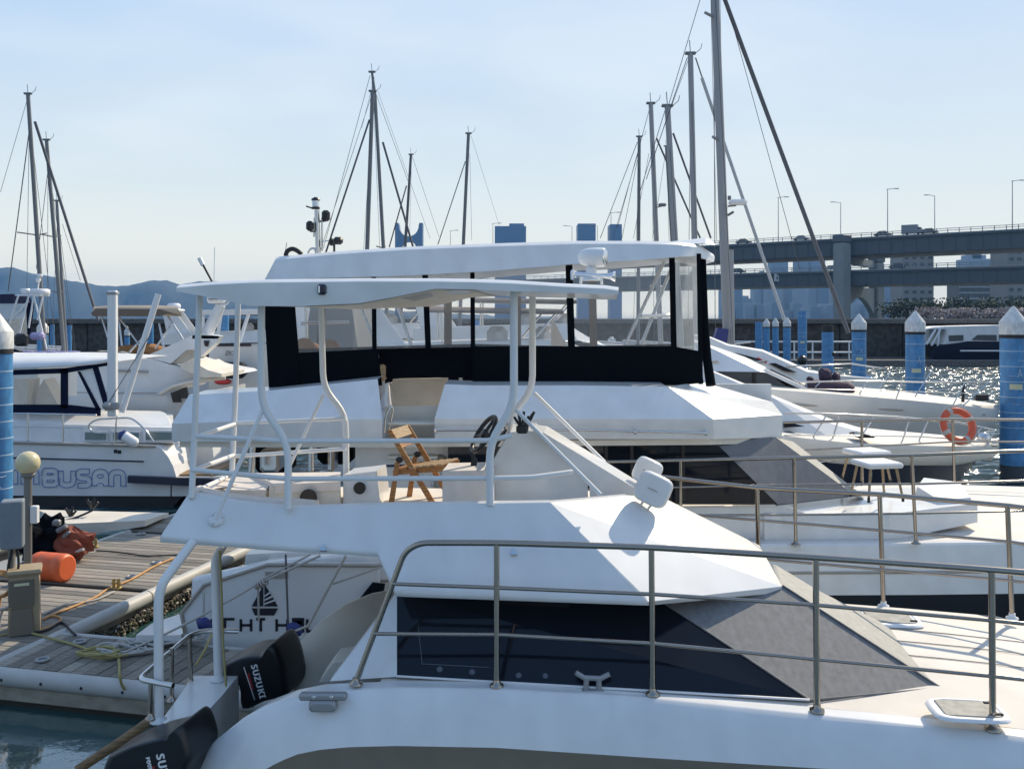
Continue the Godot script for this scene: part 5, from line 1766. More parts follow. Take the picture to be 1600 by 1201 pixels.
# ================================================================== docks
const DL := Vector3(0.231, 0, -0.973)
const DW := Vector3(0.973, 0, 0.231)
func docks() -> void:
	var y := 0.5
	var yaw := atan2(-DW.z, DW.x)
	var pm := S()
	box(pm, Vector3.ZERO, Vector3(2.24, 0.03, 0.133), 0.006)
	pm.generate_normals()
	var plank := pm.commit()
	pm = S()
	box(pm, Vector3.ZERO, Vector3(0.133, 0.03, 0.92), 0.006)
	pm.generate_normals()
	var short := pm.commit()
	var r0 := Vector3(-5.02, y, -9.07)
	var d := thing("floating_dock", "long wooden floating dock with grey bumper edges running away on the left", "dock", r0)
	var b := Basis(Vector3.UP, yaw)
	var n := 0
	for i in 60:
		if i in [18, 38]: continue
		var c := r0 + DL * (0.08 + i * 0.141) - DW * 1.15 - Vector3(0, 0.015 + rng.randf() * 0.004, 0)
		put("plank", plank, M("plank_%d" % rng.randi_range(0, 4)), Transform3D(b * Basis(Vector3.UP, rng.randf_range(-0.002, 0.002)), c + DW * rng.randf_range(-0.01, 0.01)), d)
	var scr := S()
	for i in 60:
		if i in [18, 38]: continue
		for s in [0.42, 1.15, 1.86]:
			for k in [-0.03, 0.03]:
				lathe(scr, r0 + DL * (0.08 + i * 0.141 + k) - DW * s + Vector3(0, 0.0005, 0), [Vector2(0.008, 0), Vector2(0.006, 0.002)], 6)
	var sm := part("screw_heads", scr, M("rail_far"), d)
	sm.set_meta("kind", "stuff")
	var st := S()
	box(st, r0 + DL * 4.25 - DW * 1.15 - Vector3(0, 0.17, 0), Vector3(2.2, 0.24, 8.5), 0.0, b)
	part("float", st, M("dock_side"), d)
	for q in [[0.0, 0.0], [0.0, 2.3]]:
		for seg in [[0.0, 2.6], [2.62, 5.4], [5.42, 8.55]]:
			st = S()
			var a: Vector3 = r0 - DW * q[1] + DL * seg[0] - Vector3(0, 0.075, 0)
			tube(st, [a, r0 - DW * q[1] + DL * seg[1] - Vector3(0, 0.075, 0)], 0.082, 12)
			part("bumper", st, M("dock_bumper"), d)
	for q in [[0.0, 0.02], [2.3, -0.02]]:
		st = S()
		box(st, r0 + DL * 4.25 - DW * (q[0] + q[1] * 2.0) - Vector3(0, 0.19, 0), Vector3(0.1, 0.08, 8.5), 0.01, b)
		part("side_board", st, M("dock_side"), d)
		st = S()
		box(st, r0 + DL * 4.25 - DW * (q[0] + q[1] * 4.0) - Vector3(0, 0.40, 0), Vector3(0.16, 0.36, 8.5), 0.02, b)
		part("weed_band", st, M("weed"), d)
	st = S()
	tube(st, [r0 - Vector3(0, 0.075, 0) - DL * 0.05, r0 - DW * 2.3 - Vector3(0, 0.075, 0) - DL * 0.05], 0.082, 12)
	part("bumper", st, M("dock_bumper"), d)
	for k in 5:
		st = S()
		lathe(st, r0 - DW * (0.3 + k * 0.45) - Vector3(0, 0.075, 0) - DL * 0.132, [Vector2(0.016, 0), Vector2(0.012, 0.006)], 10, turned(-DL))
		part("bolt", st, M("black"), d)
	st = S()
	box(st, r0 - DW * 1.15 - Vector3(0, 0.235, 0), Vector3(2.3, 0.14, 0.08), 0.01, b)
	part("side_board", st, M("dock_side"), d)
	st = S()
	box(st, r0 - DW * 1.15 - Vector3(0, 0.48, 0) + DL * 0.06, Vector3(2.3, 0.36, 0.12), 0.01, b)
	part("weed_band", st, M("weed"), d)
	# shells clinging under the dock's right edge
	var mm := MultiMesh.new()
	mm.transform_format = MultiMesh.TRANSFORM_3D
	mm.use_colors = true
	var sh := S()
	ball(sh, Vector3.ZERO, Vector3(0.022, 0.035, 0.016), 6)
	sh.generate_normals()
	mm.mesh = sh.commit()
	mm.instance_count = 3600
	for i in 3600:
		var s := rng.randf_range(0.0, 8.4)
		var yy := -0.21 - absf(rng.randfn(0.0, 0.075)) - 0.02 * sin(s * 7.0)
		var p := r0 + DL * s + DW * (0.05 + rng.randf() * 0.03) + Vector3(0, yy, 0)
		mm.set_instance_transform(i, Transform3D(Basis.from_euler(Vector3(rng.randf() * 6, rng.randf() * 6, rng.randf() * 6)).scaled(Vector3.ONE * rng.randf_range(0.6, 1.3)), p))
		var k := rng.randf()
		mm.set_instance_color(i, Color(0.02, 0.018, 0.014) if k < 0.62 else (Color(0.12, 0.10, 0.06) if k < 0.86 else (Color(0.42, 0.39, 0.33) if k < 0.95 else Color(0.12, 0.16, 0.03))))
	var sm2 := StandardMaterial3D.new()
	sm2.vertex_color_use_as_albedo = true
	sm2.roughness = 0.7
	var mi := MultiMeshInstance3D.new()
	mi.multimesh = mm
	mi.material_override = sm2
	mi.name = numbered("shells", d)
	d.add_child(mi)
	mi.position = -d.position
	mi.set_meta("kind", "stuff")
	# ---- the finger that reaches to the near yacht
	var f0 := Vector3(-5.0, y, -9.15)
	var f := thing("finger_dock", "short wooden finger dock reaching from the long dock to the nearest yacht's stern", "dock", f0)
	for i in 24:
		var c := f0 + DW * (0.12 + i * 0.141) + DL * 0.47 - Vector3(0, 0.015 + rng.randf() * 0.004, 0)
		put("plank", short, M("plank_%d" % rng.randi_range(0, 4)), Transform3D(b, c), f)
	st = S()
	box(st, f0 + DW * 1.72 + DL * 0.47 - Vector3(0, 0.17, 0), Vector3(3.35, 0.24, 0.84), 0.0, b)
	part("float", st, M("dock_side"), f)
	for q in [-0.03, 0.98]:
		st = S()
		tube(st, [f0 + DW * 0.05 + DL * q - Vector3(0, 0.085, 0), f0 + DW * 3.45 + DL * q - Vector3(0, 0.085, 0)], 0.085, 12)
		part("bumper", st, M("dock_bumper"), f)
		st = S()
		box(st, f0 + DW * 1.75 + DL * (q * 0.97 + 0.012) - Vector3(0, 0.235, 0), Vector3(3.4, 0.14, 0.06), 0.01, b)
		part("side_board", st, M("dock_side"), f)
		st = S()
		box(st, f0 + DW * 1.75 + DL * (q * 0.9 + 0.04) - Vector3(0, 0.48, 0), Vector3(3.4, 0.36, 0.08), 0.01, b)
		part("weed_band", st, M("weed"), f)
	for k in 8:
		st = S()
		lathe(st, f0 + DW * (0.25 + k * 0.43) - Vector3(0, 0.085, 0) - DL * 0.114, [Vector2(0.016, 0), Vector2(0.012, 0.006)], 10, turned(-DL))
		part("bolt", st, M("black"), f)
	# deck rings on both docks
	var rings := [[66, 1032, "oval deck ring on the finger dock near its front edge"], [124, 1004, "oval deck ring at the far edge of the finger dock"], [118, 874, "deck ring near the left edge of the long dock, behind the orange barrel"], [244, 880, "deck ring on the long dock beside the right bumper"], [205, 902, "deck ring on the long dock right of the brass bollard"], [220, 835, "deck ring at the far part of the long dock"]]
	for q in rings:
		var c := on(q[0], q[1], y + 0.003)
		var o := thing("deck_ring", q[2], "deck ring", c, "lifting rings set in the docks")
		st = S()
		ring_shape(st, c + Vector3(0, 0.012, 0), 0.055, 0.014, b)
		part("ring", st, M("alu"), o)
		st = S()
		lathe(st, c, [Vector2(0.05, 0), Vector2(0.05, 0.004)], 14)
		part("plate", st, M("rail_far"), o)
	for q in [[146, 855, "brass mooring bollard on the left edge of the long dock"], [181, 920, "brass mooring bollard with line near the right edge of the long dock"]]:
		var c := on(q[0], q[1], y)
		var o := thing("bollard", q[2], "bollard", c, "brass bollards")
		st = S()
		box(st, c + Vector3(0, 0.012, 0), Vector3(0.12, 0.024, 0.08), 0.005)
		for k in [-0.028, 0.028]: lathe(st, c + Vector3(k, 0.0, 0), [Vector2(0.018, 0), Vector2(0.018, 0.1), Vector2(0.024, 0.11), Vector2(0.02, 0.125)], 12)
		part("post", st, M("brass"), o)
		st = S()
		tube(st, [c + Vector3(-0.055, 0.07, 0), c + Vector3(0.055, 0.07, 0)], 0.013, 8)
		part("crossbar", st, M("brass"), o)
	# ---- lamp post with globe, pedestal, boxes
	var pb := on(38, 985, y)
	var ped := thing("service_pedestal", "tan and brown electric pedestal standing on the dock corner", "pedestal", pb)
	var pbas := Basis(Vector3.UP, 0.42)
	st = S()
	loft(st, [ringrect(pb, 0.30, 0.30, pbas), ringrect(pb + Vector3(0, 0.60, 0), 0.28, 0.28, pbas), ringrect(pb + Vector3(0, 0.64, 0), 0.33, 0.33, pbas), ringrect(pb + Vector3(0, 0.67, 0), 0.31, 0.31, pbas)], true, -1)
	part("body", st, M("pedestal_tan"), ped)
	st = S()
	var pf := pbas * Vector3(-0.02, 0, 0.147)
	slab(st, [pb + pf + pbas * Vector3(-0.115, 0.30, 0), pb + pf + pbas * Vector3(0.115, 0.30, 0), pb + pf + pbas * Vector3(0.115, 0.57, 0), pb + pf + pbas * Vector3(-0.115, 0.57, 0)], pbas * Vector3(0, 0, 0.02))
	var pan := part("front_panel", st, M("pedestal_dark"), ped)
	st = S()
	slab(st, [pb + pf + pbas * Vector3(-0.115, 0.01, 0.03), pb + pf + pbas * Vector3(0.115, 0.01, 0.03), pb + pf + pbas * Vector3(0.095, 0.28, 0), pb + pf + pbas * Vector3(-0.095, 0.28, 0)], pbas * Vector3(0, 0, 0.02))
	part("lower_flap", st, M("pedestal_dark"), ped)
	st = S()
	box(st, pb + pf + pbas * Vector3(0, 0.53, 0.022), Vector3(0.14, 0.028, 0.004), 0.0, pbas)
	var plt := part("number_plate", st, M("sticker"), pan)
	var lb := on(43, 968, y)
	var lamp := thing("dock_lamp", "round globe lamp on a short grey post above the pedestal", "lamp", lb)
	var dl := -lb.z
	var gy := EYE + (HOR - 723.0) / FOC * dl
	st = S()
	tube(st, [lb, Vector3(lb.x, gy - 0.16, lb.z)], 0.042, 10)
	lathe(st, Vector3(lb.x, gy - 0.165, lb.z), [Vector2(0.045, 0), Vector2(0.07, 0.02), Vector2(0.075, 0.05), Vector2(0.06, 0.055)], 14)
	part("post", st, M("post_grey"), lamp)
	st = S()
	ball(st, Vector3(lb.x, gy, lb.z), Vector3.ONE * 0.128, 20)
	part("globe", st, M("globe"), lamp)
	st = S()
	box(st, Vector3(lb.x + 0.085, gy - 0.56, lb.z + 0.02), Vector3(0.075, 0.19, 0.07), 0.008)
	part("switch_box", st, M("white_plain"), lamp)
	var gb := at(19, 818, 10.1)
	var cab := thing("meter_box", "grey metal meter box beside the globe lamp post", "electric box", Vector3(gb.x, y, gb.z))
	st = S()
	box(st, gb, Vector3(0.215, 0.5, 0.2), 0.012, Basis(Vector3.UP, 0.35))
	part("box", st, M("box_grey"), cab)
	st = S()
	box(st, gb + Vector3(-0.02, -0.52, -0.02), Vector3(0.06, 0.62, 0.05), 0.005)
	part("stand", st, M("post_grey"), cab)
	st = S()
	tube(st, bend([gb + Vector3(0.05, -0.25, 0), gb + Vector3(0.08, -0.45, 0.02), gb + Vector3(0.02, -0.7, 0.05), gb + Vector3(0.1, -0.84, 0.0)], 0.08), 0.013, 6)
	tube(st, bend([gb + Vector3(0.0, -0.25, 0), gb + Vector3(-0.05, -0.5, 0.02), gb + Vector3(0.06, -0.7, 0.03), gb + Vector3(0.0, -0.84, 0.0)], 0.08), 0.013, 6)
	part("cable", st, M("cable_black"), cab)
	# coiled shore cables at the pedestal
	for q in [[3, 925, 0.19, "rope_pale", "pale hose coil at the left edge beside the pedestal"], [0, 912, 0.14, "rope_orange", "orange cable coil at the left edge beside the pedestal"]]:
		var c := at(q[0], q[1], 10.2)
		st = S()
		for k in 3: ring_shape(st, c + Vector3(0.01 * k, 0.0, 0.03 * k), q[2] - 0.015 * k, 0.013, turned(Vector3(0.25, 0.15 * k, 1)), 26, 6)
		tube(st, [c + Vector3(0, -q[2], 0), Vector3(c.x - 0.02, y + 0.01, c.z + 0.05)], 0.013, 6)
		tag(part("cable_coil", st, M(q[3]), self), q[4], "cable")
	# ---- orange barrel lying on the dock
	var oc := on(80, 907, y)
	oc.y = y + 0.175
	var ob := Basis(Vector3(0, 0, 1), PI / 2) * Basis.IDENTITY
	ob = Basis(Vector3.UP, -0.28) * ob
	st = S()
	lathe(st, oc - ob.y * 0.24, [Vector2(0.14, 0.0), Vector2(0.165, 0.012), Vector2(0.175, 0.05), Vector2(0.175, 0.13), Vector2(0.168, 0.14), Vector2(0.175, 0.15), Vector2(0.175, 0.34), Vector2(0.168, 0.35), Vector2(0.175, 0.36), Vector2(0.175, 0.43), Vector2(0.165, 0.468), Vector2(0.14, 0.48)], 28, ob)
	tag(part("fender_drum", st, M("orange_plastic"), self), "orange plastic drum lying on the wooden dock behind the pedestal", "drum")
	# ---- ropes
	var lines := [["rope_yellow", 0.012, [[0, 992], [40, 988], [90, 1000], [130, 1012], [152, 1024]], "yellow line running across the finger dock from the pedestal"], ["rope_orange", 0.013, [[70, 965], [120, 945], [150, 932], [168, 920], [205, 905], [240, 885], [270, 872]], "orange shore cable lying along the long dock"], ["cable_black", 0.012, [[30, 990], [70, 985], [95, 972], [110, 985], [118, 992]], "black cable looped at the foot of the pedestal"], ["rope_pale", 0.012, [[66, 960], [100, 945], [145, 938], [178, 924]], "pale line from the pedestal to the brass bollard"], ["rope_orange", 0.012, [[60, 985], [85, 976], [95, 966], [80, 962], [66, 968]], "orange cable coiled close to the pedestal foot"], ["cable_black", 0.011, [[150, 860], [180, 862], [230, 868], [290, 866]], "dark line from the far brass bollard across the long dock"]]
	for q in lines:
		var p := []
		for w in q[2]: p.append(on(w[0], w[1], y + 0.016))
		st = S()
		tube(st, smooth(p), q[1], 6)
		tag(part("rope", st, M(q[0]), self), q[3], "rope")
	var tangles := [["rope_yellow", 165, 1025, 0.28, "tangled yellow line heaped on the finger dock"], ["rope_pale", 195, 1018, 0.36, "tangled pale mooring rope heaped on the finger dock"], ["rope_pale", 262, 1003, 0.42, "tangled grey rope at the end of the finger dock behind the white tubes"]]
	for q in tangles:
		var c := on(q[1], q[2], y + 0.016)
		var p := []
		for k in 34:
			var w := k * 0.85
			p.append(c + Vector3(cos(w) * q[3] * rng.randf_range(0.25, 1.0), rng.randf() * 0.06, sin(w) * q[3] * 0.45 * rng.randf_range(0.25, 1.0)))
		st = S()
		tube(st, smooth(p), 0.012, 6)
		tag(part("rope_heap", st, M(q[0]), self), q[4], "rope")
	st = S()
	tube(st, smooth([on(185, 1030, y + 0.03), on(186, 1042, y + 0.02), at(186, 1052, 8.66), at(190, 1070, 8.66), at(196, 1078, 8.7)]), 0.013, 6)
	tag(part("rope", st, M("rope_yellow"), self), "yellow line hanging over the front bumper of the finger dock", "rope")
	var moor := [[at(194, 1019, 9.2), at(400, 913, 9.7), 0.03, 0.012, "grey mooring line slanting from the finger dock to the stern emblem"], [at(400, 913, 9.7), at(500, 868, 9.6), 0.0, 0.013, "upper grey mooring line from the knot towards the nearest yacht"], [at(404, 908, 9.72), at(485, 866, 9.7), 0.0, 0.011, "second grey mooring line beside the knot"], [at(540, 868, 9.5), at(480, 980, 9.4), 0.0, 0.016, "steel pole slanting before the lettered stern quarter"], [at(520, 912, 9.5), at(594, 886, 9.5), 0.0, 0.01, "short grey line from the slanting pole to the right"], [at(437, 995, 9.2), at(480, 978, 9.4), 0.0, 0.012, "short grey line low before the lettered stern quarter"], [at(403, 916, 9.72), at(404, 970, 9.75), 0.0, 0.011, "grey rope end hanging down across the emblem"]]
	for q in moor:
		st = S()
		tube(st, sag(q[0], q[1], q[2]), q[3], 6)
		tag(part("mooring_line", st, M("rope_pale"), self), q[4], "rope")
	st = S()
	for k in 4: ring_shape(st, at(402 + k * 4, 914 - k * 2, 9.69), 0.035, 0.012, turned(Vector3(1, 0.3 * k, 0.4)), 14, 6)
	tag(part("rope_knot", st, M("rope_pale"), self), "knot in the grey mooring line above the emblem", "rope")
	for q in [[446, 866, 450, 978, 463, 986, "blue fender hanging on a dark line over the stern lettering at the right"], [318, 920, 318, 968, 322, 978, "blue fender hanging over the first letter of the stern lettering"]]:
		var o := thing("fender", q[6], "fender", at(q[4], q[5], 9.6), "blue fenders on the stern quarter")
		st = S()
		tube(st, [at(q[0], q[1], 9.72), at(q[2], q[3], 9.66)], 0.011, 6)
		part("line", st, M("wire") if q[0] > 400 else M("rope_pale"), o)
		st = S()
		var fbx := turned(Vector3(-0.8, 0.5, 0.0))
		lathe(st, at(q[4] + 8, q[5] + 4, 9.62), [Vector2(0.02, 0.0), Vector2(0.06, 0.04), Vector2(0.065, 0.11), Vector2(0.035, 0.15), Vector2(0.015, 0.17)], 14, fbx)
		part("body", st, M("fender_blue"), o)
	rail_rope("yellow line hanging down beside the second white support tube", [[343, 860, 6.98], [346, 930, 6.96], [348, 1000, 6.95], [352, 1060, 6.9], [354, 1100, 6.85]], "rope_yellow", 0.008)
	rail_rope("yellow line running behind the stern tubes to the dock", [[305, 1040, 8.6], [322, 1010, 8.8], [332, 985, 9.2]], "rope_yellow", 0.012)
	# ---- tender, bag and the jet-ski float left of the dock
	var tb := Vector3(-7.1, 0.0, -13.4)
	var tn := thing("tender", "dark inflatable tender moored left of the dock under the orange bag", "dinghy", tb)
	st = S()
	for s in [-1, 1]:
		tube(st, bend([tb + Vector3(0.55 * s, 0.32, 1.2), tb + Vector3(0.55 * s, 0.32, -0.6), tb + Vector3(0.0, 0.42, -1.6)], 0.7, 6), 0.2, 12)
	part("tube", st, M("black"), tn)
	st = S()
	box(st, tb + Vector3(0, 0.25, 0), Vector3(1.0, 0.06, 2.0), 0.02)
	part("floor", st, M("rail_far"), tn)
	rail("grab_line", sag(at(52, 858, 13.2), at(130, 858, 12.9), 0.06), 0.02, M("rope_pale"), tn)
	var bgp := at(108, 848, 13.1)
	st = S()
	lump(st, bgp + Vector3(0.05, 0, 0), Vector3(0.27, 0.19, 0.2), 5)
	tag(part("dry_bag", st, M("rust_cloth"), self), "crumpled rust red bag lying in the dark tender", "bag")
	st = S()
	lump(st, at(70, 838, 13.2), Vector3(0.3, 0.26, 0.3), 9, 0.6, 26)
	tag(part("tarpaulin", st, M("canvas"), self), "heaped black tarpaulin in the tender behind the lamp post", "tarpaulin")
	st = S()
	box(st, at(96, 826, 13.0), Vector3(0.16, 0.07, 0.1), 0.02, Basis(Vector3(0, 0, 1), 0.5))
	box(st, at(88, 817, 13.05), Vector3(0.1, 0.09, 0.1), 0.02)
	box(st, at(104, 835, 12.95), Vector3(0.12, 0.05, 0.08), 0.015, Basis(Vector3(0, 0, 1), 0.7))
	tag(part("tender_motor", st, M("mast_grey"), self), "grey folded outboard of the tender above the rust red bag", "outboard")
	var pf2 := thing("float_platform", "flat cream floating platform between the lettered catamaran and the dock", "platform", Vector3(-7.0, 0, -15.6))
	st = S()
	loft(st, [[at(58, 796, 16.0), at(263, 801, 15.8), at(226, 813, 15.0), at(104, 818, 14.8)], [at(58, 806, 16.0), at(263, 806, 15.8), at(227, 822, 15.0), at(104, 840, 14.8)]], true, -1)
	part("platform", st, M("cream"), pf2)
	for q in [[110, 803], [144, 790]]:
		st = S()
		var c := at(q[0], q[1], 15.4)
		for k in 4: tube(st, [c + Vector3(0, -0.05, 0), c + Vector3(cos(k * 1.6) * 0.09, 0.06 + 0.02 * k, sin(k * 1.6) * 0.06)], 0.02, 6)
		part("bracket", st, M("black"), pf2)
	rail("chain", sag(at(85, 816, 15.0), at(144, 797, 15.4), 0.03), 0.018, M("black"), pf2)

func rail_rope(label: String, p: Array, m: String, r: float) -> void:
	var st := S()
	tube(st, smooth(pts(p)), r, 6)
	tag(part("rope", st, M(m), self), label, "rope")
func ringrect(c: Vector3, w: float, h: float, b: Basis) -> Array:
	var o := []
	for k in [[-1, -1], [1, -1], [1, 1], [-1, 1]]: o.append(c + b * Vector3(k[0] * w / 2, 0, k[1] * h / 2))
	return o
func smooth(p: Array, k := 4) -> Array:
	var c := Curve3D.new()
	for i in p.size():
		var a: Vector3 = p[maxi(i - 1, 0)]
		var b: Vector3 = p[mini(i + 1, p.size() - 1)]
		var t := (b - a) / 6.0
		c.add_point(p[i], -t, t)
	var o := []
	for i in p.size() - 1:
		for j in k: o.append(c.sample(i, float(j) / k))
	o.append(p[-1])
	return o

# ================================================================== pilings
func pile(u: float, d: float, apex: float, cap: int, label: String, dia := 0.55, bands := 4) -> void:
	var x := (u - 800.0) / FOC * d
	var top := EYE + (HOR - apex) / FOC * d
	var c := Vector3(x, 0, -d)
	var r := dia / 2
	var t := thing("piling", label, "piling", c, "blue steel mooring pilings")
	var st := S()
	var body := top - (0.72 if cap == 1 else (0.34 if cap == 2 else 0.0))
	lathe(st, c, [Vector2(r, 0.5), Vector2(r, body)], 24)
	part("shaft", st, M("pile_blue"), t)
	st = S()
	lathe(st, c, [Vector2(r * 1.01, -1.5), Vector2(r * 1.01, 0.4), Vector2(r * 1.0, 0.51)], 24)
	part("foot", st, M("pile_foot"), t)
	if cap == 1:
		st = S()
		lathe(st, c, [Vector2(r * 1.04, body), Vector2(r * 1.04, body + 0.08)], 24)
		part("band", st, M("pile_black"), t)
		st = S()
		lathe(st, c, [Vector2(r * 1.05, body + 0.08), Vector2(r * 1.05, body + 0.36), Vector2(r * 1.0, body + 0.38), Vector2(0.02, top)], 24, Basis.IDENTITY, 2)
		part("cap", st, M("pile_white"), t)
	elif cap == 2:
		st = S()
		lathe(st, c, [Vector2(r * 0.96, body), Vector2(r * 0.96, top)], 20)
		part("cap", st, M("pile_black"), t)
	if bands > 3:
		for k in bands:
			var ys := lerpf(1.0, body - 0.3, float(k) / (bands - 1))
			st = S()
			lathe(st, c, [Vector2(r + 0.001, ys), Vector2(r + 0.004, ys + 0.008), Vector2(r + 0.004, ys + 0.014), Vector2(r + 0.001, ys + 0.022)], 24)
			part("weld_ring", st, M("pile_wear"), t)
		st = S()
		var fr := []
		for i in 7:
			var a := PI / 2 + 0.75 - i * 0.16
			fr.append([c + Vector3(cos(a) * (r + 0.005), top - 1.86, sin(a) * (r + 0.005)), c + Vector3(cos(a) * (r + 0.005), top - 1.74, sin(a) * (r + 0.005))])
		sheet(st, fr)
		part("sticker", st, M("sticker"), t)
		write("lettering", "A", t, c + Vector3(0, top - 1.5, r + 0.004), Vector3.RIGHT, Vector3.UP, 0.2, M("pile_wear"), 0.7)
	for k in bands:
		st = S()
		var yy := lerpf(0.9, body - 0.4, (k + 0.5) / bands) + rng.randf_range(-0.06, 0.06)
		var a0 := rng.randf_range(-0.5, 0.6) + PI / 2
		var l := rng.randf_range(0.5, 1.3)
		var pr := []
		for i in 9:
			var a := a0 + l * (i / 8.0 - 0.5)
			pr.append(c + Vector3(cos(a) * (r + 0.003), yy + 0.008 * sin(i * 2.0 + k), sin(a) * (r + 0.003)))
		tube(st, pr, 0.008, 4)
		part("scuff", st, M("pile_wear"), t)

func pilings() -> void:
	pile(1584, 21.6, 478, 1, "nearest capped blue piling at the right edge", 0.56, 7)
	pile(1430.5, 29.0, 485, 1, "capped blue piling left of the nearest right one, behind the lifebuoy", 0.56, 5)
	pile(1342.5, 38.5, 490, 1, "capped blue piling with blue board at its foot, before the bridge pier", 0.56, 4)
	pile(1293.5, 47, 508, 2, "short blue piling with black top between the capped ones", 0.56, 3)
	pile(1254, 56, 486, 0, "tall plain blue piling without cap right of the capped row", 0.52, 4)
	pile(1230, 64, 495, 1, "third capped piling of the far row beside the tall plain one", 0.5, 2)
	pile(1212, 68, 496, 1, "second capped piling of the far row on the right", 0.44, 2)
	pile(1198, 72, 497, 1, "first capped piling of the far row on the right", 0.48, 2)
	pile(1186, 66, 503, 0, "short plain blue piling at the left end of the far row", 0.5, 2)
	pile(-7, 15.8, 484, 1, "big capped blue piling at the left edge beside the dock lamp", 0.5, 8)
	pile(66, 46, 499, 1, "capped blue piling behind the boat with the dark canopy at left", 0.5, 2)
	pile(81, 66, 507, 0, "thin plain piling between the two left masts", 0.3, 1)
	pile(107, 62, 508, 0, "plain blue piling right of the left masts", 0.36, 1)
	pile(198, 64, 509, 1, "small capped piling under the tan bimini", 0.34, 1)
	pile(234, 60, 506, 0, "plain blue piling behind the slanting davit pole", 0.42, 1)
	pile(271, 60, 500, 0, "plain blue piling under the right end of the tan bimini", 0.38, 1)
	pile(351, 44, 490, 0, "plain blue piling behind the hardtop posts at left", 0.36, 1)
	pile(697, 38, 463, 1, "capped blue piling seen through the middle clear curtain", 0.38, 2)
	pile(617, 50, 515, 1, "capped piling seen through the curtain beside the stainless brace", 0.3, 1)
	pile(745, 46, 500, 0, "plain piling seen through the curtain right of the middle strip", 0.3, 1)

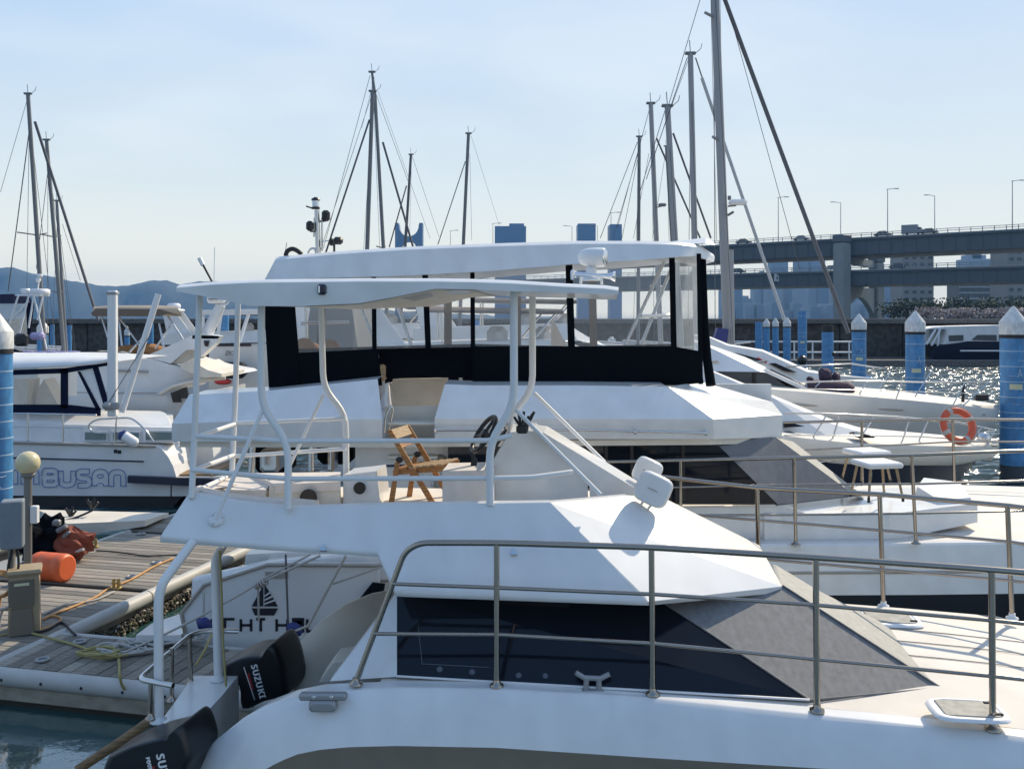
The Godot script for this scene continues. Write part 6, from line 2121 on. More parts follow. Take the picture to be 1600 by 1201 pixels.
# ================================================================== boats on the left
func loft_pts(st: SurfaceTool, rows: Array, grp := -1) -> void:
	loft(st, rows, true, grp)
func left_boats() -> void:
	var g := M("gelcoat_far")
	# ---- the lettered catamaran
	var D := 18.5
	var t := thing("catamaran", "white sailing catamaran with large blue outlined lettering along its hull", "catamaran", at(120, 800, D))
	var st := S()
	var outl := pts([[-220, 690], [20, 691], [242, 697], [252, 701], [262, 713], [270, 728], [275, 745], [268, 745], [268, 775], [-220, 773]], D)
	slab(st, outl, Vector3(0, 0, -1.6))
	var hull := part("hull", st, g, t)
	st = S()
	slab(st, pts([[-220, 773], [268, 775], [285, 775], [262, 801], [-200, 803]], D + 0.04), Vector3(0, 0, -1.5))
	part("hull_bottom", st, M("boot_black"), t)
	st = S()
	tube(st, pts([[-200, 690], [20, 691], [243, 697]], D - 0.02), 0.03, 6)
	part("gunwale", st, M("taupe"), hull)
	st = S()
	tube(st, pts([[-100, 714], [18, 715], [224, 721]], D - 0.01), 0.016, 5)
	part("hull_line", st, M("navy"), hull)
	st = S()
	slab(st, pts([[202, 742], [420, 750], [420, 752], [300, 758], [202, 753]], D - 0.05), Vector3(0, 0, 0.1))
	part("step_strip", st, M("navy"), hull)
	st = S()
	slab(st, pts([[212, 746], [272, 748], [272, 751], [212, 749]], D - 0.07), Vector3(0, 0, 0.03))
	part("step_trim", st, M("white_plain"), hull)
	st = S()
	loft(st, [pts([[266, 745, D], [266, 775, D], [268, 775, D + 1.6], [272, 728, D + 1.6]]), pts([[330, 745, D], [330, 775, D], [330, 775, D + 1.6], [330, 742, D + 1.6]]), pts([[410, 741, D + 0.1], [410, 768, D + 0.1], [410, 768, D + 1.5], [410, 738, D + 1.5]])], true, -1)
	part("stern_scoop", st, g, t)
	st = S()
	slab(st, [at(280, 741, D + 0.1), at(330, 740, D + 0.1), at(378, 716, D + 2.6), at(330, 712, D + 2.8)], Vector3(0, -0.04, 0))
	part("teak_step", st, M("teak"), t)
	for q in [["I", -46, 2, 0.0], ["N", 36, 20, 0.0], ["B", 69, 19, 0], ["U", 94, 20, 0], ["S", 121, 18, 0], ["A", 147, 18, 0], ["N", 173, 19, 0]]:
		if q[0] == "I" and q[1] == -46: q[1] = 22
		st = S()
		var h := 22.0
		glyph(st, q[0], at(q[1], 757 + (q[1] - 69) * 0.022, D - 0.02), Vector3.RIGHT, Vector3.UP, q[2] * D / FOC, h * D / FOC, 0.05, true, 0.007)
		part("lettering", st, M("letter_blue"), hull)
	for q in [[180, 705], [186, 706]]:
		st = S()
		box(st, at(q[0], q[1], D - 0.01), Vector3(0.07, 0.07, 0.02), 0.01)
		part("hull_fitting", st, M("black"), hull)
	# cabin side with four windows and deck
	st = S()
	loft(st, [pts([[-200, 660, D + 0.3], [-200, 690, D + 0.25], [-200, 690, D + 5], [-200, 655, D + 5]]), pts([[20, 662, D + 0.3], [20, 691, D + 0.25], [20, 691, D + 5], [20, 645, D + 5]]), pts([[270, 668, D + 0.3], [272, 692, D + 0.25], [272, 700, D + 5], [270, 645, D + 5]])], true, -1)
	var cab := part("cabin", st, g, t)
	for q in [[130, 168, 672], [174, 219, 672], [225, 273, 671]]:
		st = S()
		slab(st, pts([[q[0], q[2]], [q[1], q[2] + 1], [q[1], 689], [q[0], 689]], D + 0.24), Vector3(0, 0, 0.03))
		var f := part("window_frame", st, M("white_plain"), cab)
		st = S()
		slab(st, pts([[q[0] + 3, q[2] + 3], [q[1] - 2, q[2] + 4], [q[1] - 2, 687], [q[0] + 3, 687]], D + 0.225), Vector3(0, 0, 0.03))
		part("window", st, M("green_glass"), cab)
	st = S()
	slab(st, pts([[262, 688], [330, 682], [336, 742], [275, 742]], D + 1.2), Vector3(0.0, 0, -2.4))
	part("aft_bulkhead", st, g, t)
	for q in [[275, 672, 286, 687], [292, 672, 304, 686], [312, 672, 322, 685]]:
		st = S()
		slab(st, pts([[q[0], q[1]], [q[2], q[1]], [q[2], q[3]], [q[0], q[3]]], D + 0.9), Vector3(0, 0, -0.1))
		var pn := part("cockpit_panel", st, M("black"), t)
		st = S()
		box(st, at((q[0] + q[2]) / 2.0, (q[1] + q[3]) / 2.0, D + 0.88), Vector3(0.05, 0.1, 0.02), 0.01)
		part("port", st, M("white_plain"), pn)
	st = S()
	tube(st, pts([[284, 721, D + 1.1], [290, 719, D + 1.1], [302, 722, D + 1.1]]), 0.02, 6)
	part("deck_shower", st, M("black"), t)
	# coachroof and soft enclosure
	st = S()
	loft(st, [pts([[-100, 642, D + 1.0], [-100, 662, D + 0.6], [-100, 655, D + 4], [-100, 640, D + 4]]), pts([[150, 645, D + 1.0], [160, 664, D + 0.6], [160, 655, D + 4], [150, 640, D + 4]]), pts([[258, 645, D + 1.2], [268, 668, D + 0.6], [268, 660, D + 4], [250, 642, D + 4]])], true, -1)
	part("coachroof", st, g, t)
	rows_roof(t, [[-60, 575, 556, 0.5], [14, 577, 557, 0.6], [60, 575, 556, 0.6], [110, 573, 556, 0.65], [150, 569, 558, 0.7], [172, 565, 562, 0.8]], D + 0.7, 3.2, g)
	for q in [[[-60, 578], [14, 578], [100, 575], [150, 568], [174, 563], [174, 570], [150, 574], [102, 583], [14, 586], [-60, 586]], [[94, 575], [105, 575], [105, 638], [94, 638]], [[-40, 632], [104, 632], [156, 638], [156, 650], [34, 646], [-40, 640]], [[144, 574], [152, 572], [172, 640], [164, 642]], [[120, 580], [124, 580], [156, 640], [150, 641]]]:
		st = S()
		slab(st, pts(q, D + 0.66), Vector3(0, 0, -0.03))
		part("canvas_frame", st, M("navy_canvas"), t)
	for q in [[[-40, 586], [94, 584], [94, 632], [-40, 632]], [[105, 583], [122, 580], [150, 636], [105, 634]]]:
		st = S()
		slab(st, pts(q, D + 0.70), Vector3(0, 0, -0.004))
		part("clear_curtain", st, M("clear_vinyl"), t)
	st = S()
	slab(st, pts([[124, 577], [146, 573], [168, 640], [156, 641]], D + 0.69), Vector3(0, 0, -0.02))
	part("side_curtain", st, M("white_plain"), t)
	st = S()      # pale seats seen inside
	slab(st, pts([[22, 592], [44, 592], [40, 640], [20, 640]], D + 2.0), Vector3(0, 0, -0.5))
	slab(st, pts([[60, 606], [68, 592], [94, 640], [52, 640]], D + 2.2), Vector3(0, 0, -0.5))
	part("helm_seat", st, M("cream"), t)
	# davits and stainless loops
	st = S()
	box(st, at(175.5, 552, D + 0.2), Vector3(0.165, 2.45, 0.14), 0.02)
	var dv := part("davit_post", st, M("white_paint"), t)
	st = S()
	box(st, at(175.5, 458, D + 0.2), Vector3(0.2, 0.05, 0.18), 0.01)
	part("davit_cap", st, M("alu"), dv)
	st = S()
	tube(st, pts([[247, 459, D + 0.4], [190, 644, D + 0.2]]), 0.06, 10)
	part("davit_arm", st, M("white_paint"), t)
	st = S()
	ball(st, at(168, 634, D + 0.1), Vector3(0.11, 0.09, 0.11), 10)
	box(st, at(178, 634, D + 0.1), Vector3(0.16, 0.14, 0.1), 0.02)
	part("winch", st, M("alu"), t)
	rail("davit_line", pts([[236, 520, D + 0.3], [170, 628, D + 0.1]]), 0.008, M("wire"), t, 5)
	rail("pushpit", bend(pts([[240, 690, D], [228, 672, D], [205, 652, D + 0.1], [150, 655, D + 0.2], [136, 664, D + 0.2], [144, 676, D + 0.2], [180, 676, D + 0.1]]), 0.15), 0.018, M("steel"), t)
	rail("pushpit", pts([[182, 650, D], [178, 692, D]]), 0.016, M("steel"), t)
	rail("lifeline_rail", pts([[-60, 646, D + 0.1], [42, 646, D + 0.05], [150, 648, D + 0.1]]), 0.018, M("steel"), t)
	for q in [43, 98]: rail("stanchion", pts([[q, 646, D + 0.05], [q, 691, D + 0.05]]), 0.017, M("steel"), t)
	rail("lifeline", pts([[-60, 668, D + 0.06], [43, 667, D + 0.05], [130, 669, D + 0.08]]), 0.008, M("steel"), t)
	st = S()
	var fb := turned(at(211, 692, D) - at(186, 676, D))
	lathe(st, at(187, 677, D - 0.25), [Vector2(0.03, 0), Vector2(0.09, 0.04), Vector2(0.1, 0.1), Vector2(0.1, 0.34), Vector2(0.05, 0.39)], 14, fb)
	var fe := thing("fender", "white fender with blue end hung over the lettered catamaran's rail", "fender", at(187, 677, D - 0.25))
	part("body", st, M("white_plain"), fe)
	st = S()
	lathe(st, at(187, 677, D - 0.25), [Vector2(0.02, -0.02), Vector2(0.094, 0.03), Vector2(0.104, 0.09)], 14, fb)
	part("end_cap", st, M("fender_blue"), fe)
	# ---- the big motor cruiser behind, with its swept arch
	var E := 24.0
	t = thing("motor_cruiser", "white motor cruiser with swept arch and tan bimini behind the lettered catamaran", "cruiser", at(270, 655, E))
	st = S()
	slab(st, pts([[120, 575], [184, 560], [226, 557], [264, 569], [296, 578], [340, 586], [346, 590], [310, 594], [286, 596], [266, 603], [250, 615], [235, 618], [195, 618], [120, 618]], E), Vector3(0, 0, -3.4))
	part("superstructure", st, g, t)
	st = S()
	loft(st, [pts([[100, 618, E - 0.3], [100, 690, E - 0.1], [100, 690, E + 3.6], [100, 618, E + 3.9]]), pts([[258, 618, E - 0.3], [262, 690, E - 0.1], [262, 690, E + 3.6], [258, 618, E + 3.9]]), pts([[372, 640, E - 0.1], [360, 690, E], [360, 690, E + 3.5], [372, 640, E + 3.6]])], true, -1)
	part("hull", st, g, t)
	for s in [0.0, 3.0]:
		st = S()
		slab(st, pts([[225, 557], [262, 541], [300, 524], [322, 522], [343, 525], [336, 536], [313, 557], [306, 558], [304, 546], [290, 547], [266, 568]], E + s), Vector3(0, 0, -0.4))
		part("arch", st, g, t)
	st = S()
	slab(st, pts([[264, 568], [289, 548], [304, 545], [306, 557], [280, 568]], E + 0.2), Vector3(0, 0, -0.2))
	part("arch_inner", st, M("cream"), t)
	st = S()
	loft(st, [pts([[300, 523, E], [344, 525, E], [340, 529, E], [300, 529, E]]), pts([[300, 523, E + 3.4], [344, 525, E + 3.4], [340, 529, E + 3.4], [300, 529, E + 3.4]])], true, -1)
	part("arch_top", st, g, t)
	st = S()
	slab(st, pts([[318, 532], [327, 532], [325, 541], [320, 541]], E - 0.02), Vector3(0, 0, 0.02))
	part("crest", st, M("ink"), t)
	st = S()
	slab(st, pts([[280, 570], [303, 566], [324, 578], [346, 584], [346, 589], [318, 590], [285, 577]], E - 0.4), Vector3(0, 0, -2.0))
	part("aft_deck", st, M("cream"), t)
	st = S()
	tube(st, pts([[184, 579], [231, 581]], E - 0.05), 0.03, 5)
	tube(st, pts([[120, 613], [198, 614], [245, 614]], E - 0.35), 0.02, 5)
	part("side_groove", st, M("taupe"), t)
	for q in [[268, 611, 280, 628], [281, 606, 292, 622]]:
		st = S()
		slab(st, pts([[q[0], q[1] + 2], [q[2], q[1] - 2], [q[2] + 4, q[3]], [q[0] + 4, q[3]]], E - 0.33), Vector3(0, 0, 0.1))
		part("cockpit_window", st, M("black"), t)
	st = S()
	tube(st, bend(pts([[250, 616, E - 0.35], [268, 604, E - 0.35], [300, 596, E - 0.35], [352, 590, E - 0.2]]), 0.5), 0.05, 6)
	part("moulding", st, M("cream"), t)
	st = S()
	tube(st, pts([[345, 476, E + 1.5], [323, 521, E + 1.5]]), 0.13, 10, 0.16)
	var rm := part("radar_mast", st, g, t)
	st = S()
	box(st, at(338, 468, E + 1.5), Vector3(0.44, 0.2, 0.4), 0.06)
	var ra := part("radar_dome", st, M("white_plain"), rm)
	write("lettering", "Raymarine", rm, at(336, 466.5, E + 1.28), Vector3.RIGHT, Vector3(0, 1, 0), 0.055, M("ink"))
	rail("radar_cable", bend(pts([[344, 478, E + 1.4], [356, 475, E + 1.4], [359, 465, E + 1.4]]), 0.15), 0.02, M("white_plain"), rm)
	st = S()
	loft(st, [pts([[143, 489, E + 0.4], [146, 479, E + 0.5], [146, 479, E + 2.5], [143, 489, E + 2.6]]), pts([[175, 492, E + 0.2], [170, 477, E + 0.5], [170, 477, E + 2.5], [175, 490, E + 2.7]]), pts([[250, 493, E + 0.2], [250, 477, E + 0.5], [250, 477, E + 2.5], [250, 490, E + 2.7]]), pts([[283, 494, E + 0.4], [276, 479, E + 0.5], [276, 479, E + 2.5], [283, 492, E + 2.6]])], false, 0)
	part("bimini", st, M("tan_canvas"), t)
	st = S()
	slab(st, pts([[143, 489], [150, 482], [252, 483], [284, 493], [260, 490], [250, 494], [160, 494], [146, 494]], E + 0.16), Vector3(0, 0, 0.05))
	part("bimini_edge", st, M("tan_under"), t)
	for q in [[158, 494, 172, 540], [185, 495, 190, 540], [185, 495, 218, 540], [248, 505, 256, 545], [222, 528, 200, 552], [262, 494, 286, 530], [268, 505, 242, 545]]:
		rail("bimini_pole", pts([[q[0], q[1], E + 0.4], [q[2], q[3], E + 0.2]]), 0.025, M("steel"), t, 6)
	st = S()
	slab(st, pts([[110, 566], [150, 548], [184, 549], [216, 556], [214, 559], [184, 560], [120, 574]], E - 0.1), Vector3(0, 0, -0.3))
	part("windscreen", st, M("black_glass"), t)
	for q in [[200, 548, 0.35], [232, 546, 0.4], [246, 549, 0.3]]:
		st = S()
		ball(st, at(q[0], q[1], E + 1.0), Vector3(q[2], 0.16, 0.3), 10)
		part("bundle", st, M("straw"), t)
	# ---- white boat with print further back
	var G := 30.0
	t = thing("workboat", "white boat with black print on its side behind the hardtop posts", "boat", at(370, 620, G))
	st = S()
	loft(st, [pts([[326, 541, G], [326, 640, G + 0.2], [326, 640, G + 4], [326, 541, G + 4]]), pts([[470, 538, G], [470, 640, G + 0.2], [470, 640, G + 4], [470, 538, G + 4]])], true, -1)
	var wh := part("hull", st, g, t)
	st = S()
	slab(st, pts([[326, 536], [392, 536], [392, 541], [326, 541]], G - 0.02), Vector3(0, 0, -0.05))
	part("stripe", st, M("navy"), wh)
	write("lettering", "WHITE WATER", wh, at(369, 537, G - 0.1), Vector3.RIGHT, Vector3(0, 1, 0), 0.07, M("ink"), 1.1)
	write("lettering", "ZIC", wh, at(358, 551.5, G - 0.03), Vector3.RIGHT, Vector3(0, 1, 0), 0.13, M("ink"), 1.0)
	st = S()
	slab(st, pts([[310, 484], [420, 482], [420, 490], [336, 491], [310, 492]], G + 0.5), Vector3(0, 0, -3.0))
	part("hardtop", st, g, t)
	for q in [[316, 490, 318, 540], [388, 490, 372, 540], [345, 490, 338, 535]]:
		rail("roof_post", pts([[q[0], q[1], G + 0.6], [q[2], q[3], G + 0.6]]), 0.06, M("white_plain"), t, 8)
	st = S()
	box(st, at(358, 578, G - 0.5), Vector3(1.1, 0.5, 0.5), 0.15)
	part("outboard", st, M("black"), t)
	st = S()
	ball(st, at(348, 596, G - 0.6), Vector3(0.28, 0.1, 0.2), 10)
	tag(part("red_buoy", st, M("flag_red"), self), "small red float behind the hardtop posts on the white boat's stern", "float")
	# ---- boat with dark canopy at the far left
	var H := 31.0
	t = thing("canopy_boat", "boat with dark blue canopy and radar arch at the left edge", "boat", at(10, 600, H))
	st = S()
	loft(st, [pts([[-160, 560, H], [-160, 640, H + 0.2], [-160, 640, H + 3.6], [-160, 560, H + 3.6]]), pts([[60, 553, H], [55, 640, H + 0.2], [55, 640, H + 3.6], [60, 553, H + 3.6]]), pts([[128, 556, H + 1.6], [120, 640, H + 1.7], [120, 640, H + 2.0], [128, 556, H + 2.1]])], true, -1)
	part("hull", st, g, t)
	st = S()
	loft(st, [pts([[-120, 474, H], [-120, 462, H + 0.6], [-120, 462, H + 2.4], [-120, 474, H + 3]]), pts([[20, 474, H], [20, 459, H + 0.6], [20, 459, H + 2.4], [20, 474, H + 3]]), pts([[52, 474, H + 0.2], [46, 464, H + 0.8], [46, 464, H + 2.2], [52, 474, H + 2.8]])], true, -1)
	part("canopy", st, M("navy_canvas"), t)
	st = S()
	slab(st, pts([[40, 474], [52, 474], [46, 526], [42, 526]], H + 0.02), Vector3(0, 0, -0.05))
	slab(st, pts([[-40, 526], [30, 548], [46, 548], [60, 553], [-40, 553]], H - 0.02), Vector3(0, 0, -0.05))
	part("side_curtain", st, M("navy_canvas"), t)
	st = S()
	slab(st, pts([[-60, 474], [40, 474], [42, 526], [-60, 526]], H + 0.05), Vector3(0, 0, -0.01))
	part("clear_curtain", st, M("cloudy_vinyl"), t)
	for q in [[28, 462, 14, 505], [44, 462, 30, 520], [52, 462, 72, 545], [52, 462, 44, 512], [66, 464, 58, 500], [16, 500, 44, 470]]:
		rail("arch_tube", pts([[q[0], q[1], H - 0.3], [q[2], q[3], H - 0.3]]), 0.03, M("white_plain"), t, 6)
	st = S()
	box(st, at(50, 461.5, H), Vector3(0.85, 0.05, 0.6), 0.02)
	part("arch_platform", st, M("white_plain"), t)
	for q in [[62, 454, 0.3, 0.16], [39, 450.5, 0.15, 0.1]]:
		st = S()
		lathe(st, at(q[0], q[1] + 5, H), [Vector2(q[2] * 0.8, -0.06), Vector2(q[2], 0.0), Vector2(q[2], q[3] * 0.8), Vector2(q[2] * 0.8, q[3])], 16)
		part("radar_dome", st, M("white_plain"), t)
	rail("light_staff", pts([[58, 458, H], [61, 432, H]]), 0.02, M("white_plain"), t, 6)
	st = S()
	ball(st, at(59, 437, H), Vector3(0.09, 0.09, 0.09), 8)
	ball(st, at(61, 431, H), Vector3(0.12, 0.07, 0.07), 8)
	part("anchor_light", st, M("white_plain"), t)
	for q in [[58, 525, "lilac", 0.42, 0.24], [33, 531, "black", 0.38, 0.4]]:
		st = S()
		box(st, at(q[0], q[1], H - 0.5), Vector3(q[3], q[4], 0.3), 0.07)
		part("seat", st, M(q[2]), t)
	st = S()
	for k in 5: tube(st, [at(36 + k * 18, 551 + (k % 2), H - 0.7), at(52 + k * 18, 552, H - 0.7)], 0.07, 8)
	part("covered_rail", st, M("lilac"), t)

func rows_roof(t: Node3D, q: Array, d: float, back: float, m: Material) -> void:
	var rows := []
	for a in q:
		var lo := at(a[0], a[1], d - 0.1)
		var hi := at(a[0], a[2], d + 0.5)
		rows.append([lo, lo + Vector3(0, 0.05, 0.0), lo.lerp(hi, 0.6) + Vector3(0, 0.06, 0), hi, hi + Vector3(0, 0.02, -back * 0.5), lo + Vector3(0, 0, -back)])
	var st := S()
	loft(st, rows, true, 0)
	part("roof", st, m, t)

# ================================================================== boats on the right
func right_boats() -> void:
	var g := M("gelcoat_far")
	# ---- nearer of the two: long white yacht with a dark blue bottom, lifebuoy at its bow
	var t := thing("long_yacht", "long white motor yacht with dark blue bottom, bow behind the second yacht's rail", "yacht", at(1350, 740, 16.0))
	var st := S()
	var gun := pts([[1000, 655, 15.2], [1215, 680, 15.2], [1330, 692, 15.4], [1440, 696, 15.9], [1520, 698, 16.6], [1560, 694, 17.4]])
	var rows := []
	for i in gun.size():
		var p: Vector3 = gun[i]
		var k := float(i) / 5.0
		rows.append([p, p + Vector3(-0.05 * k, -0.22, -0.02), p + Vector3(-0.25 * k, -0.36, -0.1 - 0.2 * k)])
	sheet(st, rows)
	part("hull", st, g, t)
	st = S()
	var low := []
	for r in rows: low.append([r[2], Vector3(r[2].x - 0.35, 0.5, r[2].z - 0.35), Vector3(r[2].x - 0.7, -0.2, r[2].z - 0.6)])
	sheet(st, low)
	part("hull_bottom", st, M("navy"), t)
	st = S()
	var dk := []
	for i in gun.size():
		var p: Vector3 = gun[i]
		var b := 4.0 * (1.0 - pow(float(i) / 5.0, 2.0)) + 0.05
		dk.append([p, p + Vector3(0, 0.1, -b / 2), p + Vector3(0, 0, -b), p + Vector3(-0.1, -0.3, -b + 0.02)])
	sheet(st, dk)
	part("deck", st, M("nonskid"), t)
	# its long raked cabin: a wedge falling to the foredeck
	st = S()
	loft(st, [pts([[1090, 572, 16.0], [1090, 690, 15.5], [1090, 690, 19], [1090, 572, 18.6]]), pts([[1112, 580, 16.0], [1112, 690, 15.5], [1112, 690, 19], [1112, 578, 18.6]]), pts([[1210, 622, 16.0], [1210, 690, 15.6], [1210, 690, 19], [1210, 618, 18.6]]), pts([[1300, 662, 16.2], [1310, 694, 15.9], [1310, 694, 19], [1300, 655, 18.4]]), pts([[1400, 686, 16.6], [1410, 697, 16.5], [1410, 697, 18.3], [1400, 684, 18.0]]), pts([[1462, 694, 17.0], [1470, 699, 17.0], [1470, 699, 17.6], [1462, 694, 17.6]])], true, -1)
	var cab := part("cabin", st, g, t)
	st = S()
	loft(st, [pts([[1115, 600, 15.9], [1115, 607, 15.9], [1115, 607, 16.6], [1115, 598, 16.6]]), pts([[1208, 630, 15.9], [1208, 638, 15.9], [1208, 638, 16.6], [1208, 628, 16.6]])], true, -1)
	part("roof_edge", st, M("cream"), cab)
	st = S()
	slab(st, pts([[1225, 661], [1236, 660], [1258, 666], [1226, 668]], 15.72), Vector3(0, 0, -0.06))
	part("side_window", st, M("black_glass"), cab)
	st = S()
	slab(st, pts([[1226, 674], [1236, 674], [1244, 677], [1236, 679], [1226, 678]], 15.70), Vector3(0, 0, -0.05))
	part("maker_badge", st, M("ink"), cab)
	rail("top_rail", pts([[1225, 645, 15.3], [1290, 646, 15.4], [1400, 651, 15.8], [1500, 660, 16.5], [1556, 672, 17.2]]), 0.017, M("steel"), t)
	rail("mid_rail", pts([[1225, 680, 15.25], [1320, 680, 15.4], [1440, 682, 15.9], [1548, 690, 17.0]]), 0.010, M("steel"), t)
	for q in [[1292, 648, 1268, 688], [1312, 650, 1300, 690], [1366, 652, 1338, 694], [1422, 654, 1408, 696], [1452, 656, 1432, 697], [1536, 666, 1510, 699], [1556, 672, 1540, 698]]:
		var z: float = 15.3 + (q[0] - 1250) / 310.0 * 1.7
		rail("stanchion", pts([[q[0], q[1], z], [q[2], q[3], z]]), 0.014, M("steel"), t)
	rail("lower_rail", pts([[1230, 728, 15.3], [1330, 716, 15.6], [1430, 706, 16.0], [1556, 688, 17.3]]), 0.014, M("steel"), t)
	st = S()
	box(st, at(1545, 693, 17.3), Vector3(0.3, 0.1, 0.2), 0.03)
	ball(st, at(1538, 685, 17.2), Vector3(0.12, 0.12, 0.12), 10)
	part("anchor_roller", st, M("steel"), t)
	st = S()
	slab(st, pts([[1340, 680], [1352, 678], [1368, 682], [1366, 684], [1342, 684]], 15.5), Vector3(0, 0, -0.4))
	part("deck_hatch", st, M("black_glass"), t)
	# lifebuoy on its rail
	var lc := at(1497, 665, 16.3)
	var lb := turned(Vector3(0.15, 0.35, 1.0))
	var lf := thing("lifebuoy", "orange red lifebuoy hung on the bow rail before the capped piling", "lifebuoy", lc)
	st = S()
	ring_shape(st, lc, 0.265, 0.062, lb, 32, 10)
	part("ring", st, M("buoy_red"), lf)
	for k in 4:
		st = S()
		var w := k * PI / 2 + 0.5
		var c := lc + lb * Vector3(cos(w) * 0.265, 0, sin(w) * 0.265)
		lathe(st, c - lb * Vector3(-sin(w), 0, cos(w)) * 0.035, [Vector2(0.066, 0), Vector2(0.066, 0.07)], 12, turned(lb * Vector3(-sin(w), 0, cos(w))))
		part("strap", st, M("rope_pale"), lf)
	st = S()
	ring_shape(st, lc + lb.y * 0.02, 0.34, 0.008, lb, 32, 5)
	part("grab_line", st, M("rope_pale"), lf)
	# ---- further: flybridge yacht with the purple sunpad
	t = thing("sunpad_yacht", "white motor yacht with purple sunpad on its foredeck", "yacht", at(1300, 660, 19.5))
	gun = pts([[1000, 596, 19.3], [1180, 606, 19.3], [1320, 617, 19.5], [1420, 625, 20.0], [1520, 635, 20.8], [1562, 640, 21.6]])
	rows = []
	for i in gun.size():
		var p: Vector3 = gun[i]
		var k := float(i) / 5.0
		rows.append([p, p + Vector3(-0.05 * k, -0.3, -0.02), p + Vector3(-0.2 * k, -0.55, -0.1 - 0.2 * k), Vector3(p.x - 0.8 * k, -0.2, p.z - 0.7)])
	st = S()
	sheet(st, rows)
	part("hull", st, g, t)
	dk = []
	for i in gun.size():
		var p: Vector3 = gun[i]
		var b := 4.2 * (1.0 - pow(float(i) / 5.0, 2.0)) + 0.05
		dk.append([p, p + Vector3(0, 0.12, -b / 2), p + Vector3(0, 0, -b), p + Vector3(-0.1, -0.4, -b + 0.02)])
	st = S()
	sheet(st, dk)
	part("deck", st, M("nonskid"), t)
	st = S()
	tube(st, pts([[1240, 632, 19.35], [1400, 640, 19.9], [1540, 648, 21.2]]), 0.02, 6)
	part("hull_line", st, M("taupe"), t)
	# main cabin: roof that sweeps down to the deck, with a dark band of side windows
	st = S()
	loft(st, [pts([[1085, 534, 20.0], [1085, 578, 19.6], [1085, 578, 23.2], [1085, 530, 22.8]]), pts([[1108, 541, 20.0], [1116, 580, 19.6], [1116, 580, 23.2], [1108, 538, 22.8]]), pts([[1165, 561, 20.0], [1190, 581, 19.7], [1190, 581, 23.0], [1165, 558, 22.8]]), pts([[1198, 577, 20.1], [1200, 582, 19.9], [1200, 582, 22.9], [1198, 574, 22.7]])], true, -1)
	part("roof", st, g, t)
	st = S()
	slab(st, pts([[1100, 581], [1198, 581], [1240, 610], [1100, 606]], 20.1), Vector3(0, 0, -2.4))
	var sw := part("side_window", st, M("smoke_glass"), t)
	st = S()
	slab(st, pts([[1177, 581], [1181, 581], [1182, 609], [1177, 609]], 20.08), Vector3(0, 0, 0.04))
	part("window_post", st, M("black"), sw)
	st = S()
	loft(st, [pts([[1190, 579, 19.9], [1196, 576, 19.9], [1196, 574, 22.9], [1190, 579, 22.9]]), pts([[1258, 611, 19.9], [1270, 610, 19.9], [1266, 604, 22.6], [1256, 606, 22.6]])], true, -1)
	part("windscreen_frame", st, g, t)
	st = S()
	slab(st, pts([[1205, 576], [1262, 604], [1256, 606], [1200, 582]], 20.4), Vector3(0, 0, -1.8))
	part("windscreen", st, M("smoke_glass"), t)
	st = S()
	slab(st, pts([[1114, 564], [1120, 563], [1125, 565], [1114, 566]], 19.7), Vector3(0, 0, -0.05))
	part("vent", st, M("taupe"), t)
	# sunpad with its cushions
	var sp := thing("sunpad", "purple sun lounge with pillows on the white foredeck", "sun lounge", at(1300, 612, 20.5))
	st = S()
	loft(st, [pts([[1261, 594, 20.1], [1262, 606, 20.0], [1264, 604, 21.6], [1262, 592, 21.6]]), pts([[1290, 596, 20.0], [1290, 612, 19.9], [1290, 606, 21.7], [1290, 593, 21.7]]), pts([[1325, 599, 20.0], [1328, 616, 20.0], [1328, 606, 21.6], [1325, 595, 21.6]]), pts([[1336, 604, 20.1], [1336, 612, 20.1], [1335, 606, 21.4], [1334, 600, 21.4]])], true, 0)
	part("mattress", st, M("purple"), sp)
	for q in [[1290, 584, 0.15, 0.165], [1307, 588, 0.09, 0.13], [1266, 590, 0.08, 0.06]]:
		st = S()
		box(st, at(q[0], q[1] + 2, 20.6), Vector3(q[2] * 1.9, q[3] * 1.9, 0.16), 0.07, Basis(Vector3(1, 0, 0), -0.3))
		part("pillow", st, M("purple"), sp)
	rail("top_rail", pts([[1245, 597, 19.4], [1330, 595, 19.6], [1440, 597, 20.2], [1545, 597, 21.2], [1560, 603, 21.4]]), 0.016, M("steel"), t)
	rail("mid_rail", pts([[1250, 607, 19.4], [1400, 611, 19.9], [1530, 615, 21.0]]), 0.009, M("steel"), t)
	for q in [[1282, 597, 1246, 632], [1355, 596, 1333, 633], [1393, 580, 1374, 607], [1410, 597, 1400, 625], [1458, 577, 1430, 620], [1545, 598, 1505, 634], [1508, 597, 1490, 632]]:
		rail("stanchion", pts([[q[0], q[1], 20.0], [q[2], q[3], 20.0]]), 0.014, M("steel"), t)
	rail("flag_staff", pts([[1506, 594, 20.9], [1505, 628, 20.9]]), 0.035, M("black"), t, 6)
	st = S()
	box(st, at(1534, 621, 21.1), Vector3(0.28, 0.14, 0.12), 0.02)
	part("anchor", st, M("black"), t)
	# ---- third: low sports cruiser further away
	t = thing("sports_cruiser", "low white sports cruiser with sweeping nose beyond the sunpad yacht", "cruiser", at(1230, 610, 25.0))
	st = S()
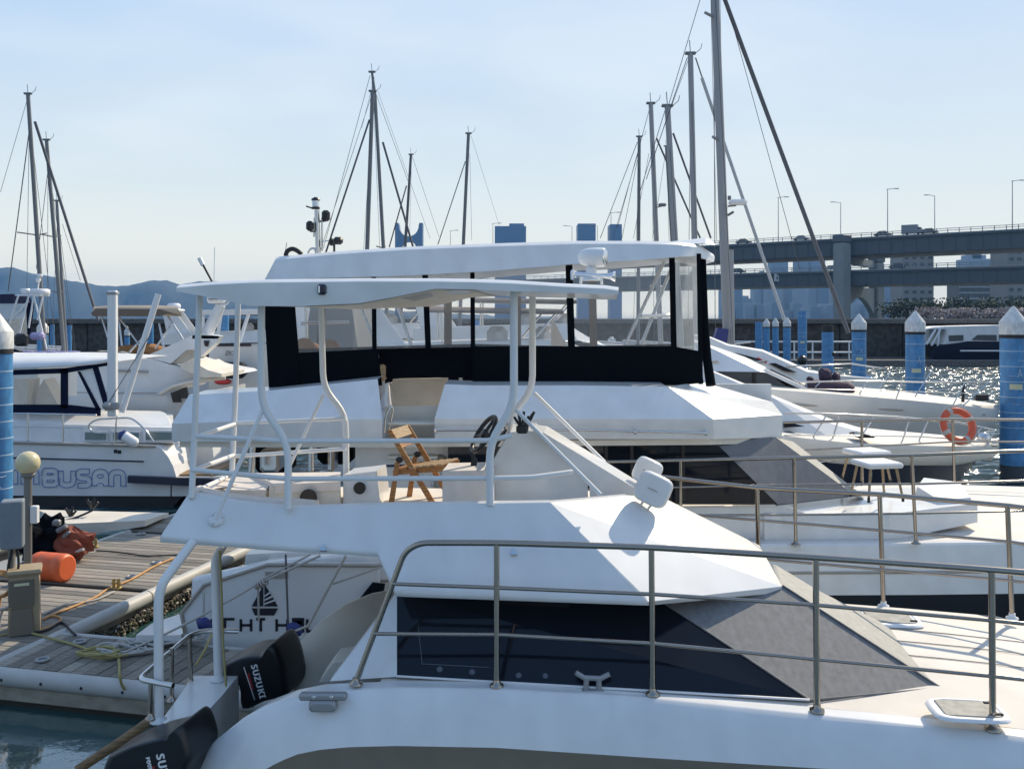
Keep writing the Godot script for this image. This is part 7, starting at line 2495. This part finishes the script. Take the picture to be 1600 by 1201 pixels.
	loft(st, [pts([[1085, 524, 25], [1085, 640, 24.6], [1085, 640, 28], [1085, 522, 27.5]]), pts([[1106, 526, 25], [1106, 640, 24.6], [1106, 640, 28], [1106, 524, 27.5]]), pts([[1138, 540, 25], [1138, 640, 24.6], [1138, 640, 28], [1138, 537, 27.5]]), pts([[1192, 549, 25], [1192, 640, 24.6], [1192, 640, 28], [1192, 546, 27.5]]), pts([[1262, 581, 25.1], [1262, 640, 24.8], [1262, 640, 28], [1262, 577, 27.4]]), pts([[1300, 586, 25.3], [1300, 640, 25.0], [1300, 640, 27.8], [1300, 584, 27.2]]), pts([[1380, 592, 26.2], [1376, 640, 26.3], [1376, 640, 26.6], [1380, 592, 26.5]])], true, -1)
	part("hull", st, g, t)
	st = S()
	slab(st, pts([[1202, 568], [1212, 567], [1246, 582], [1226, 580]], 24.9), Vector3(0, 0, -0.1))
	part("windscreen", st, M("black_glass"), t)
	st = S()
	slab(st, pts([[1150, 551], [1192, 562], [1190, 565], [1172, 560]], 24.9), Vector3(0, 0, -0.1))
	part("side_window", st, M("black_glass"), t)
	rail("stripe", pts([[1184, 559, 24.85], [1198, 567, 24.85]]), 0.025, M("flag_red"), t, 6)
	rail("bow_rail", pts([[1230, 572, 25], [1290, 570, 25.2], [1330, 568, 25.6], [1378, 575, 26.4]]), 0.018, M("steel"), t)
	# ---- dark motor yacht under the breakwater
	t = thing("dark_yacht", "dark blue motor yacht with white upperworks moored under the breakwater at right", "yacht", at(1505, 567, 76))
	st = S()
	loft(st, [pts([[1452, 550, 76], [1453, 563, 76.2], [1453, 563, 77], [1452, 550, 77]]), pts([[1462, 542, 74.2], [1458, 565, 75], [1458, 565, 78], [1462, 541, 79]]), pts([[1512, 533, 73.8], [1510, 567, 74.6], [1510, 567, 79], [1512, 532, 79.5]]), pts([[1640, 534, 73.8], [1640, 567, 74.6], [1640, 567, 79], [1640, 534, 79.5]])], true, -1)
	part("hull", st, M("navy"), t)
	rail("hull_stripe", pts([[1501, 548, 73.7], [1640, 548, 73.7]]), 0.07, M("white_plain"), t, 6)
	st = S()
	slab(st, pts([[1474, 538], [1480, 524], [1482, 510], [1560, 508], [1640, 508], [1640, 534], [1520, 533]], 74.6), Vector3(0, 0, -4))
	var up := part("upperworks", st, g, t)
	for q in [[[1483, 524], [1506, 523], [1506, 532], [1484, 533]], [[1519, 531], [1528, 523], [1558, 523], [1558, 532]], [[1562, 523], [1600, 523], [1600, 532], [1562, 532]]]:
		st = S()
		slab(st, pts(q, 74.55), Vector3(0, 0, -0.04))
		part("window", st, M("window_dark"), up)
	for q in [[1448, 538, 1462, 515], [1456, 540, 1470, 514], [1468, 515, 1466, 540]]: rail("roof_post", pts([[q[0], q[1], 75], [q[2], q[3], 75]]), 0.09, M("white_plain"), t, 6)
	st = S()
	slab(st, pts([[1446, 514], [1460, 511], [1482, 510], [1482, 514]], 75), Vector3(0, 0, -3))
	part("awning", st, M("white_plain"), t)
	# low work float and the blue board at the piling's foot
	st = S()
	slab(st, [at(1345, 594, 37), at(1361, 588, 37), at(1372, 612, 36.4), at(1354, 612, 36.4)], Vector3(0, 0, -0.3))
	tag(part("blue_board", st, M("pile_blue"), self), "bright blue board leaning at the foot of the capped piling", "board")
	st = S()
	for q in [[1254, 563, 55.5, 0.3], [1303, 553, 46, 0.1]]: ball(st, at(q[0], q[1], q[2]), Vector3(q[3], q[3], q[3]), 12)
	tag(part("black_float", st, M("black"), self), "round black float against the tall plain piling", "float")
	t = thing("harbour_pontoon", "grey pontoon with low white rails along the foot of the breakwater", "pontoon", Vector3(14, 0, -76))
	st = S()
	box(st, Vector3(18, 0.3, -74), Vector3(60, 0.6, 1.6), 0.05)
	part("float", st, M("sea_wall_cap"), t)
	for k in 2: rail("rail", [Vector3(16, 1.2 + k * 0.8, -73.4), Vector3(26, 1.2 + k * 0.8, -73.4)], 0.07, M("white_plain"), t, 6)
	for k in 8: rail("rail_post", [Vector3(16 + k * 1.4, 0.5, -73.4), Vector3(16 + k * 1.4, 2.0, -73.4)], 0.06, M("white_plain"), t, 6)

# ================================================================== the crowd of boats seen through the curtains
func boats_between() -> void:
	var o := Vector3.ZERO
	var g := M("gelcoat_far")
	var proto := thing("flybridge_cruiser", "white flybridge cruiser seen through the middle clear curtains", "cruiser", o, "cruisers moored behind the second yacht")
	var st := S()
	loft(st, [[Vector3(-5, 1.3, 1.7), Vector3(-5, -0.3, 1.4), Vector3(-5, -0.3, -1.4), Vector3(-5, 1.3, -1.7)], [Vector3(1, 1.5, 1.8), Vector3(1, -0.3, 1.5), Vector3(1, -0.3, -1.5), Vector3(1, 1.5, -1.8)], [Vector3(4, 1.75, 1.2), Vector3(3.6, -0.3, 0.7), Vector3(3.6, -0.3, -0.7), Vector3(4, 1.75, -1.2)], [Vector3(6, 2.0, 0.1), Vector3(5, -0.3, 0.05), Vector3(5, -0.3, -0.05), Vector3(6, 2.0, -0.1)]], true, -1)
	part("hull", st, g, proto)
	st = S()
	loft(st, [[Vector3(-3.5, 1.3, 1.4), Vector3(-3.5, 2.7, 1.3), Vector3(-3.5, 2.7, -1.3), Vector3(-3.5, 1.3, -1.4)], [Vector3(0.6, 1.5, 1.4), Vector3(0.2, 2.75, 1.25), Vector3(0.2, 2.75, -1.25), Vector3(0.6, 1.5, -1.4)], [Vector3(3.0, 1.65, 1.0), Vector3(2.2, 1.9, 0.9), Vector3(2.2, 1.9, -0.9), Vector3(3.0, 1.65, -1.0)]], true, -1)
	var cabin := part("cabin", st, g, proto)
	for q in [[-3.1, -1.6], [-1.4, 0.0]]:
		st = S()
		slab(st, [Vector3(q[0], 1.8, 1.40), Vector3(q[1], 1.8, 1.40), Vector3(q[1], 2.4, 1.36), Vector3(q[0], 2.4, 1.36)], Vector3(0, 0, -0.1))
		part("window", st, M("black_glass"), cabin)
	st = S()
	loft(st, [[Vector3(-4.4, 2.7, 1.5), Vector3(-4.4, 3.15, 1.5), Vector3(-4.4, 3.15, -1.5), Vector3(-4.4, 2.7, -1.5)], [Vector3(0.5, 2.8, 1.4), Vector3(0.2, 3.3, 1.3), Vector3(0.2, 3.3, -1.3), Vector3(0.5, 2.8, -1.4)], [Vector3(1.5, 2.6, 0.9), Vector3(1.1, 2.7, 0.8), Vector3(1.1, 2.7, -0.8), Vector3(1.5, 2.6, -0.9)]], true, -1)
	part("flybridge", st, g, proto)
	for s in [-1.2, 1.2]:
		st = S()
		slab(st, [Vector3(-4.2, 3.1, s), Vector3(-3.2, 3.1, s), Vector3(-3.9, 4.1, s), Vector3(-4.4, 4.1, s)], Vector3(0, 0, -0.12))
		part("arch", st, g, proto)
	st = S()
	box(st, Vector3(-4.1, 4.14, 0), Vector3(0.6, 0.12, 2.5), 0.04)
	part("arch_top", st, g, proto)
	st = S()
	lathe(st, Vector3(-4.1, 4.2, 0), [Vector2(0.25, 0), Vector2(0.28, 0.05), Vector2(0.28, 0.18), Vector2(0.2, 0.24)], 14)
	part("radar_dome", st, M("white_plain"), proto)
	for q in [[-0.2, 3.3, 0.3, 3.9], [-2.4, 3.1, -2.4, 4.0]]:
		for s in [-1.1, 1.1]: rail("frame_tube", [Vector3(q[0], q[1], s), Vector3(q[2], q[3], s)], 0.03, M("steel"), proto, 6)
	st = S()
	loft(st, [[Vector3(-2.7, 3.95, 1.2), Vector3(-2.7, 4.08, 1.0), Vector3(-2.7, 4.08, -1.0), Vector3(-2.7, 3.95, -1.2)], [Vector3(0.5, 3.9, 1.2), Vector3(0.5, 4.02, 1.0), Vector3(0.5, 4.02, -1.0), Vector3(0.5, 3.9, -1.2)]], true, 0)
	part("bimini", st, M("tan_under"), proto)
	for s in [-1.0, 0.2]:
		st = S()
		box(st, Vector3(s, 3.35, 0.2), Vector3(0.45, 0.5, 0.9), 0.12)
		part("seat", st, M("vinyl"), proto)
	rail("bow_rail", [Vector3(0.8, 2.3, 1.75), Vector3(4, 2.5, 1.15), Vector3(6, 2.7, 0.0), Vector3(4, 2.5, -1.15)], 0.022, M("steel"), proto, 6)
	for q in [[1.5, 1.65], [3, 1.4], [4.6, 0.85]]: rail("stanchion", [Vector3(q[0], 1.5, q[1]), Vector3(q[0], 2.4, q[1])], 0.02, M("steel"), proto, 6)
	proto.position = Vector3(0.6, 0, -24.0)
	proto.rotation.y = 0.12
	var spots := [[1.6, -33.0, 0.0, 1.1, "white cruiser behind the right clear curtain, further back"], [-3.6, -37.0, 0.2, 1.1, "white cruiser far behind the stainless brace"], [-10.5, -42.0, 0.2, 1.0, "white cruiser far behind the tan bimini at left"], [9.5, -70.0, 0.1, 0.55, "small far cruiser under the blue sail cover by the big mast"]]
	for q in spots:
		copy(proto, "flybridge_cruiser", q[4], Vector3(q[0], 0, q[1]), q[2], q[3])
	# dark covered frame seen through the left curtain
	st = S()
	slab(st, pts([[486, 470], [548, 470], [560, 552], [474, 552]], 17.5), Vector3(0.2, 0, -1.2))
	tag(part("covered_console", st, M("mast_grey"), self), "tall dark grey cover seen through the left clear curtain", "boat cover")

# ================================================================== sailing boats and their masts
func sailing(label: String, top: Vector2, base: Vector2, d: float, r: float, stays: Array, m := "alu", hull := 9.5, spread := [], kink := Vector2.ZERO) -> Node3D:
	var b := at(base.x, base.y, d)
	var deck := 1.25
	var tp := at(top.x, top.y, d)
	var dirv := (b - tp)
	var foot := tp + dirv * ((deck - tp.y) / dirv.y)
	var t := thing("sailing_boat", label, "sailing boat", Vector3(foot.x, 0, -d), "sailing boats with bare masts")
	var st := S()
	var h := hull / 2.0
	loft(st, [[foot + Vector3(-h * 0.9, 0.0, 0.9), foot + Vector3(-h * 0.8, -1.4, 0.5), foot + Vector3(-h * 0.8, -1.4, -0.5), foot + Vector3(-h * 0.9, 0.0, -0.9)], [foot + Vector3(0, -0.1, 1.6), foot + Vector3(0, -1.5, 0.9), foot + Vector3(0, -1.5, -0.9), foot + Vector3(0, -0.1, -1.6)], [foot + Vector3(h, 0.2, 0.08), foot + Vector3(h * 0.85, -1.4, 0.05), foot + Vector3(h * 0.85, -1.4, -0.05), foot + Vector3(h, 0.2, -0.08)]], true, -1)
	part("hull", st, M("gelcoat_far"), t)
	st = S()
	loft(st, [[foot + Vector3(-h * 0.5, 0.0, 0.9), foot + Vector3(-h * 0.5, 0.5, 0.7), foot + Vector3(-h * 0.5, 0.5, -0.7), foot + Vector3(-h * 0.5, 0.0, -0.9)], [foot + Vector3(h * 0.15, -0.05, 0.9), foot + Vector3(h * 0.1, 0.4, 0.7), foot + Vector3(h * 0.1, 0.4, -0.7), foot + Vector3(h * 0.15, -0.05, -0.9)]], true, -1)
	part("cabin", st, M("gelcoat_far"), t)
	st = S()
	if kink != Vector2.ZERO: tube(st, [foot, at(kink.x, kink.y, d), tp], r, 10, r * 0.6)
	else: tube(st, [foot, tp], r, 10, r * 0.85)
	var mast := part("mast", st, M(m), t)
	st = S()
	box(st, tp, Vector3(r * 3.4, r * 0.8, r * 1.6), r * 0.2)
	tube(st, [tp + Vector3(r * 1.5, 0, 0), tp + Vector3(r * 3.2, r * 1.4, 0), tp + Vector3(r * 3.6, r * 3.0, 0)], r * 0.11, 5)
	tube(st, [tp, tp + Vector3(-r * 0.3, r * 4.0, 0)], r * 0.14, 5)
	part("masthead", st, M("mast_grey"), mast)
	for q in spread:       # spreaders: share of the way down, half length
		st = S()
		var c := tp.lerp(foot, q[0])
		tube(st, [c + Vector3(-q[1], 0.1, 0.25), c, c + Vector3(q[1] * 0.4, 0.1, -0.25)], r * 0.3, 6)
		part("spreader", st, M(m), mast)
	st = S()
	tube(st, [foot + Vector3(-0.2, 1.0, 0), foot + Vector3(-h * 0.75, 1.15, 0)], 0.09, 8)
	part("boom", st, M("furled_pale"), t)
	for q in stays:        # from, to, radius, material
		var a := at(q[0], q[1], d)
		var e := at(q[2], q[3], d)
		if a.distance_to(e) > 0.01:
			rail("stay", [a, e], q[4], M(q[5]), t, 6)
	for s in [-1.0, 1.0]:
		rail("shroud", [tp.lerp(foot, 0.08), foot + Vector3(-0.15, 0.0, 1.5 * s)], 0.012, M("wire"), t, 4)
	return t
func sailing_boats() -> void:
	sailing("sailing boat with the tallest of the left masts and dark furled forestay", Vector2(43, 146), Vector2(70, 560), 42, 0.10, [[54, 190, 153, 500, 0.062, "furled"], [45, 205, 12, 455, 0.022, "wire"], [42, 155, 0, 300, 0.010, "wire"]], "mast_grey", 9.5, [[0.5, 0.75]])
	sailing("sailing boat with the middle one of the left masts", Vector2(72, 218), Vector2(99, 545), 46, 0.10, [[75, 260, 56, 420, 0.015, "wire"]], "mast_grey", 9.0, [[0.42, 0.5], [0.66, 0.45]])
	sailing("sailing boat with the short thin left mast beside two taller", Vector2(88, 313), Vector2(103, 545), 50, 0.085, [[97, 350, 125, 438, 0.012, "wire"]], "mast_grey", 8.0)
	var d := 60.0
	sailing("sailing boat whose straight mast stands left in the middle pair", Vector2(582, 142), Vector2(573.5, 390), d, 0.145, [[577, 187, 507, 400, 0.062, "furled"], [580, 150, 500, 392, 0.016, "wire"], [586, 143, 640, 290, 0.016, "wire"]], "mast_grey", 10.0, [[0.63, 0.4]])
	sailing("sailing boat whose slightly bent mast crosses the straight one in the middle", Vector2(581, 112), Vector2(598, 390), d + 5, 0.14, [[598, 222, 646, 388, 0.08, "furled"], [578, 118, 505, 388, 0.018, "wire"], [585, 120, 565, 200, 0.012, "wire"], [590, 142, 672, 372, 0.012, "wire"]], "mast_grey", 10.0, [[0.62, 0.4]], Vector2(586, 150))
	sailing("sailing boat with the thin mast before the blue bridge tower", Vector2(642, 241), Vector2(633, 388), 70, 0.11, [[635, 290, 608, 386, 0.05, "wire"], [644, 244, 686, 370, 0.014, "wire"], [643, 244, 640, 370, 0.010, "wire"]], "furled", 9.0)
	sailing("sailing boat with the single mast right of the bridge tower", Vector2(732, 208), Vector2(724, 380), 66, 0.13, [[727, 252, 684, 382, 0.035, "wire"], [736, 212, 780, 352, 0.010, "wire"], [734, 240, 737, 375, 0.012, "wire"]], "mast_grey", 9.5)
	var big := sailing("large sailing boat with the tallest mast and long dark furled forestay at right", Vector2(1113, -120), Vector2(1136.5, 505), 31, 0.155, [[1122, -30, 1326, 520, 0.07, "furled"], [1143, 30, 1250, 420, 0.010, "wire"], [1112, -60, 1040, 180, 0.012, "wire"], [1110, -40, 1120, 375, 0.008, "wire"], [1125, -20, 1131, 300, 0.008, "wire"]], "alu", 12.0, [[0.46, 0.3], [0.2, 0.4]])
	var st := S()
	box(st, at(1153, 316, 30.6), Vector3(0.52, 0.16, 0.42), 0.05)
	var rd := part("radar_dome", st, M("white_plain"), big)
	st = S()
	tube(st, [at(1138, 322, 30.9), at(1150, 321, 30.7)], 0.03, 6)
	tube(st, [at(1138, 336, 30.9), at(1146, 331, 30.7)], 0.04, 6)
	box(st, at(1140, 309, 30.8), Vector3(0.1, 0.14, 0.1), 0.02)
	part("radar_bracket", st, M("mast_grey"), big)
	st = S()
	slab(st, pts([[1122, 512], [1139, 514], [1136, 537], [1116, 530]], 30.5), Vector3(0, 0, -0.3))
	part("sail_cover", st, M("fender_blue"), big)
	rail("spinnaker_pole", pts([[1143, 390, 30.6], [1145, 540, 30.6]]), 0.07, M("alu"), big, 8)
	sailing("sailing boat with the second tallest right mast and pale furled forestay", Vector2(1079, 83), Vector2(1085.5, 378), 40, 0.135, [[1087, 90, 1131, 222, 0.028, "wire"], [1097, 122, 1226, 500, 0.07, "furled_pale"], [1074, 90, 1010, 280, 0.018, "wire"], [1075, 95, 1030, 220, 0.012, "wire"]], "alu", 10.5)
	sailing("sailing boat with the mast just left of the second tallest", Vector2(1043, 165), Vector2(1055, 380), 46, 0.165, [[1052, 208, 1111, 372, 0.05, "furled"], [1040, 170, 1000, 300, 0.018, "wire"]], "alu", 10.0)
	sailing("sailing boat with a short mast tucked behind the thick one", Vector2(1041, 228), Vector2(1050, 380), 58, 0.09, [[1041, 232, 1020, 370, 0.012, "wire"]], "mast_grey", 9.0)
	var s4 := sailing("sailing boat with dark furled forestay and small radar, fourth mast from the right", Vector2(1017, 161), Vector2(1026, 378), 50, 0.14, [[1026, 216, 1097, 378, 0.05, "furled"], [1015, 170, 965, 355, 0.016, "wire"], [1014, 240, 990, 372, 0.012, "wire"]], "alu", 10.0, [[0.7, 0.5]])
	st = S()
	box(st, at(1035, 320, 49.7), Vector3(0.4, 0.16, 0.3), 0.05)
	tube(st, [at(1026, 324, 49.9), at(1034, 322, 49.8)], 0.03, 6)
	part("radar_dome", st, M("mast_grey"), s4)
	sailing("sailing boat with the leftmost thin mast of the right group", Vector2(999, 213), Vector2(998, 378), 58, 0.115, [[996, 222, 938, 372, 0.022, "wire"], [997, 240, 958, 372, 0.016, "wire"], [996, 250, 972, 372, 0.016, "wire"]], "mast_grey", 9.0)

# ================================================================== the loose things on the yachts
func small_things() -> void:
	# folding wooden chair on the nearest flybridge
	var d := 7.55
	var c := thing("folding_chair", "folding wooden slatted chair standing open on the nearest flybridge", "chair", at(645, 815, d))
	var m := M("wood_orange")
	var tilt := 0.34
	for s in [0.0, 0.3]:
		var o := Vector3(0.11, 0.0, -s)
		var st := S()
		slab(st, [at(604, 673, d) + o * s / 0.3, at(611, 671, d) + o * s / 0.3, at(686, 795, d) + o * s / 0.3, at(677, 797, d) + o * s / 0.3].map(func(p): return p + Vector3(0, 0, -s if s == 0.0 else 0.0)), Vector3(0, 0, -0.028))
		part("leg", st, m, c)
		st = S()
		slab(st, [at(617, 722, d) + o * s / 0.3, at(624, 722, d) + o * s / 0.3, at(614, 797, d) + o * s / 0.3, at(605, 797, d) + o * s / 0.3], Vector3(0, 0, -0.026))
		part("leg", st, m, c)
		st = S()
		slab(st, [at(613, 736, d) + o * s / 0.3 + Vector3(0, 0, -0.03), at(692, 728, d) + o * s / 0.3 + Vector3(0, 0, -0.03), at(692, 737, d) + o * s / 0.3 + Vector3(0, 0, -0.03), at(613, 743, d) + o * s / 0.3 + Vector3(0, 0, -0.03)], Vector3(0, 0, -0.024))
		part("seat_rail", st, m, c)
		st = S()
		slab(st, [at(625, 712, d) + o * s / 0.3, at(632, 712, d) + o * s / 0.3, at(652, 742, d) + o * s / 0.3, at(645, 742, d) + o * s / 0.3].map(func(p): return p + Vector3(0, 0, -0.028)), Vector3(0, 0, -0.02))
		part("strut", st, m, c)
		st = S()
		ball(st, at(624, 718, d) + o * s / 0.3 + Vector3(0, 0, 0.012), Vector3(0.03, 0.026, 0.02), 10)
		part("hinge_cap", st, M("black"), c)
	for k in 7:
		var st := S()
		var a := at(617 + k * 11, 734 - k * 1.1, d) + Vector3(0, 0.012, 0.01)
		slab(st, [a, a + Vector3(0.036, 0.004, 0), a + Vector3(0.036, 0.004, 0) + Vector3(0.11, 0, -0.33), a + Vector3(0.11, 0, -0.33)], Vector3(0, -0.014, 0))
		part("slat", st, M("wood_pale") if k > 1 else m, c)
	for q in [[606, 674, 0.085], [617, 694, 0.05]]:
		var st := S()
		var a := at(q[0], q[1], d)
		slab(st, [a + Vector3(0.005, 0.005, -0.01), a + Vector3(0.005, 0.005, -0.01) + Vector3(0.11, 0.01, -0.3), a + Vector3(0.005 + q[2] * 0.5, 0.005 - q[2] * 0.85, -0.01) + Vector3(0.11, 0.01, -0.3), a + Vector3(0.005 + q[2] * 0.5, 0.005 - q[2] * 0.85, -0.01)], Vector3(0.01, 0.006, 0))
		part("backrest_slat", st, M("wood_pale") if q[0] == 606 else m, c)
	# two white stools on the second yacht's foredeck
	var w := M("wood_pale")
	for q in [[1370, 724, 10.55, "white topped stool with wooden legs, the nearer of two on the foredeck", 0.0], [1354, 706, 11.5, "white topped stool with wooden legs, the farther of two on the foredeck", 0.1]]:
		var p := at(q[0], q[1], q[2])
		var fy := EYE - 1.985 if q[2] < 11 else EYE - 1.965
		var s := thing("stool", q[3], "stool", Vector3(p.x, fy, p.z), "white stools on the foredeck")
		var st := S()
		box(st, p, Vector3(0.42, 0.06, 0.40), 0.018, Basis(Vector3.UP, 0.16 + q[4]))
		part("seat", st, M("white_plain"), s)
		for k in [[-1, -1], [1, -1], [1, 1], [-1, 1]]:
			var b := Basis(Vector3.UP, 0.16 + q[4])
			st = S()
			var foot: Vector3 = p + b * Vector3(k[0] * 0.2, 0, k[1] * 0.19)
			foot.y = fy + 0.025
			tube(st, [p + b * Vector3(k[0] * 0.15, -0.025, k[1] * 0.14), foot], 0.017, 8, 0.013)
			var lg := part("leg", st, w, s)
			st = S()
			tube(st, [foot + Vector3(0, 0.03, 0), foot + Vector3(0, -0.025, 0)], 0.016, 8)
			part("foot_cap", st, M("black"), lg)
	# straw hats / round backs seen behind the canvas
	for q in [[515, 546, 11.7, 0.125, "round tan chair back behind the left clear curtain, the brighter one"], [475, 545, 11.9, 0.14, "brown round chair back at the left end of the clear curtain"], [488, 550, 12.1, 0.12, "brown round chair back behind the white post"]]:
		var st := S()
		lathe(st, at(q[0], q[1], q[2]), [Vector2(0.02, -0.03), Vector2(q[3] * 0.8, -0.02), Vector2(q[3], 0.0), Vector2(q[3] * 0.92, 0.02), Vector2(0.02, 0.05)], 20, turned(Vector3(0.2, 0.1, 1)))
		tag(part("round_chair_back", st, M("straw"), self), q[4], "chair")
	var st2 := S()
	var hc := at(597, 582, 11.25)
	lathe(st2, hc, [Vector2(0.09, -0.02), Vector2(0.1, 0.0), Vector2(0.09, 0.02)], 20, turned(Vector3(0.8, 0.0, 0.6)))
	tag(part("round_board", st2, M("wood_pale"), self), "small round tan board standing at the gap in the black canvas", "board")
